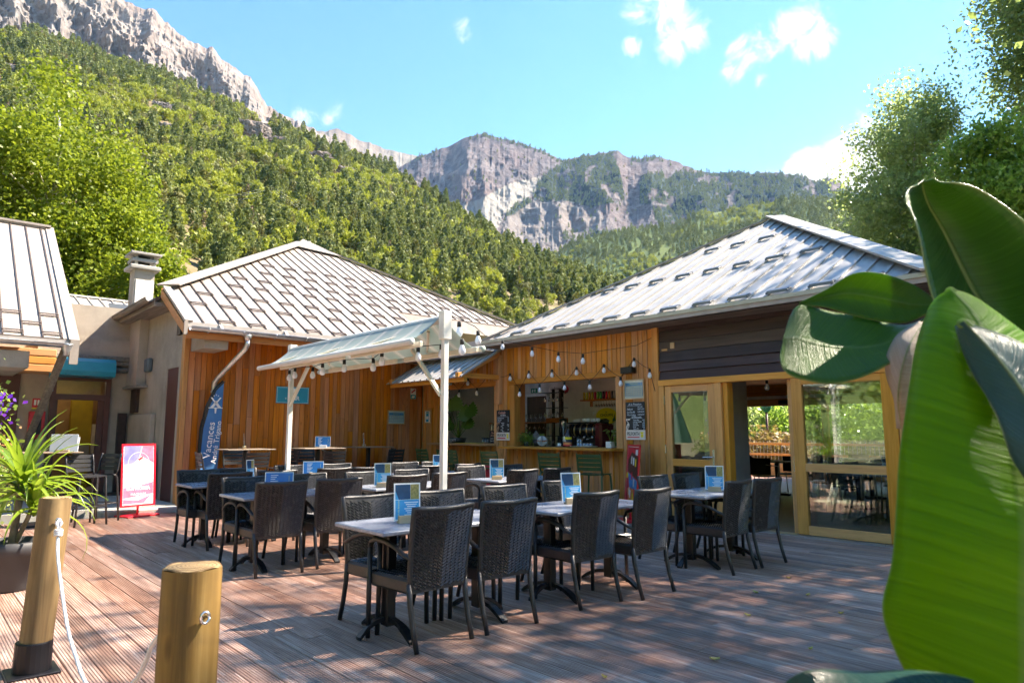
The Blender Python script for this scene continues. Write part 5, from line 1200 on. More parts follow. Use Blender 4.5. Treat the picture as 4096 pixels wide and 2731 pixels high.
# ---------------------------------------------------------------- foliage helpers
def leaf_mesh(name,C_,size,mat,rr,asp=1.5,droop=0.,N_=None):
    n=len(C_);nrm=rr.normal(size=(n,3));nrm[:,2]+=.5;nrm/=np.linalg.norm(nrm,axis=1)[:,None]
    t=rr.normal(size=(n,3));t[:,2]-=droop;t-=nrm*(t*nrm).sum(1)[:,None];t/=np.linalg.norm(t,axis=1)[:,None]+1e-9;bt=np.cross(nrm,t)
    sz=(size*rr.uniform(.65,1.3,n))[:,None]
    V=np.stack([C_-t*sz*asp*.5,C_+bt*sz*.5-t*sz*.1,C_+t*sz*asp*.5,C_-bt*sz*.5-t*sz*.1],1).reshape(-1,3)
    me=bpy.data.meshes.new(name);me.vertices.add(n*4);me.vertices.foreach_set('co',V.astype(np.float32).ravel())
    me.loops.add(n*4);me.loops.foreach_set('vertex_index',np.arange(n*4,dtype=np.int32));me.polygons.add(n)
    me.polygons.foreach_set('loop_start',np.arange(0,n*4,4,dtype=np.int32));me.update();me.validate()
    me.materials.append(mat);return me
m_bark=simple('bark',(.16,.13,.10),.9,0,.4,12,.6,40);m_birch=simple('pale_bark',(.55,.52,.46),.8,0,.35,10,.4,30)
def crown_tree(name,label,base,ells,ncl,nlf,lsize,mat,bark,seed,trunk_r=.16,sig=.42,droop=.3,asp=1.5,group=None,cat='tree',limbs=30,flat=.75,zmin=.2):
    rr=np.random.default_rng(seed);base=Vector(base)
    o=thing(name,label,cat,base,None,group)
    vol=np.array([e[3]*e[4]*e[5] for e in ells]);pick=rr.choice(len(ells),ncl,p=vol/vol.sum())
    E_=np.array(ells)[pick];d=rr.normal(size=(ncl,3));d/=np.linalg.norm(d,axis=1)[:,None]
    rad=rr.uniform(.25,1,ncl)**.45*rr.uniform(.8,1.12,ncl)
    C_=E_[:,:3]+d*E_[:,3:]*rad[:,None]
    C_=C_[C_[:,2]>zmin];ncl=len(C_)
    k=rr.integers(0,ncl,ncl*nlf);sg=sig*rr.uniform(.6,1.3,ncl)[k][:,None]
    L=C_[k]+np.clip(rr.normal(size=(len(k),3)),-1.55,1.55)*sg*np.array([1,1,flat])
    L[:,2]=np.maximum(L[:,2],zmin*.5)
    me=leaf_mesh('crown',L,lsize,mat,rr,asp,droop);link('crown',me,o)
    top=max(e[2]+e[5]*.75 for e in ells);cx=np.mean([e[0] for e in ells]);cy=np.mean([e[1] for e in ells])
    b=MB();tp=[(0,0,-.3)];nn=7
    for i in range(1,nn+1):
        t=i/nn;tp.append((cx*t**1.5+.12*math.sin(i*2.1+seed),cy*t**1.5+.12*math.cos(i*1.7+seed),top*t))
    b.tube(tp,[trunk_r*(1-.88*i/nn) for i in range(nn+1)],10).build('trunk',bark,o,True)
    b=MB();idx=rr.choice(ncl,min(limbs,ncl),replace=False)
    for q in idx:
        c=Vector(C_[q]);h=max(.12*top,min(.9*top,c.z-.45*math.hypot(c.x-cx,c.y-cy)-.1));t=h/top
        f_=t*nn;i=min(nn-1,int(f_));s0=Vector(tp[i]).lerp(Vector(tp[i+1]),f_-i)
        mid=s0.lerp(c,.5)+Vector((0,0,.08*(c-s0).length));r0=trunk_r*.42*(1-t*.7)
        b.tube([s0,mid,c],[r0,r0*.6,r0*.2],5,False)
    b.build('limbs',bark,o,True)
    return o
m_lfA=leafmat('sunny_poplar_leaf',(.085,.14,.012),(.15,.21,.018),(.25,.30,.04),.45,.42,.2)
m_lfB=leafmat('birch_leaf',(.16,.21,.10),(.25,.32,.14),(.36,.44,.21),.25,.62,.9)
m_lfC=leafmat('ash_leaf',(.12,.22,.04),(.19,.31,.06),(.29,.42,.10),.28,.6,.8)
m_lfD=leafmat('dark_leaf',(.11,.165,.065),(.17,.24,.09),(.26,.33,.12),.28,.6,.8)
m_lfE=leafmat('shrub_leaf',(.10,.17,.025),(.17,.26,.045),(.28,.35,.09),.4,.42)
m_lfR=leafmat('reddish_shrub_leaf',(.18,.14,.05),(.24,.13,.07),(.30,.25,.09),.5,.3)
# left: sunny tree behind the entrance building
crown_tree('poplar_tree','bright yellow-green leafy tree behind the entrance roof',(3.0,26.8,0),[(-2.2,0,8.6,2.9,2.6,4.3),(.2,.0,9.3,2.6,2.6,4.2),(1.4,-.3,7.2,2.5,2.3,3.6),(2.3,-1.0,5.6,1.7,1.7,2.9),(-1,0,5.5,3.2,2.4,2.6)],330,230,.10,m_lfA,m_birch,21,.22,.50,.2,1.3,limbs=40)
crown_tree('poplar_tree','small pointed yellow-green tree right of the chimney',(5.75,24.0,0),[(0,0,5.9,.7,.7,1.9),(-.15,0,4.6,.9,.8,1.2)],50,210,.095,m_lfA,m_birch,22,.07,.30,.2,1.3,limbs=12)
# right: birches and ash behind the bar building
crown_tree('birch_tree','loose silvery birch with drooping twigs behind the right roof',(24.2,7.3,0),[(-.2,.3,9.2,2.0,1.5,3.2),(-.2,.9,7.0,2.0,1.3,3.0),(.2,-.2,10.6,1.5,1.3,1.9),(0,-.6,6.0,2.2,1.6,2.6)],180,290,.078,m_lfB,m_birch,31,.15,.40,.9,1.5,limbs=40,flat=1.0)
crown_tree('birch_tree','tall dark tree filling the top right corner',(26.4,3.2,0),[(0,.6,14.5,2.0,1.9,4.2),(-.2,-.6,11,2.4,2.1,4.4),(.3,.2,17.5,1.5,1.5,3.2)],260,260,.088,m_lfD,m_bark,32,.24,.48,.6,1.5,limbs=45,flat=.9)
crown_tree('ash_tree','fresh green leafy tree at the right edge in front of the dark one',(22.6,4.7,0),[(0,.2,7.8,2.0,1.7,2.6),(.4,-.8,5.8,2.2,1.8,2.9)],190,270,.078,m_lfC,m_bark,33,.14,.40,.5,2.0,limbs=30)
crown_tree('birch_tree','dark low tree between the right roof and the banana leaves',(23.2,6.4,0),[(0,0,5.6,1.9,1.6,2.4),(.3,-.6,3.6,2.2,1.8,2.4)],140,230,.10,m_lfD,m_bark,34,.12,.42,.5,1.5,limbs=20)
# unseen trees added on the sunny side, past the right edge, to shade the terrace
crown_tree('added_shade_tree','large unseen leafy tree added beyond the dining room to shade the terrace',(19.6,-2.4,0),[(0,0,14.0,3.9,3.8,4.6),(-2.2,1.0,11.0,3.4,3.2,3.2),(1,-2,9.0,3.6,3.4,3.4)],135,82,.13,m_lfD,m_bark,41,.3,1.2,.3,1.4,limbs=30)
crown_tree('added_shade_tree','broad unseen leafy tree added south of the deck to shade the front tables',(15.0,-1.9,0),[(0,0,11.0,4.4,4.4,3.6),(-2,-1.0,8.6,3.2,3.2,2.6),(1.5,-2.5,8.5,3,3,2.6)],130,82,.13,m_lfD,m_bark,42,.26,1.2,.3,1.4,limbs=24)
crown_tree('added_shade_tree','airy unseen leafy tree added at the deck corner to shade the rope posts',(12.9,-1.2,0),[(-.2,.2,12.6,3.2,3.0,2.6),(0,-1.6,10.5,2.8,2.6,2.2)],75,65,.13,m_lfD,m_bark,43,.22,1.0,.3,1.4,limbs=18)
# trees to the left of the deck, seen as reflections in the glass doors
for i_,(x_,y_,h_) in enumerate(((-12.5,1.5,1.2),(-11,7.5,1.1),(-12,14,1.3),(-13,-6,1.1))):
    crown_tree('garden_tree',('garden tree left of the deck opposite the sliding door','smaller garden tree left of the deck opposite the hinged door','tall garden tree left of the deck beyond the yucca','garden tree behind the camera left of the deck')[i_],(x_,y_,0),[(0,0,5.2*h_,3*h_,3*h_,3*h_),(.5,.5,3.2*h_,2.6*h_,2.6*h_,2*h_)],70,90,.24,(m_lfC,m_lfE,m_lfB,m_lfC)[i_],m_bark,50+i_,.2,.6,.2,1.4,limbs=15)
# shrubs behind the back terrace
for i_,(x_,y_,sx_,h_,mm,l_) in enumerate(((27,15.6,1.9,3.0,m_lfB,'grey-green shrub behind the back terrace, seen left through the open door'),(28,13.6,2.0,3.4,m_lfC,'tall green shrub behind the lamp post beyond the back terrace'),(24.4,12.7,1.3,1.35,m_lfR,'reddish flowering shrub behind the back railing'),(27.5,11.2,1.8,3.0,m_lfE,'bright yellow-green shrub seen through the right glass panel'),(27.5,8.8,2.0,3.2,m_lfD,'dark green shrub seen right through the glass panel'),(28.5,18.2,2.4,4.0,m_lfD,'dark tree-like shrub far left behind the back terrace'),(26.5,6.2,2.2,2.6,m_lfC,'green shrub at the far right behind the back terrace'))):
    crown_tree('shrub',l_,(x_,y_,0),[(0,0,h_*.5,sx_,sx_,h_*.5),(.3,.5,h_*.35,sx_*.9,sx_*.9,h_*.4)],75,110,.10,mm,m_bark,60+i_,.06,.32,.2,1.5,cat='shrub',limbs=10,zmin=.02)
# ---------------------------------------------------------------- forest on the slopes
KINDS=bpy.data.collections.new('forest_kinds')
def tri_cloud(name,pts,size,mat,rr,trunk=None):
    n=len(pts);V=[];F=[]
    for p in pts:
        a=rr.normal(size=3);a/=np.linalg.norm(a);b_=rr.normal(size=3);b_-=a*(a@b_);b_/=np.linalg.norm(b_)
        s=size*rr.uniform(.6,1.3);i=len(V);V+=[tuple(p+a*s),tuple(p-a*s*.5+b_*s*.8),tuple(p-a*s*.5-b_*s*.8)];F.append((i,i+1,i+2))
    me=bpy.data.meshes.new(name);me.from_pydata(V,[],F);me.update();me.materials.append(mat);o=bpy.data.objects.new(name,me);KINDS.objects.link(o);return o
def pine_pts(rr,n,h,r):
    t=rr.uniform(.12,1,n);rad=r*(1-t)**.45*(.7+.5*np.sin(t*25)**2)*rr.uniform(.35,1,n)**.5;a=rr.uniform(0,2*np.pi,n)
    return np.stack([rad*np.cos(a),rad*np.sin(a),t*h],1)
def round_pts(rr,n,h,r):
    d=rr.normal(size=(n,3));d/=np.linalg.norm(d,axis=1)[:,None];d*=(rr.uniform(.3,1,n)**.4)[:,None]
    return d*np.array([r,r,h*.42])+np.array([0,0,h*.55])+rr.normal(size=(n,3))*.25
m_pine=leafmat('pine_needles',(.085,.115,.036),(.15,.185,.058),(.22,.245,.085),.6,.25,.2)
m_pine2=leafmat('olive_pine_needles',(.11,.12,.03),(.175,.175,.048),(.25,.235,.085),.6,.12,.2)
m_decid=leafmat('hill_leaf',(.15,.19,.025),(.23,.27,.038),(.32,.34,.06),.5,.35,.2)
m_decid2=leafmat('pale_hill_leaf',(.13,.15,.05),(.19,.20,.07),(.26,.25,.11),.5,.2,.2)
m_dead=leafmat('dry_hill_twig',(.14,.10,.06),(.20,.15,.10),(.26,.20,.14),.7,.1,.1)
rr=np.random.default_rng(5)
tri_cloud('k0_pine',pine_pts(rr,300,9,2.8),.62,m_pine,rr);tri_cloud('k1_pine',pine_pts(rr,300,8,3.0),.62,m_pine2,rr);tri_cloud('k2_pine',pine_pts(rr,300,11,2.5),.60,m_pine,rr)
tri_cloud('k3_leafy',round_pts(rr,300,7,2.8),.55,m_decid,rr);tri_cloud('k4_leafy',round_pts(rr,300,6,2.3),.5,m_decid2,rr);tri_cloud('k5_dry',pine_pts(rr,110,8,1.4),.35,m_dead,rr)
def scatter_group():
    ng=bpy.data.node_groups.new('tree_scatter','GeometryNodeTree');ng.interface.new_socket('Geometry',in_out='INPUT',socket_type='NodeSocketGeometry');ng.interface.new_socket('Geometry',in_out='OUTPUT',socket_type='NodeSocketGeometry')
    n=ng.nodes;gi=n.new('NodeGroupInput');go=n.new('NodeGroupOutput');ci=n.new('GeometryNodeCollectionInfo');ci.inputs[0].default_value=KINDS;ci.inputs[1].default_value=True;ci.inputs[2].default_value=True
    ip=n.new('GeometryNodeInstanceOnPoints');ip.inputs['Pick Instance'].default_value=True
    def na(nm,tp):
        q=n.new('GeometryNodeInputNamedAttribute');q.data_type=tp;q.inputs[0].default_value=nm;return [s for s in q.outputs if s.enabled][0]
    L=ng.links.new;L(gi.outputs[0],ip.inputs['Points']);L(ci.outputs[0],ip.inputs['Instance']);L(na('kind_id','INT'),ip.inputs['Instance Index']);L(na('turn','FLOAT_VECTOR'),ip.inputs['Rotation']);L(na('size','FLOAT_VECTOR'),ip.inputs['Scale']);L(ip.outputs[0],go.inputs[0]);return ng
SG=scatter_group()
def forest(name,label,P_,kind,size):
    me=bpy.data.meshes.new(name);me.from_pydata(P_.tolist(),[],[]);n=len(P_)
    a=me.attributes.new('kind_id','INT','POINT');a.data.foreach_set('value',np.asarray(kind,np.int32))
    a=me.attributes.new('turn','FLOAT_VECTOR','POINT');t=np.zeros((n,3),np.float32);t[:,2]=rr.uniform(0,6.28,n);t[:,:2]=rr.normal(size=(n,2))*.05;a.data.foreach_set('vector',t.ravel())
    a=me.attributes.new('size','FLOAT_VECTOR','POINT');s=np.repeat(np.asarray(size,np.float32)[:,None],3,1);s[:,2]*=rr.uniform(.8,1.2,n);a.data.foreach_set('vector',s.ravel())
    o=link(name,me);tag(o,label,'forest',None,'stuff');md=o.modifiers.new('trees','NODES');md.node_group=SG;return o
def sample(g,n,power=.5,rmax=None):
    A,D,Z,X,Y=g;H=A.shape[0]-3 if rmax is None else rmax;W_=A.shape[1]-1
    i=rr.random(n)**power*H;j=rr.random(n)*W_;i0=np.minimum(i.astype(int),H-1);j0=np.minimum(j.astype(int),W_-1);fi=i-i0;fj=j-j0
    def bl(M):return (M[i0,j0]*(1-fj)+M[i0,j0+1]*fj)*(1-fi)+(M[i0+1,j0]*(1-fj)+M[i0+1,j0+1]*fj)*fi
    return bl(X),bl(Y),bl(Z),bl(A),bl(D)
x_,y_,z_,a_,d_=sample(gh,26000,.62)
patch=fbm(x_*.012,y_*.012+z_*.02,4);el=(z_-1.4)/d_
bare=(fbm(x_*.03+9,y_*.03+z_*.05,3)>.69)|((el<.22)&(a_>34)&(a_<47)&(fbm(x_*.06,y_*.06,3)>.47))
outc=np.zeros(len(x_),bool)
OUT=[(19.98,.419,2.2,.03),(21.85,.412,1.6,.014),(25.19,.395,2.0,.017),(13.23,.434,1.4,.014),(13.63,.407,1.4,.012),(3.45,.438,1.2,.013),(27.18,.380,1.5,.013)]
for (oa,oe,w1,h1) in OUT:outc|=(np.abs(a_-oa)<w1*.55)&(np.abs(el-oe)<h1*.7)
keep=~bare&~outc;x_,y_,z_,a_,d_,patch,el=[q[keep] for q in (x_,y_,z_,a_,d_,patch,el)]
u=rr.random(len(x_));low=np.clip((.36-el)/.15,0,1)
kind=np.where(u<.30+.25*low,0,np.where(u<.55+.2*low,1,2));dec=((patch>.50)&(rr.random(len(x_))<.8*(1-.55*low)))|(rr.random(len(x_))<.12);kind=np.where(dec,np.where(rr.random(len(x_))<.72,3,4),kind);kind=np.where(rr.random(len(x_))<.035,5,kind)
forest('hillside_forest','mixed pine and bright leafy forest covering the left hillside',np.stack([x_,y_,z_-.5],1),kind,(.5+rr.random(len(x_))**1.6*.85)*np.clip(.68+d_/1300,.6,1.2))
x_,y_,z_,a_,d_=sample(gf_,6500,.6);pt_=fbm(x_*.006,y_*.006,4);kk=np.where((pt_>.55)&(rr.random(len(x_))<.7),3,np.where(rr.random(len(x_))<.6,0,2))
fx_,fy_,fz_,fa_,fd_=sample(gh,5200,.8)
fe_=(fz_-1.4)/fd_;kb=(fa_>33)&(fa_<50)&(fe_<.24)&(rr.random(5200)<.55)
forest('hillside_scrub','green scrub on the bare foot of the hillside',np.stack([fx_,fy_,fz_-.2],1)[kb],np.where(rr.random(kb.sum())<.75,3,1),rr.uniform(.25,.6,kb.sum()))
forest('slope_forest','dense green forest on the lower slope behind the right roof',np.stack([x_,y_,z_-.5],1),kk,rr.uniform(.9,1.4,len(x_)))
x_,y_,z_,a_,d_=sample(gq,26000,.75);el=(z_-1.4)/d_
fm=np.zeros(len(x_),bool)
for p_ in FORS:fm|=inpoly(a_,el,p_)
skq=np.interp(a_,[q[0] for q in CENT],[q[1] for q in CENT]);ridge_t=(el>skq-.006)&(fbm(a_*1.4,a_*0,3)>.42)&(a_>33)
fm=(fm&(fbm(a_*1.6,el*90,4)>.36)&~inpoly(a_,el,SCREE)&~inpoly(a_,el,PALE))|ridge_t|((a_>46)&(el<.30)&(rr.random(len(x_))<.6))|(rr.random(len(x_))<.03)&~inpoly(a_,el,SCREE)
x_,y_,z_=x_[fm],y_[fm],z_[fm]
forest('mountain_forest','dark conifer forest patches on the far mountain',np.stack([x_,y_,z_-1],1),np.where(rr.random(len(x_))<.7,0,2),rr.uniform(1.0,1.7,len(x_)))
def outcrop(label,az,e,wd,hd,seed):
    sk=np.interp(az,[q[0] for q in HILLG],[q[1] for q in HILLG]);D0=np.interp(az,[-8,10,25,45,64],[75,80,90,110,150]);D1=np.interp(az,[-8,10,25,45,64],[900,820,640,480,380])
    t=np.linspace(.05,1,400);DD=D0+(D1-D0)*t;EE=((1.4+D1*sk)*t**1.05-1.4)/DD;dd=float(DD[np.argmin(abs(EE-e))])
    c=Vector((math.sin(R(az))*dd,math.cos(R(az))*dd,1.4+e*dd));rx=math.radians(wd)*dd*.55;rz_=hd*dd*.75
    import mathutils
    b=MB();P_=[];ou=Vector((-math.sin(R(az)),-math.cos(R(az)),0));ri=Vector((math.cos(R(az)),-math.sin(R(az)),0))
    for i in range(41):
        v=-1+2*i/40;row=[]
        for j in range(49):
            u_=-1+2*j/48;rr2=math.sqrt(max(0,1-min(1,(abs(u_)**3+abs(v)**3))));q=Vector((u_*2,v*2,seed))
            n=mathutils.noise.fractal(q*1.5,1,2,6);n2=abs(mathutils.noise.noise(q*3.1))
            row.append(c+ri*(u_*rx*(1+.2*n))+Vector((0,0,1))*(v*rz_*(1+.15*n)+rz_*.1)+ou*(rr2*rx*.75+(n*.35-n2*.25)*rx*.5*(rr2+.1)-.5*rx*.3))
        P_.append(row)
    o=b.grid(P_).build('rock_outcrop',m_cliff,None,False);tag(o,label,'rock','rock outcrops in the hillside forest')
for k_,(oa,oe,w1,h1) in enumerate(OUT):
    outcrop(('largest pale rock outcrop in the hillside forest','pale rock outcrop just right of the largest one on the hillside','long pale rock rib right of the others on the hillside','upper of two small rocks above the poplar','lower of two small rocks above the poplar','small rock at the far left of the hillside','lowest right rock outcrop below the long rib')[k_],oa,oe,w1,h1,3.3*k_+1)
# ---------------------------------------------------------------- banana plant in the right foreground
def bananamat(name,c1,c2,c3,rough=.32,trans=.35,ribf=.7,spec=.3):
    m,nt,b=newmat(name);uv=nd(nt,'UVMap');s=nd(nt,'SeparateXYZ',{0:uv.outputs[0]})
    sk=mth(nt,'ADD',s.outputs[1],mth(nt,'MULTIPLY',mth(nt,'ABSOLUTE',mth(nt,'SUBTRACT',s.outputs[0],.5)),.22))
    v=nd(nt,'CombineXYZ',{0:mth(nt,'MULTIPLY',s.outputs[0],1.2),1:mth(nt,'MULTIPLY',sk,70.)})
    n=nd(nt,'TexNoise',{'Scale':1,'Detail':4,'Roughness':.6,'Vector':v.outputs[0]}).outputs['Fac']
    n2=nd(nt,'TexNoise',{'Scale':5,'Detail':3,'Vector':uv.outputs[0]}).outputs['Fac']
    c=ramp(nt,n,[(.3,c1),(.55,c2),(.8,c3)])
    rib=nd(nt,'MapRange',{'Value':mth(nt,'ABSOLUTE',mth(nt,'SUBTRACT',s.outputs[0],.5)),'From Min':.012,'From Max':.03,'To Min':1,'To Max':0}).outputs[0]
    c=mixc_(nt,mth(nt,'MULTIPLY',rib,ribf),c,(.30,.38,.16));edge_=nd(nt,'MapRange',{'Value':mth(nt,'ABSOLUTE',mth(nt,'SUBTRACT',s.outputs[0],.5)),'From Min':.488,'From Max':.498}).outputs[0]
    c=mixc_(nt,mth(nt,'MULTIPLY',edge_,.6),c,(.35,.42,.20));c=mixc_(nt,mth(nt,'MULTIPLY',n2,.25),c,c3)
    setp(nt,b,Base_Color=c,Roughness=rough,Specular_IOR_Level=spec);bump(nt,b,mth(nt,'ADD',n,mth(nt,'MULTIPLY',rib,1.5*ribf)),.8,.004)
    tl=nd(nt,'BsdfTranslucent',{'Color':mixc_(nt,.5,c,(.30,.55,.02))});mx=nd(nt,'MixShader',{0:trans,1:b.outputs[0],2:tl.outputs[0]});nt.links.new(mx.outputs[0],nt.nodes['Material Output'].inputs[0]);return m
LEAVES={
'upper':[[[1.419, 0.3, 1.359], [1.516, 0.274, 1.395], [1.443, 0.223, 1.438]], [[1.355, 0.335, 1.482], [1.528, 0.31, 1.513], [1.447, 0.234, 1.584]], [[1.333, 0.375, 1.589], [1.533, 0.355, 1.616], [1.476, 0.253, 1.713]], [[1.322, 0.395, 1.683], [1.51, 0.385, 1.711], [1.454, 0.286, 1.788]], [[1.322, 0.407, 1.765], [1.487, 0.405, 1.789], [1.433, 0.323, 1.837]], [[1.331, 0.417, 1.818], [1.449, 0.417, 1.836], [1.401, 0.362, 1.853]], [[1.365, 0.421, 1.852], [1.414, 0.415, 1.867], [1.406, 0.383, 1.862]], [[1.385, 0.415, 1.865], [1.406, 0.409, 1.87], [1.406, 0.396, 1.866]]],
'left':[[[1.301, 0.388, 1.6], [1.287, 0.39, 1.586], [1.273, 0.392, 1.569]], [[1.348, 0.442, 1.594], [1.29, 0.432, 1.56], [1.222, 0.418, 1.52]], [[1.334, 0.492, 1.605], [1.259, 0.475, 1.546], [1.184, 0.457, 1.494]], [[1.324, 0.539, 1.623], [1.237, 0.522, 1.549], [1.152, 0.5, 1.481]], [[1.312, 0.574, 1.636], [1.225, 0.557, 1.559], [1.142, 0.536, 1.487]], [[1.297, 0.6, 1.643], [1.22, 0.586, 1.57], [1.141, 0.561, 1.499]], [[1.288, 0.615, 1.642], [1.218, 0.602, 1.571], [1.149, 0.579, 1.515]], [[1.281, 0.624, 1.626], [1.222, 0.61, 1.576], [1.173, 0.593, 1.538]]],
'left_lobe':[[[1.341, 0.388, 1.63], [1.336, 0.394, 1.618], [1.309, 0.394, 1.604]], [[1.353, 0.424, 1.665], [1.351, 0.433, 1.63], [1.342, 0.44, 1.596]], [[1.352, 0.474, 1.694], [1.356, 0.486, 1.65], [1.329, 0.49, 1.606]], [[1.34, 0.524, 1.702], [1.343, 0.535, 1.664], [1.319, 0.536, 1.625]], [[1.325, 0.568, 1.678], [1.324, 0.573, 1.659], [1.307, 0.571, 1.639]], [[1.298, 0.611, 1.652], [1.297, 0.612, 1.649], [1.291, 0.611, 1.646]]],
'front':[[[1.11, 0.332, 1.578], [1.108, 0.303, 1.601], [1.165, 0.281, 1.592]], [[1.058, 0.333, 1.526], [1.081, 0.268, 1.552], [1.201, 0.222, 1.518]], [[1.01, 0.335, 1.454], [1.05, 0.241, 1.48], [1.227, 0.169, 1.455]], [[0.966, 0.333, 1.385], [1.02, 0.227, 1.407], [1.215, 0.138, 1.39]], [[0.936, 0.331, 1.316], [0.985, 0.216, 1.341], [1.188, 0.121, 1.315]], [[0.914, 0.335, 1.249], [0.957, 0.21, 1.28], [1.164, 0.113, 1.255]], [[0.9, 0.343, 1.199], [0.944, 0.213, 1.22], [1.145, 0.113, 1.197]], [[0.899, 0.337, 1.161], [0.936, 0.215, 1.171], [1.132, 0.12, 1.144]], [[0.91, 0.323, 1.113], [0.933, 0.22, 1.121], [1.1, 0.144, 1.092]], [[0.949, 0.298, 1.053], [0.933, 0.231, 1.06], [1.052, 0.196, 1.037]]],
'right':[[[1.028, 0.277, 1.539], [1.011, 0.265, 1.54], [1.042, 0.264, 1.541]], [[1.002, 0.256, 1.483], [1.006, 0.226, 1.481], [1.061, 0.201, 1.497]], [[0.985, 0.239, 1.433], [1.003, 0.198, 1.425], [1.072, 0.16, 1.444]], [[0.968, 0.221, 1.391], [0.995, 0.174, 1.374], [1.073, 0.13, 1.386]], [[0.964, 0.205, 1.355], [0.995, 0.155, 1.325], [1.077, 0.109, 1.328]], [[0.985, 0.193, 1.313], [1.021, 0.141, 1.277], [1.101, 0.099, 1.268]]],
'low':[[[0.744, 0.403, 1.112], [0.738, 0.395, 1.107], [0.732, 0.388, 1.101]], [[0.756, 0.373, 1.142], [0.745, 0.359, 1.124], [0.733, 0.346, 1.105]], [[0.784, 0.334, 1.149], [0.764, 0.314, 1.131], [0.755, 0.3, 1.105]], [[0.818, 0.29, 1.151], [0.785, 0.268, 1.135], [0.775, 0.255, 1.105]], [[0.855, 0.245, 1.141], [0.819, 0.226, 1.126], [0.807, 0.214, 1.101]]],
'dry':[[[1.255, 0.391, 1.584], [1.25, 0.383, 1.579], [1.244, 0.378, 1.565]], [[1.243, 0.419, 1.566], [1.204, 0.391, 1.541], [1.241, 0.388, 1.523]], [[1.244, 0.437, 1.534], [1.187, 0.399, 1.499], [1.239, 0.397, 1.48]], [[1.246, 0.443, 1.49], [1.187, 0.406, 1.457], [1.237, 0.405, 1.445]], [[1.256, 0.442, 1.446], [1.204, 0.41, 1.426], [1.237, 0.41, 1.416]], [[1.258, 0.433, 1.409], [1.231, 0.417, 1.406], [1.235, 0.414, 1.402]]],
}
def catmull(rows,k=5):
    out=[];n=len(rows)
    for i in range(n-1):
        for q in range(k):
            t=q/k;row=[]
            for c in range(3):
                p0,p1,p2,p3=[Vector(rows[min(max(i+d,0),n-1)][c]) for d in (-1,0,1,2)]
                row.append(.5*((2*p1)+(p2-p0)*t+(2*p0-5*p1+4*p2-p3)*t*t+(3*p1-p0-3*p2+p3)*t*t*t))
            out.append(row)
    out.append([Vector(p) for p in rows[-1]]);return out
def bigleaf(name,rows,mat,parent,thick=.0025,na=13,wav=.006,label=None):
    R_=catmull(rows);V=[];UV=[];F=[];H=len(R_)
    for i,(a,m_,b_) in enumerate(R_):
        for j in range(na):
            s=j/(na-1);
            p=(a*(1-s)*(1-2*s)+m_*4*s*(1-s)+b_*s*(2*s-1))
            d=(R_[min(i+1,H-1)][1]-R_[max(i-1,0)][1]);nn=(b_-a).cross(d)
            if nn.length>1e-9:nn.normalize()
            p=p+nn*(wav*math.sin(i*.42+s*3)*(abs(s-.5)*2)**1.5-.004*(1-min(1,abs(s-.5)*14)))
            V.append(p);UV.append((s,i/(H-1)))
    for i in range(H-1):
        for j in range(na-1):F.append((i*na+j,i*na+j+1,(i+1)*na+j+1,(i+1)*na+j))
    me=bpy.data.meshes.new(name);me.from_pydata([tuple(v) for v in V],[],F);me.update();ul=me.uv_layers.new(name='UVMap')
    for l in me.loops:ul.data[l.index].uv=UV[l.vertex_index]
    me.polygons.foreach_set('use_smooth',[True]*len(me.polygons));me.materials.append(mat)
    o=link(name,me,parent);md=o.modifiers.new('thickness','SOLIDIFY');md.thickness=thick;md.offset=0
    if label:o['label']=label
    return o
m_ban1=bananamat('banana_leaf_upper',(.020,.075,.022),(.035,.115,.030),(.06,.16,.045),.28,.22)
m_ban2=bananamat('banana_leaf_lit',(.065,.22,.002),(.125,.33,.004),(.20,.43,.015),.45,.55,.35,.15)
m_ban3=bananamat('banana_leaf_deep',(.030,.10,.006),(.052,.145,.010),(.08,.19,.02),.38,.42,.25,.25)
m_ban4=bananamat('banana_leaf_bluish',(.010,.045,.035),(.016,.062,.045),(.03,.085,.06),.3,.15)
m_dry=bananamat('banana_leaf_dry',(.30,.22,.17),(.42,.33,.27),(.52,.43,.36),.7,.2)
BP=thing('banana_plant','large potted banana plant with broad green leaves filling the right foreground','plant',(1.62,.20,0),world=True)
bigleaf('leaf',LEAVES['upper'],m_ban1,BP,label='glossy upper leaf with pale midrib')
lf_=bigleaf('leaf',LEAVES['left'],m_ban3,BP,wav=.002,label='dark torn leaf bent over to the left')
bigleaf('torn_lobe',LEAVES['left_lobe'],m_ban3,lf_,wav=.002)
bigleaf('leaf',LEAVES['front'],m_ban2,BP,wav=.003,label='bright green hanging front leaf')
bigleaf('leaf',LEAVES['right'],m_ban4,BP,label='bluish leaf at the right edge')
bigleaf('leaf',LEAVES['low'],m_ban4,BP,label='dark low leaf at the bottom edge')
bigleaf('leaf',LEAVES['dry'],m_dry,BP,label='curled dry brown leaf')
MB().tube([(1.62,.20,.30),(1.61,.20,.7),(1.58,.21,1.05),(1.52,.23,1.35)],[.07,.06,.048,.03],12).build('stem',m_ban2,BP,True)
def petiole(a,b_,r):
    a=Vector(a);b_=Vector(b_);m_=a.lerp(b_,.5)+Vector((0,0,.08));MB().tube([a,m_,b_],[r,r*.8,r*.5],8).build('petiole',m_ban2,BP,True)
petiole((1.55,.22,1.2),LEAVES['upper'][0][1],.018);petiole((1.55,.22,1.3),LEAVES['left'][0][1],.014);petiole((1.55,.22,1.3),LEAVES['front'][0][1],.014);petiole((1.55,.22,1.2),LEAVES['right'][0][1],.014);petiole((1.60,.20,.8),LEAVES['low'][-1][1],.016);petiole((1.55,.22,1.2),LEAVES['dry'][0][1],.01)
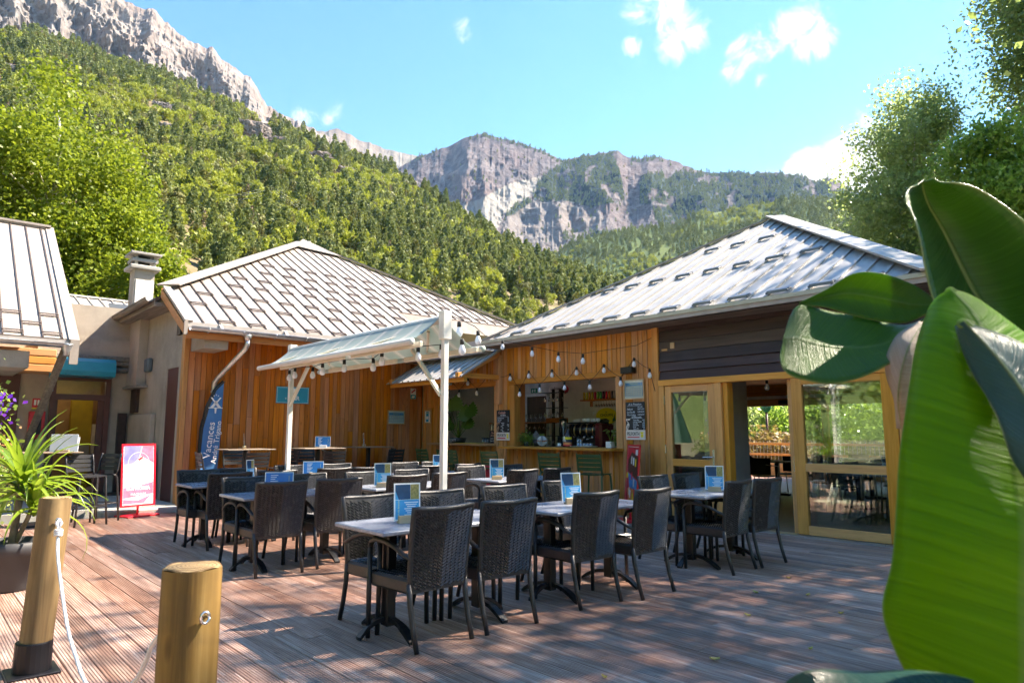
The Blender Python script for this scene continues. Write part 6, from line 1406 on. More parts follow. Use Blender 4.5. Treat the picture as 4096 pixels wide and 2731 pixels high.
MB().lathe([(.17,0),(.22,.34),(.235,.34),(.235,.38),(.215,.38),(.205,.33)],(1.62,.20,0),24).build('pot',simple('terracotta',(.33,.13,.07),.8),BP,True)
MB().lathe([(.21,.0),(.0,.02)],(1.62,.20,.32),20,False).build('soil',m_ground,BP)
# ---------------------------------------------------------------- yucca in a dark pot, left
m_yuc=leafmat('yucca_leaf',(.07,.15,.015),(.13,.23,.022),(.24,.34,.045),.32,.42,.5)
YU=thing('yucca_plant','strappy yellow-green yucca in a big dark grey pot at the left edge','plant',(.84,7.82,0))
MB().lathe([(.20,0),(.215,.02),(.245,.30),(.275,.31),(.285,.42),(.262,.43),(.255,.36)],(0,0,0),28).build('pot',simple('dark_grey_pot',(.035,.035,.04),.6),YU,True)
MB().lathe([(.255,.0),(.0,.03)],(0,0,.36),20,False).build('soil',m_ground,YU)
MB().tube([(0,0,.36),(.02,.01,.6),(.04,-.01,.95)],[.035,.03,.028],8).tube([(.03,0,.4),(.1,-.06,.62),(.14,-.08,.78)],[.022,.02,.018],8).build('trunk',m_bark,YU,True)
yr=random.Random(4)
def strap(base,az,up,L,wd):
    n=9;P_=[];d=Vector((math.cos(az),math.sin(az),0));s_=Vector((-math.sin(az),math.cos(az),0));p=Vector(base);ang=up
    for i in range(n):
        t=i/(n-1);ww=wd*(.55+.45*math.sin(math.pi*min(1,t*1.4+.15)))*(1-t**3)+.0006
        P_.append([p-s_*ww+Vector((0,0,.012*ww/wd)),p-Vector((0,0,.004)),p+s_*ww+Vector((0,0,.012*ww/wd))])
        p=p+(d*math.cos(ang)+Vector((0,0,1))*math.sin(ang))*L/(n-1);ang-=(.10+.24*t)*(1.25-up*.45)
    return P_
for hd,nh in (((.04,-.01,.98),58),((.14,-.08,.78),26)):
    for k in range(nh):
        up=yr.uniform(-.2,1.5);P_=strap((hd[0],hd[1],hd[2]-.12*(1-k/nh)*1.2),yr.uniform(0,6.28),up,yr.uniform(.45,.82),yr.uniform(.022,.034))
        MB().grid(P_).build('leaf',m_yuc,YU,True)
# flowers at the left edge
m_pur=leafmat('purple_petal',(.08,.01,.38),(.14,.02,.55),(.26,.06,.70),.5,.4);m_orf=leafmat('orange_petal',(.75,.20,.05),(.8,.35,.15),(.8,.7,.55),.5,.3)
def bunch(o,nm,c,sg,n,size,mat,seed):
    q=np.random.default_rng(seed);link(nm,leaf_mesh(nm,np.array(c)+q.normal(size=(n,3))*np.array(sg),size,mat,q,1.1),o)
o=thing('flower_basket','hanging basket of purple petunias at the left edge','flowers',(.66,11.05,1.80))
MB().lathe([(.06,-.1),(.16,-.05),(.19,.04),(.18,.04)],(0,0,0),16).build('basket',m_greywood,o,True);MB().tube([(.0,0,.9),(.17,0,.04)],.004,5).tube([(.0,0,.9),(-.17,0,.04)],.004,5).build('hanger',m_black,o)
bunch(o,'foliage',(0,0,-.05),(.17,.17,.16),900,.05,m_lfC,1);bunch(o,'blossoms',(.06,-.06,-.16),(.12,.12,.12),300,.055,m_pur,2);bunch(o,'blossoms',(0,-.05,.02),(.16,.14,.07),160,.055,m_pur,3)
o=thing('flower_tub','tub of pale leaves with orange and white blossoms at the left edge','flowers',(.80,11.3,0))
MB().lathe([(.17,0),(.23,.40),(.25,.40),(.25,.45),(.22,.45)],(0,0,0),20).build('tub',m_greywood,o,True)
bunch(o,'foliage',(0,0,.85),(.19,.19,.24),1500,.055,m_lfE,5);bunch(o,'blossoms',(0,-.05,1.15),(.17,.15,.13),260,.045,m_orf,6);bunch(o,'foliage',(.12,-.05,.70),(.14,.14,.20),500,.05,m_lfB,7)
# ---------------------------------------------------------------- on and behind the bar
ZS=1.131
def pot(o,c,r,h,mat):MB().lathe([(r*.78,0),(r,h),(r*.9,h),(r*.86,h*.86),(0.001,h*.84)],c,14).build('pot',mat,o,True)
o=thing('herb_pot','bushy green herb in a grey pot at the left end of the wide hatch','plant',(9.5,10.26,ZS));pot(o,(0,0,0),.06,.09,simple('slate_pot',(.05,.06,.07),.6));bunch(o,'foliage',(0,0,.15),(.075,.075,.055),700,.026,m_lfC,8)
o=thing('black_tub','plain black tapered pot on the wide counter','pot',(9.5,9.97,ZS));MB().lathe([(.05,0),(.075,.12),(.07,.12),(.046,.01)],(0,0,0),16).build('tub',m_blackp,o,True);MB().lathe([(.075,.116),(.08,.12),(.075,.125)],(0,0,0),16,False).build('rim',m_blackp,o,True)
# carved head behind the black pot
o=thing('carved_ornament','grey carved stone head ornament with curled hair on the counter','ornament',(9.78,10.28,ZS))
m_st=simple('grey_stone',(.26,.23,.22),.85,0,.2,20,.4,60)
MB().lathe([(.055,0),(.05,.04),(.075,.07),(.082,.13),(.085,.17),(.07,.22),(.045,.25),(.03,.262),(.032,.28),(.018,.30),(.001,.305)],(0,0,0),18).build('head',m_st,o,True)
b=MB()
for i_ in range(7):
    for j_ in range(14):
        th=.2+i_*.2;a_=j_*2*math.pi/14+i_*.2;r_=.088*math.sin(th)+.0;b.lathe([(.011,0),(.007,.008),(.001,.011)],(r_*math.cos(a_),r_*math.sin(a_),.165+.088*math.cos(th)),5,False)
b.build('curls',m_st,o,True);MB().prism([(-.083,-.012,.10),(-.083,.012,.10),(-.08,.005,.14),(-.08,-.005,.14)],(-.018,0,0)).build('nose',m_st,o)
o=thing('paper_pineapple','white paper pineapple with coral zigzag and green crown on the counter','ornament',(9.46,9.77,ZS))
b=MB()
for k in range(8):
    a=k*math.pi/8
    pr=[(.10*math.cos(t)*1.0,.105+.10*math.sin(t)) for t in [j*2*math.pi/20 for j in range(20)]]
    b.prism([(x_*math.cos(a),x_*math.sin(a),z_) for x_,z_ in pr],(-.0015*math.sin(a),.0015*math.cos(a),0))
pb=b.build('paper_body',m_card,o)
bm_=MB()
for k in range(8):
    a=k*math.pi/8
    bm_.prism([(x_*math.cos(a)-.0,x_*math.sin(a),z_) for x_,z_ in ((-.1005,.10),(-.05,.085),(0,.10),(.05,.085),(.1005,.10),(.1005,.125),(.05,.11),(0,.125),(-.05,.11),(-.1005,.125))],(-.0025*math.sin(a),.0025*math.cos(a),0))
bm_.build('coral_zigzag',m_ora,pb)
for k in range(14):
    a=k*2.4;MB().grid(strap((0,0,.20),a,1.2-.05*k,.075,.010)).build('crown_leaf',m_lfC,o,True)
o=thing('espresso_cup','white espresso cup and saucer with a spoon on the counter','cup',(9.46,9.30,ZS))
MB().lathe([(.03,.006),(.068,.016),(.068,.019),(.03,.010)],(0,0,0),20).build('saucer',m_wht,o,True);MB().lathe([(.02,.010),(.03,.03),(.034,.068),(.031,.068),(.026,.03),(.001,.02)],(0,0,0),16).build('cup',m_wht,o,True);MB().tube([(0,-.032,.058),(0,-.052,.055),(0,-.054,.038),(0,-.03,.030)],.005,6).build('cup_handle',m_wht,o,True);MB().tube([(.0,0,.03),(.01,-.03,.12)],.0025,5).build('spoon',m_handle,o)
# tip bottle
m_bot=simple('dark_brown_glass',(.03,.015,.010),.08);o=thing('tip_bottle','big brown bottle labelled TIPS on the counter','bottle',(9.5,9.09,ZS))
MB().lathe([(.098,0),(.102,.01),(.102,.19),(.09,.23),(.055,.28),(.036,.32),(.030,.37),(.036,.375),(.036,.395),(.03,.40)],(0,0,0),24).build('bottle',m_bot,o,True)
def band(nm,z0,z1,mat,a0=math.pi*.55,a1=math.pi*1.45,r=.1035,par=None):
    n=14;MB().grid([[(r*math.cos(a0+(a1-a0)*k/n),r*math.sin(a0+(a1-a0)*k/n),z_) for k in range(n,-1,-1)] for z_ in (z0,z1)]).build(nm,mat,par or o,True)
band('label_band',.0+.02,.045,m_red);band('label_band',.045,.085,m_ora);band('label_band',.085,.14,simple('label_navy',(.02,.03,.06),.4));band('label_band',.14,.185,m_yel2)
band('label_patch',.135,.20,simple('pale_label',(.62,.70,.60),.5),math.pi*.7,math.pi*1.02,.1045)
t=text('TIPS',.05,m_wht,o,(0,0,0),depth=.0005,bold=.001);t.data.transform(Matrix.Translation((-.106,0.01,.112))@Euler(RW).to_matrix().to_4x4());t2=text('MERCI',.022,m_lfC,o,(0,0,0),depth=.0005);t2.data.transform(Matrix.Translation((-.1065,.045,.165))@Euler((R(90),0,R(-75))).to_matrix().to_4x4())
# tray of tumblers
m_clear=glassmat('tumbler_glass',(.80,.84,.86),2.2)
def tumbler(parent,c,r,h,nm='tumbler'):MB().lathe([(r*.8,0),(r,h),(r*.93,h),(r*.75,.006)],c,12,False).build(nm,m_clear,parent,True)
o=thing('glass_tray','oval white and red tray with stacked tumblers at the right of the counter','tray',(9.52,8.72,ZS))
b=MB();b.m=Matrix.Diagonal((.55,1.1,1,1));b.lathe([(.25,.004),(.29,.018),(.29,.021),(.24,.010)],(0,0,0),28).build('tray',m_card,o,True)
for (a_,c_,z_) in ((-.02,.12,.012),(-.02,.05,.012),(.05,.09,.012),(-.02,.12,.075),(-.02,.05,.075),(.0,-.02,.012),(-.03,-.12,.012),(-.03,-.2,.012),(.04,-.16,.012)):tumbler(o,(a_,c_,z_),.032,.062)
o=thing('square_planter','pale leaved plant in a white square planter at the right end of the counter','plant',(9.47,8.03,ZS));MB().prism([(-.06,-.06,0),(.06,-.06,0),(.06,.06,0),(-.06,.06,0)],(0,0,.11)).build('planter',m_wht,o)
for k in range(6):
    a=k*1.1;MB().tube([(0,0,.1),(.03*math.cos(a),.03*math.sin(a),.2),(.09*math.cos(a),.09*math.sin(a),.27+.02*(k%3))],.004,5).build('stalk',m_lfE,o,True)
    P_=[];c=Vector((.09*math.cos(a),.09*math.sin(a),.27+.02*(k%3)))
    MB().prism([c+Vector((.045*math.cos(t)*math.cos(a)-.03*math.sin(t)*math.sin(a),.045*math.cos(t)*math.sin(a)+.03*math.sin(t)*math.cos(a),.012*math.sin(t)-.02*math.cos(t))) for t in [j*math.pi/6 for j in range(12)]],(0,0,.002)).build('leaf',m_lfB,o)
o=thing('leafy_pot','small dark pot of bright foliage beside the white planter','plant',(9.52,7.88,ZS));pot(o,(0,0,0),.05,.09,m_blackp);bunch(o,'foliage',(0,0,.17),(.05,.05,.06),450,.035,m_lfE,9)
o=thing('bar_mat','flat black bar mat along the counter','mat',(9.5,9.45,ZS));MB().cbox(-.09,.09,-.33,.33,0,.006,.002).build('mat',m_blackp,o);MB().cbox(-.085,.085,-.325,.325,.006,.008,.001).build('ribs',m_black,o)
# espresso machine
m_esp=simple('dark_red_enamel',(.10,.008,.012),.25);m_brass=simple('brass',(.45,.30,.15),.3,.9)
o=thing('espresso_machine','black and dark red espresso machine with copper bands behind the wide hatch','coffee machine',(10.55,9.5,.922))
tb=lambda b_,y0,y1,r:b_.tube([(0,y0,.52),(0,y1,.52)],r,20)
tb(MB(),-.30,.52,.135).build('boiler',simple('black_enamel',(.018,.012,.012),.2),o,True)
for k in range(5):
    y=.50-k*.17;MB().tube([(0,y,.52),(0,y-.035,.52)],.140,20).build('copper_band',m_brass,o,True)
MB().cbox(-.22,.20,-.50,-.31,.05,.66,.04).build('side_panel',m_esp,o);MB().cbox(-.10,.20,-.30,.52,.0,.40,.01).build('back_panel',m_black,o);MB().cbox(-.26,.2,-.5,.52,.0,.07,.01).build('drip_tray',m_handle,o);MB().cbox(-.15,.15,-.4,.5,.66,.69,.005).build('cup_rail',m_black,o)
for y in (.32,.02,-.2):MB().lathe([(.035,0),(.035,.06)],(-.13,y,.35),12).tube([(-.13,y,.36),(-.28,y+.03,.34)],.012,6).build('brew_group',m_handle,o,True)
for y in (.46,.15):MB().tube([(-.14,y,.42),(-.2,y,.35),(-.19,y+.03,.25)],.006,6).build('steam_wand',m_handle,o,True)
for i_,(dx,dy) in enumerate(((0,.40),(0,.30),(.05,.2),(0,.12),(0,.03),(.03,-.06),(0,-.15),(0,-.24))):
    q=thing('stacked_cups' if i_<2 else 'coffee_cup',('low stack of white saucers at the left on the espresso machine','stack of white saucers second from left on the espresso machine','white cup on the espresso machine, third from left','white cup on the espresso machine, fourth from left','white cup on the espresso machine, fifth from left','white cup on the espresso machine, sixth from left','white cup on the espresso machine, second from right','rightmost white cup on the espresso machine')[i_],'cup',(10.55+dx,9.5+dy,.922+.69))
    if i_<2:
        for z_ in range(3+i_):MB().lathe([(.03,.0),(.055,.012),(.055,.016),(.03,.006)],(0,0,z_*.018),14).build('saucer',m_wht,q,True)
    else:
        MB().lathe([(.025,0),(.036,.03),(.04,.075),(.036,.075),(.03,.02)],(0,0,0),12).build('cup',m_wht,q,True);MB().tube([(0,-.038,.06),(0,-.058,.05),(0,-.036,.02)],.005,5).build('cup_handle',m_wht,q,True)
o=thing('coffee_grinder','black coffee grinder with clear hopper left of the espresso machine','grinder',(10.6,10.3,.922));MB().cbox(-.1,.1,-.09,.09,0,.40,.02).build('body',m_black,o);MB().lathe([(.03,.40),(.075,.62),(.08,.72)],(0,0,0),14,False).build('hopper',m_clear,o,True);MB().lathe([(.09,.72),(.09,.76),(.03,.78)],(0,0,0),14).build('lid',m_blackp,o,True);MB().lathe([(.022,0),(.022,.006)],(-.104,.03,.28),10).build('badge',m_handle,o)
# glass rack with hanging stems
o=thing('glass_rack','dark wooden rack hung with wine glasses in the bar','rack',(10.95,10.85,.922))
MB().cbox(-.04,.04,-.20,-.12,0,1.45,.004).build('post',m_dark,o);MB().cbox(-.03,.03,.06,.11,0,1.45,.004).build('post',m_dark,o)
for z_ in (1.36,1.02,.40):
    MB().cbox(-.13,.13,-.25,.42,z_,z_+.012,.002).build('rack_shelf',m_black,o)
    for k in range(5):
        y=-.18+k*.13;MB().lathe([(.03,0),(.004,-.006),(.004,-.08),(.03,-.11),(.038,-.15),(.033,-.19)],(0,y,z_),10,False).build('wine_glass',m_clear,o,True)
MB().cbox(-.13,.13,-.25,.2,.70,.80,.005).build('bottle_shelf',m_clad,o)
# shelf with drink cans
o=thing('can_shelf','short wooden shelf high on the bar back wall','shelf',(11.55,10.05,2.10));MB().cbox(-.14,.14,-.55,.50,0,.03,.004).build('board',m_clad,o);MB().cbox(.08,.14,-.4,-.36,-.12,0,.003).build('bracket',m_clad,o);MB().cbox(.08,.14,.36,.4,-.12,0,.003).build('bracket',m_clad,o)
for k in range(9):MB().lathe([(.03,0),(.004,-.006),(.004,-.07),(.03,-.10),(.035,-.14)],(-.02,-.48+k*.075,0),8,False).build('hanging_glass',m_clear,o,True)
cc=[(.75,.45,.04),(.62,.62,.05),(.75,.30,.04),(.65,.58,.06),(.60,.03,.06),(.20,.55,.08),(.04,.35,.10),(.18,.03,.08),(.62,.02,.03),(.75,.28,.05),(.12,.10,.12),(.30,.28,.30)]
cn=['orange','yellow','orange-red','lime yellow','red','light green','green','maroon','bright red','orange and black','black','grey']
for k in range(12):
    mm=simple('can_%s'%cn[k].replace(' ','_'),cc[k],.25,.5,.25,30)
    o=thing('drink_can','%s drink can on the bar shelf, %s'%(cn[k],'between its neighbours' if 0<k<11 else 'at the end of the row'),'can',(11.47,10.47-k*.082,2.13),None,'drink cans on the shelf')
    MB().lathe([(.022,0),(.027,.006),(.027,.155),(.021,.166)],(0,0,0),12).build('can_body',mm,o,True);MB().lathe([(.021,.164),(.021,.168),(.018,.165)],(0,0,0),12).build('can_lid',m_handle,o,True)
# beer signs on the back wall
o=thing('oval_beer_sign','yellow oval LA CHOUFFE sign behind the espresso machine','sign',(11.66,9.98,1.76),RW)
el_=lambda a,b_,n=28:[(a*math.cos(2*math.pi*k/n),b_*math.sin(2*math.pi*k/n)) for k in range(n)]
sg_=MB().flat(el_(.30,.185),0,.015).build('plate',m_yel2,o);text('LA',.05,m_blk,sg_,(.0,.09,.016));text('CHOUFFE',.085,m_blk,sg_,(.01,.02,.016),bold=.001)
MB().flat([(.17,-.13),(.27,-.10),(.25,-.05),(.235,.06),(.21,-.04),(.18,-.06)],.015,.017).build('fir_emblem',simple('dark_green_print',(.02,.07,.03),.5),sg_)
MB().flat([(-.40,.02),(-.30,.07),(-.28,.14),(-.38,.10)],.02,.024).build('paper_tag',m_card,o);MB().flat([(-.32,-.16),(.02,-.16),(.10,-.10),(.0,-.05),(-.2,-.07),(-.34,-.10)],.016,.03).build('dark_cloth',simple('grey_cloth',(.06,.08,.10),.9,0,.5,20),o)
o=thing('liefmans_sign','cream and red oval Liefmans on the rocks sign high on the bar back wall','sign',(11.66,11.45,2.41),RW)
sg_=MB().flat(el_(.34,.14),0,.015).build('plate',m_pelw,o);MB().flat([(x_,y_) for x_,y_ in el_(.338,.138,40) if x_>.16]+[],.0155,.017).build('red_end',m_red,sg_);MB().flat([(.10,-.08),(.19,-.08),(.19,.07),(.10,.07)],.017,.019).build('glass_emblem',m_brownmetal,sg_)
text('Liefmans',.115,m_brownmetal,sg_,(-.10,.03,.017),shear=.15,sx=.85);text('- ON THE ROCKS -',.04,m_brownmetal,sg_,(-.08,-.075,.017))
o=thing('exit_sign','small green emergency exit sign in the bar','sign',(11.66,12.42,2.37),RW);MB().box(0,.22,0,.115,0,.01).build('plate',simple('exit_green',(.02,.22,.09),.4),o);MB().flat([(.04,.02),(.07,.02),(.09,.06),(.06,.10),(.04,.06)],.01,.012).flat([(.12,.055),(.14,.10),(.16,.10),(.16,.02),(.14,.02)],.01,.012).build('emblem',m_wht,o)
# left hatch: monstera, small board, taps, glasses
m_mon=leafmat('monstera_leaf',(.05,.12,.02),(.075,.16,.025),(.10,.20,.035),.3,.2)
o=thing('monstera_plant','split leaved monstera in a black VEDETT bucket on the left counter','plant',(9.48,12.52,1.172))
MB().lathe([(.15,0),(.185,.11),(.18,.11),(.15,.02)],(0,0,0),22).build('bucket',m_blackp,o,True);t=text('VEDETT',.085,m_wht,o,(0,0,0),depth=.001,sx=.95);t.data.transform(Matrix.Translation((-.178,.0,.055))@Euler(RW).to_matrix().to_4x4())
def monstera(c,up,wd,rotz,tilt):
    pts_=[(0,0)]
    for sgn in (1,-1):
        e=[]
        for k in range(7):
            a=.35+k*.40;r0=.5*(1+.35*math.cos(a));
            e.append((sgn*r0*math.sin(a)*1.0,-.42*math.cos(a)*1.25*.9+.35));
            if k<6:
                a2=a+.2;e.append((sgn*r0*math.sin(a2)*.70,-.44*math.cos(a2)*1.02+.34))
        pts_+= e if sgn>0 else e[::-1]
    m=Matrix.Translation(Vector(c))@Matrix.Rotation(rotz,4,'Z')@Matrix.Rotation(tilt,4,'X')@Matrix.Scale(wd,4)
    # order: base, right side up, tip, left side down
    right=[p for p in pts_[1:1+13]];left=pts_[14:]
    poly=[(0,-.12)]+right+[(0,.92)]+left
    b=MB();b.m=m
    cen=(0,.35,.0);vs=[(x_,y_,-.10*x_*x_) for x_,y_ in poly];n=len(vs)
    b.add([cen]+vs,[(0,1+i,1+(i+1)%n) for i in range(n)]);b.add([(0,.35,-.01)]+[(x_,y_,z_-.01) for x_,y_,z_ in vs],[(0,1+(i+1)%n,1+i) for i in range(n)])
    b.build('leaf',m_mon,o);MB().tube([(0,0,.1),((c[0])*.4,(c[1])*.4,c[2]*.6),tuple(Vector(c))],[.012,.008,.006],6).build('stalk',m_mon,o,True)
for c,wd,rz_,ti in (((-.02,.08,.76),.38,R(-50),R(84)),((-.02,.27,.74),.30,R(-40),R(88)),((-.05,-.28,.52),.40,R(-62),R(76)),((-.05,-.48,.60),.38,R(-75),R(70)),((-.04,.40,.46),.26,R(-30),R(70)),((-.05,.28,.30),.28,R(-40),R(60)),((.05,-.25,.34),.34,R(-60),R(60))):monstera(c,0,wd,rz_,ti)
MB().tube([(0,0,.05),(.0,.0,.35),(0,-.02,.55)],[.03,.022,.01],8).build('stem',m_lfE,o,True)
o=thing('small_chalkboard','small chalkboard with pink and blue writing on the left counter','chalkboard',(9.58,11.57,1.172),(R(80),0,R(-90)));pb=MB().cbox(0,.28,0,.27,0,.012,.002).build('board',m_chalk,o)
text('Planche',.06,m_chkp,pb,(.14,.22,.013),shear=.3,sx=.9);text('charcuterie',.05,m_chkp,pb,(.14,.165,.013),shear=.3,sx=.8);text('2 pers 14€',.045,m_chk,pb,(.14,.10,.013),shear=.2,sx=.85);text('4 pers 25€',.045,m_chk,pb,(.14,.05,.013),shear=.2,sx=.85)
o=thing('yellow_runner','yellow bar runner along the left counter edge','mat',(9.15,11.85,1.172));MB().cbox(-.06,.08,-.55,.3,0,.006,.002).build('runner',m_yel2,o);MB().cbox(-.055,.075,-.545,.295,.006,.007,.0005).build('print',m_yel2,o)
o=thing('glass_shelf','wall shelf lined with glasses inside the left hatch','shelf',(11.5,13.0,1.62));MB().cbox(-.15,.15,-1.5,.7,0,.03,.004).build('board',m_clad,o)
for k in range(13):
    y=-1.42+k*.16;MB().lathe([(.03,.03),(.005,.036),(.005,.10),(.036,.14),(.04,.19),(.034,.22)],(-.02,y,0),10,False).build('wine_glass',m_clear,o,True);MB().lathe([(.03,0),(.004,-.006),(.004,-.07),(.03,-.10),(.035,-.14)],(-.06,y,0),8,False).build('wine_glass',m_clear,o,True)
o=thing('beer_tap','chrome beer tap with two round badges at the left hatch','tap',(10.0,11.95,.922));MB().tube([(0,0,0),(0,0,.62),(0,-.02,.66),(0,-.5,.66)],.03,10).build('column',m_handle,o,True)
for k,mm in enumerate((m_wht,m_brass)):
    b=MB();b.m=Matrix.Translation((-.045,-.18-.2*k,.62))@Matrix.Rotation(R(-90),4,'Y');b.lathe([(.055,0),(.055,.012),(.04,.016)],(0,0,0),18).build('badge',mm,o,True)
o=thing('yellow_bottle','white bottle with a yellow cap at the right jamb of the left hatch','bottle',(9.62,11.17,1.172));MB().lathe([(.035,0),(.035,.34),(.02,.42),(.018,.46)],(0,0,0),12).build('bottle',m_wht,o,True);MB().lathe([(.022,.44),(.022,.56),(.015,.57)],(0,0,0),10).build('cap',m_yel2,o,True)
for k in range(8):
    o=thing('tumbler','clear tumbler in the row behind the left counter','glass',(9.9,12.15-k*.09,.93+.24),None,'tumblers on the left counter');tumbler(o,(0,0,0),.034,.12,'glass_wall');MB().lathe([(.027,0),(.027,.008)],(0,0,0),10).build('glass_base',m_clear,o)
o=thing('red_cooler','red plastic box standing on the deck under the wide hatch','box',(8.62,10.28,0));MB().cbox(-.2,.2,-.17,.17,0,.70,.04).build('box',m_red,o);MB().cbox(-.21,.21,-.18,.18,.70,.77,.03).build('lid',m_red,o)
# ---------------------------------------------------------------- dining room and back terrace
BT=struct('back_terrace',MB().box(18.96,22.6,2,16,-.3,0),m_deck)
RL=thing('back_railing','metal bar railing with wooden handrail along the back terrace','railing',(22.4,9,0),world=True)
MB().cbox(22.36,22.46,2,16,.98,1.06,.01).build('handrail',m_larchy,RL);MB().cbox(22.38,22.44,2,16,.62,.70,.01).build('mid_rail',m_larchy,RL);MB().cbox(22.36,22.46,2,16,.12,.30,.01).build('kick_board',m_larchy,RL)
m_galv=simple('galvanised_steel',(.42,.44,.46),.4,.8)
for k in range(60):
    y=7.2+k*.13;MB().box(22.47,22.485,y,y+.012,.1,1.12).build('baluster',m_galv,RL)
for y in (4,7.4,10.8,14.2):MB().cbox(22.30,22.50,y-.07,y+.07,0,1.06,.01).build('post',m_larch,RL)
MB().cbox(21.3,22.2,6.5,12.5,0,.42,.02).build('planter_bench',m_larchy,RL)
o=thing('terrace_lamp','green lantern on a dark post beyond the back railing','lamp',(25.5,13.6,0));MB().tube([(0,0,0),(0,0,2.2)],.05,8).build('post',m_brownmetal,o,True);MB().lathe([(.10,2.2),(.2,2.35),(.2,2.5),(.05,2.62)],(0,0,0),8).build('lantern',simple('lamp_green',(.02,.22,.12),.4),o)
m_steel=simple('brushed_steel_tube',(.55,.55,.56),.3,.9)
def bistro():
    c=thing('bistro_chair','','chair')
    for sx in (-1,1):
        MB().tube([(sx*.22,.2,0),(sx*.22,.18,.44),(sx*.26,.15,.66),(sx*.25,-.12,.68),(sx*.2,-.25,.70)],.012,6).build('frame_tube',m_steel,c,True);MB().tube([(sx*.22,-.25,0),(sx*.2,-.18,.44)],.012,6).build('leg',m_steel,c,True)
    MB().lathe([(.22,.43),(.23,.445),(.21,.455)],(0,0,0),16).build('seat',m_blackp,c)
    P_=[[( .24*math.sin(a),-.05-.22*math.cos(a),z_) for a in [-1.25+2.5*j/12 for j in range(13)]] for z_ in (.48,.84)]
    b=MB();b.grid(P_);b.grid([[(x_*1.06,y_*1.06,z_) for x_,y_,z_ in r] for r in P_][::-1]);b.build('backrest',m_blackp,c,True);return c
bc0=bistro()
def dtable(x_,y_,l_,f_=[None]):
    if f_[0]:return copy_tree(f_[0],(x_,y_,.012),0,l_)
    t=thing('dining_table',l_,'table',(x_,y_,.012),None,'dining room tables');MB().cbox(-.38,.38,-.38,.38,.72,.75,.005).build('table_top',m_dark,t);MB().cbox(-.04,.04,-.04,.04,.03,.72,.004).build('column',m_iron,t);MB().cbox(-.28,.28,-.05,.05,0,.05,.015).cbox(-.05,.05,-.28,.28,.001,.048,.015).build('foot',m_iron,t);f_[0]=t;return t
DT=[(14.9,7.75,'dark dining table seen through the open doorway'),(13.3,5.35,'dark dining table behind the right glass panel, left one'),(15.6,6.0,'dark dining table behind the right glass panel, middle one'),(17.4,7.2,'dark dining table near the back opening'),(14.6,3.9,'dark dining table behind the right glass panel, right one')]
fst=[1]
for i_,(x_,y_,l_) in enumerate(DT):
    dtable(x_,y_,l_)
    for k,(dx,dy,a_) in enumerate(((-.62,.0,-90),(.1,-.62,0),(.62,.05,90),(0,.62,180))):
        if (i_+k)%4==3 and i_:continue
        q=bc0 if fst[0] else copy_tree(bc0)
        fst[0]=0;q.location=(x_+dx,y_+dy,.012);q.rotation_euler=(0,0,R(a_+rng.uniform(-12,12)));q['label']='black bistro chair, %s side of the %s'%(('near','right','far','left')[k],l_.replace('dark dining ','').replace(' seen through',' in').replace('behind the right glass panel, ','behind glass, '));q['group']='bistro chairs in the dining room'
o=thing('pendant_bulb','bare white bulb hanging inside the open doorway','lamp',(9.9,5.25,2.18));MB().tube([(0,0,.58),(0,0,.0)],.004,5).build('cord',m_cable,o);bulb(o,(0,0,.02))
# two lattice pylons with cables on the hillside
def hill_dist(az,e):
    sk=np.interp(az,[q[0] for q in HILLG],[q[1] for q in HILLG]);D0=np.interp(az,[-8,10,25,45,64],[75,80,90,110,150]);D1=np.interp(az,[-8,10,25,45,64],[900,820,640,480,380])
    t=np.linspace(.05,1,600);DD=D0+(D1-D0)*t;EE=((1.4+D1*sk)*t**1.05-1.4)/DD;return float(DD[np.argmin(abs(EE-e))])
def pylon(label,az,e0,e1,dd):
    c=Vector((math.sin(R(az))*dd,math.cos(R(az))*dd,1.4+e0*dd));h=(e1-e0)*dd;o=thing('pylon',label,'pylon',c,None,'pylons on the hillside')
    for sx in (-1,1):
        for sy in (-1,1):MB().beam((sx*h*.06,sy*h*.06,-2),(sx*h*.025,sy*h*.025,h),.12,.12).build('corner_post',m_pyl,o)
    b=MB()
    for k in range(8):
        z=h*k/8;q=h*(.06-.035*k/8)
        for sx in (-1,1):b.beam((sx*q,-q,z),(-sx*q,-q,z+h/8),.07,.07).beam((-q,sx*q,z),(-q,-sx*q,z+h/8),.07,.07)
    b.build('bracing',m_pyl,o)
    for z in (.75,.97):MB().beam((-h*.13,h*.05,h*z),(h*.13,-h*.05,h*z),.12,.12).build('cross_arm',m_pyl,o)
    return c,h
m_pyl=simple('rusty_lattice_steel',(.16,.11,.08),.7)
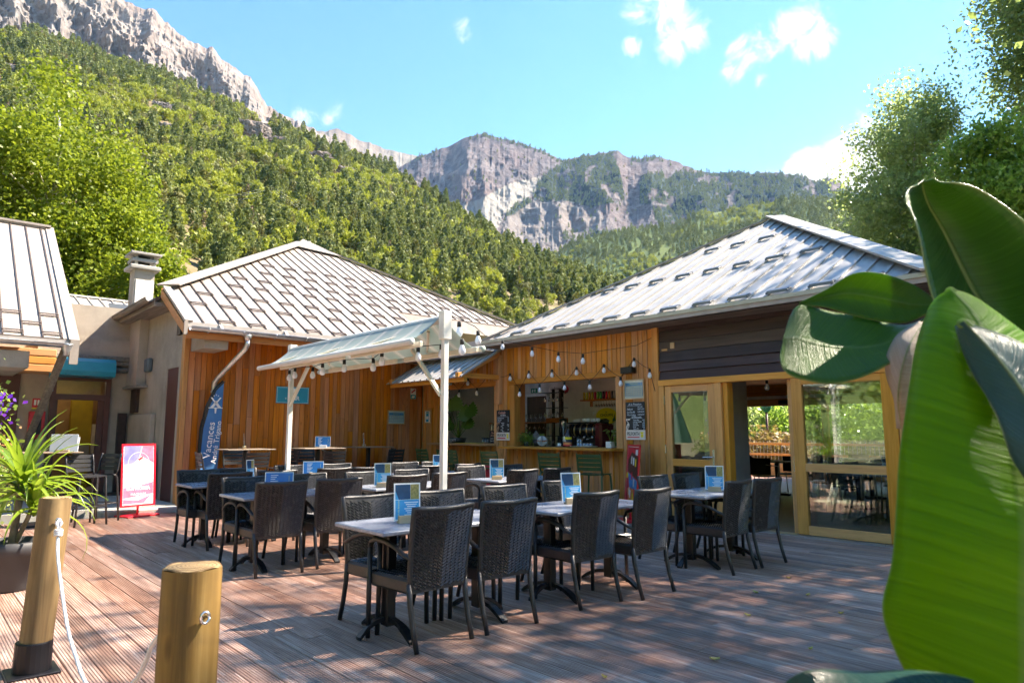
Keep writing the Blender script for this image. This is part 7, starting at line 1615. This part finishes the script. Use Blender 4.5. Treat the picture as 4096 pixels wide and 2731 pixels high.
pa,ha=pylon('brown lattice pylon in the middle of the hillside forest',21.34,.3155,.3487,hill_dist(21.34,.3155));pb_,hb=pylon('dark lattice pylon on the hillside right of the poplar',13.77,.3184,.3367,hill_dist(13.77,.3184))
o=thing('power_lines','thin power cables strung along the hillside between the pylons','cables',(pa+pb_)/2,world=True)
for k,(z_,sx) in enumerate(((.75,1),(.97,-1),(.97,1))):
    off=Vector((sx*ha*.12,-sx*ha*.045,0));A_=pa+off+Vector((0,0,ha*z_));B_=pb_+off+Vector((0,0,hb*z_));MB().tube(sag(A_,B_,4,12),.022,4).build('cable',m_galv,o);MB().tube(sag(A_,A_+Vector((90,-25,-32)),4,10),.022,4).build('cable',m_galv,o)
# dead leaves on the deck
m_dl=leafmat('fallen_leaf',(.35,.22,.06),(.50,.36,.12),(.35,.42,.14),.6,.2)
for k,(x_,y_) in enumerate(((4.55,2.2),(3.9,2.5),(5.0,2.9),(5.75,3.25),(6.0,2.9),(5.45,2.0),(4.9,1.55),(2.4,3.05),(3.15,2.75),(5.6,2.45),(6.55,3.35),(2.0,2.5),(3.6,1.8),(1.7,5.3))):
    rz_=rng.uniform(0,6.28);s_=rng.uniform(.018,.032);b=MB();b.m=Matrix.Translation((x_,y_,.004))@Matrix.Rotation(rz_,4,'Z')
    o=b.grid([[(s_*u_,s_*.55*v_*(1-u_*u_)**.5,.010*abs(v_)+.008*u_*u_) for v_ in (-1,0,1)] for u_ in (-1,-.6,-.2,.2,.6,.97)]).build('fallen_leaf',m_dl)
    tag(o,'small dry leaf lying on the deck boards','leaf','fallen leaves on the deck')
bpy.data.scenes.remove(TSC)
# ---------------------------------------------------------------- valley air
m,nt,b=newmat('valley_haze');nt.nodes.remove(b)
pv=nd(nt,'VolumePrincipled',{'Color':(.35,.62,1.0),'Density':.000035,'Anisotropy':.2})
nt.links.new(pv.outputs[0],nt.nodes['Material Output'].inputs['Volume'])
hz=MB().box(-5200,5200,-5200,5200,-1.6,1960).build('haze',m);tag(hz,'pale blue valley air',None,None,'stuff')
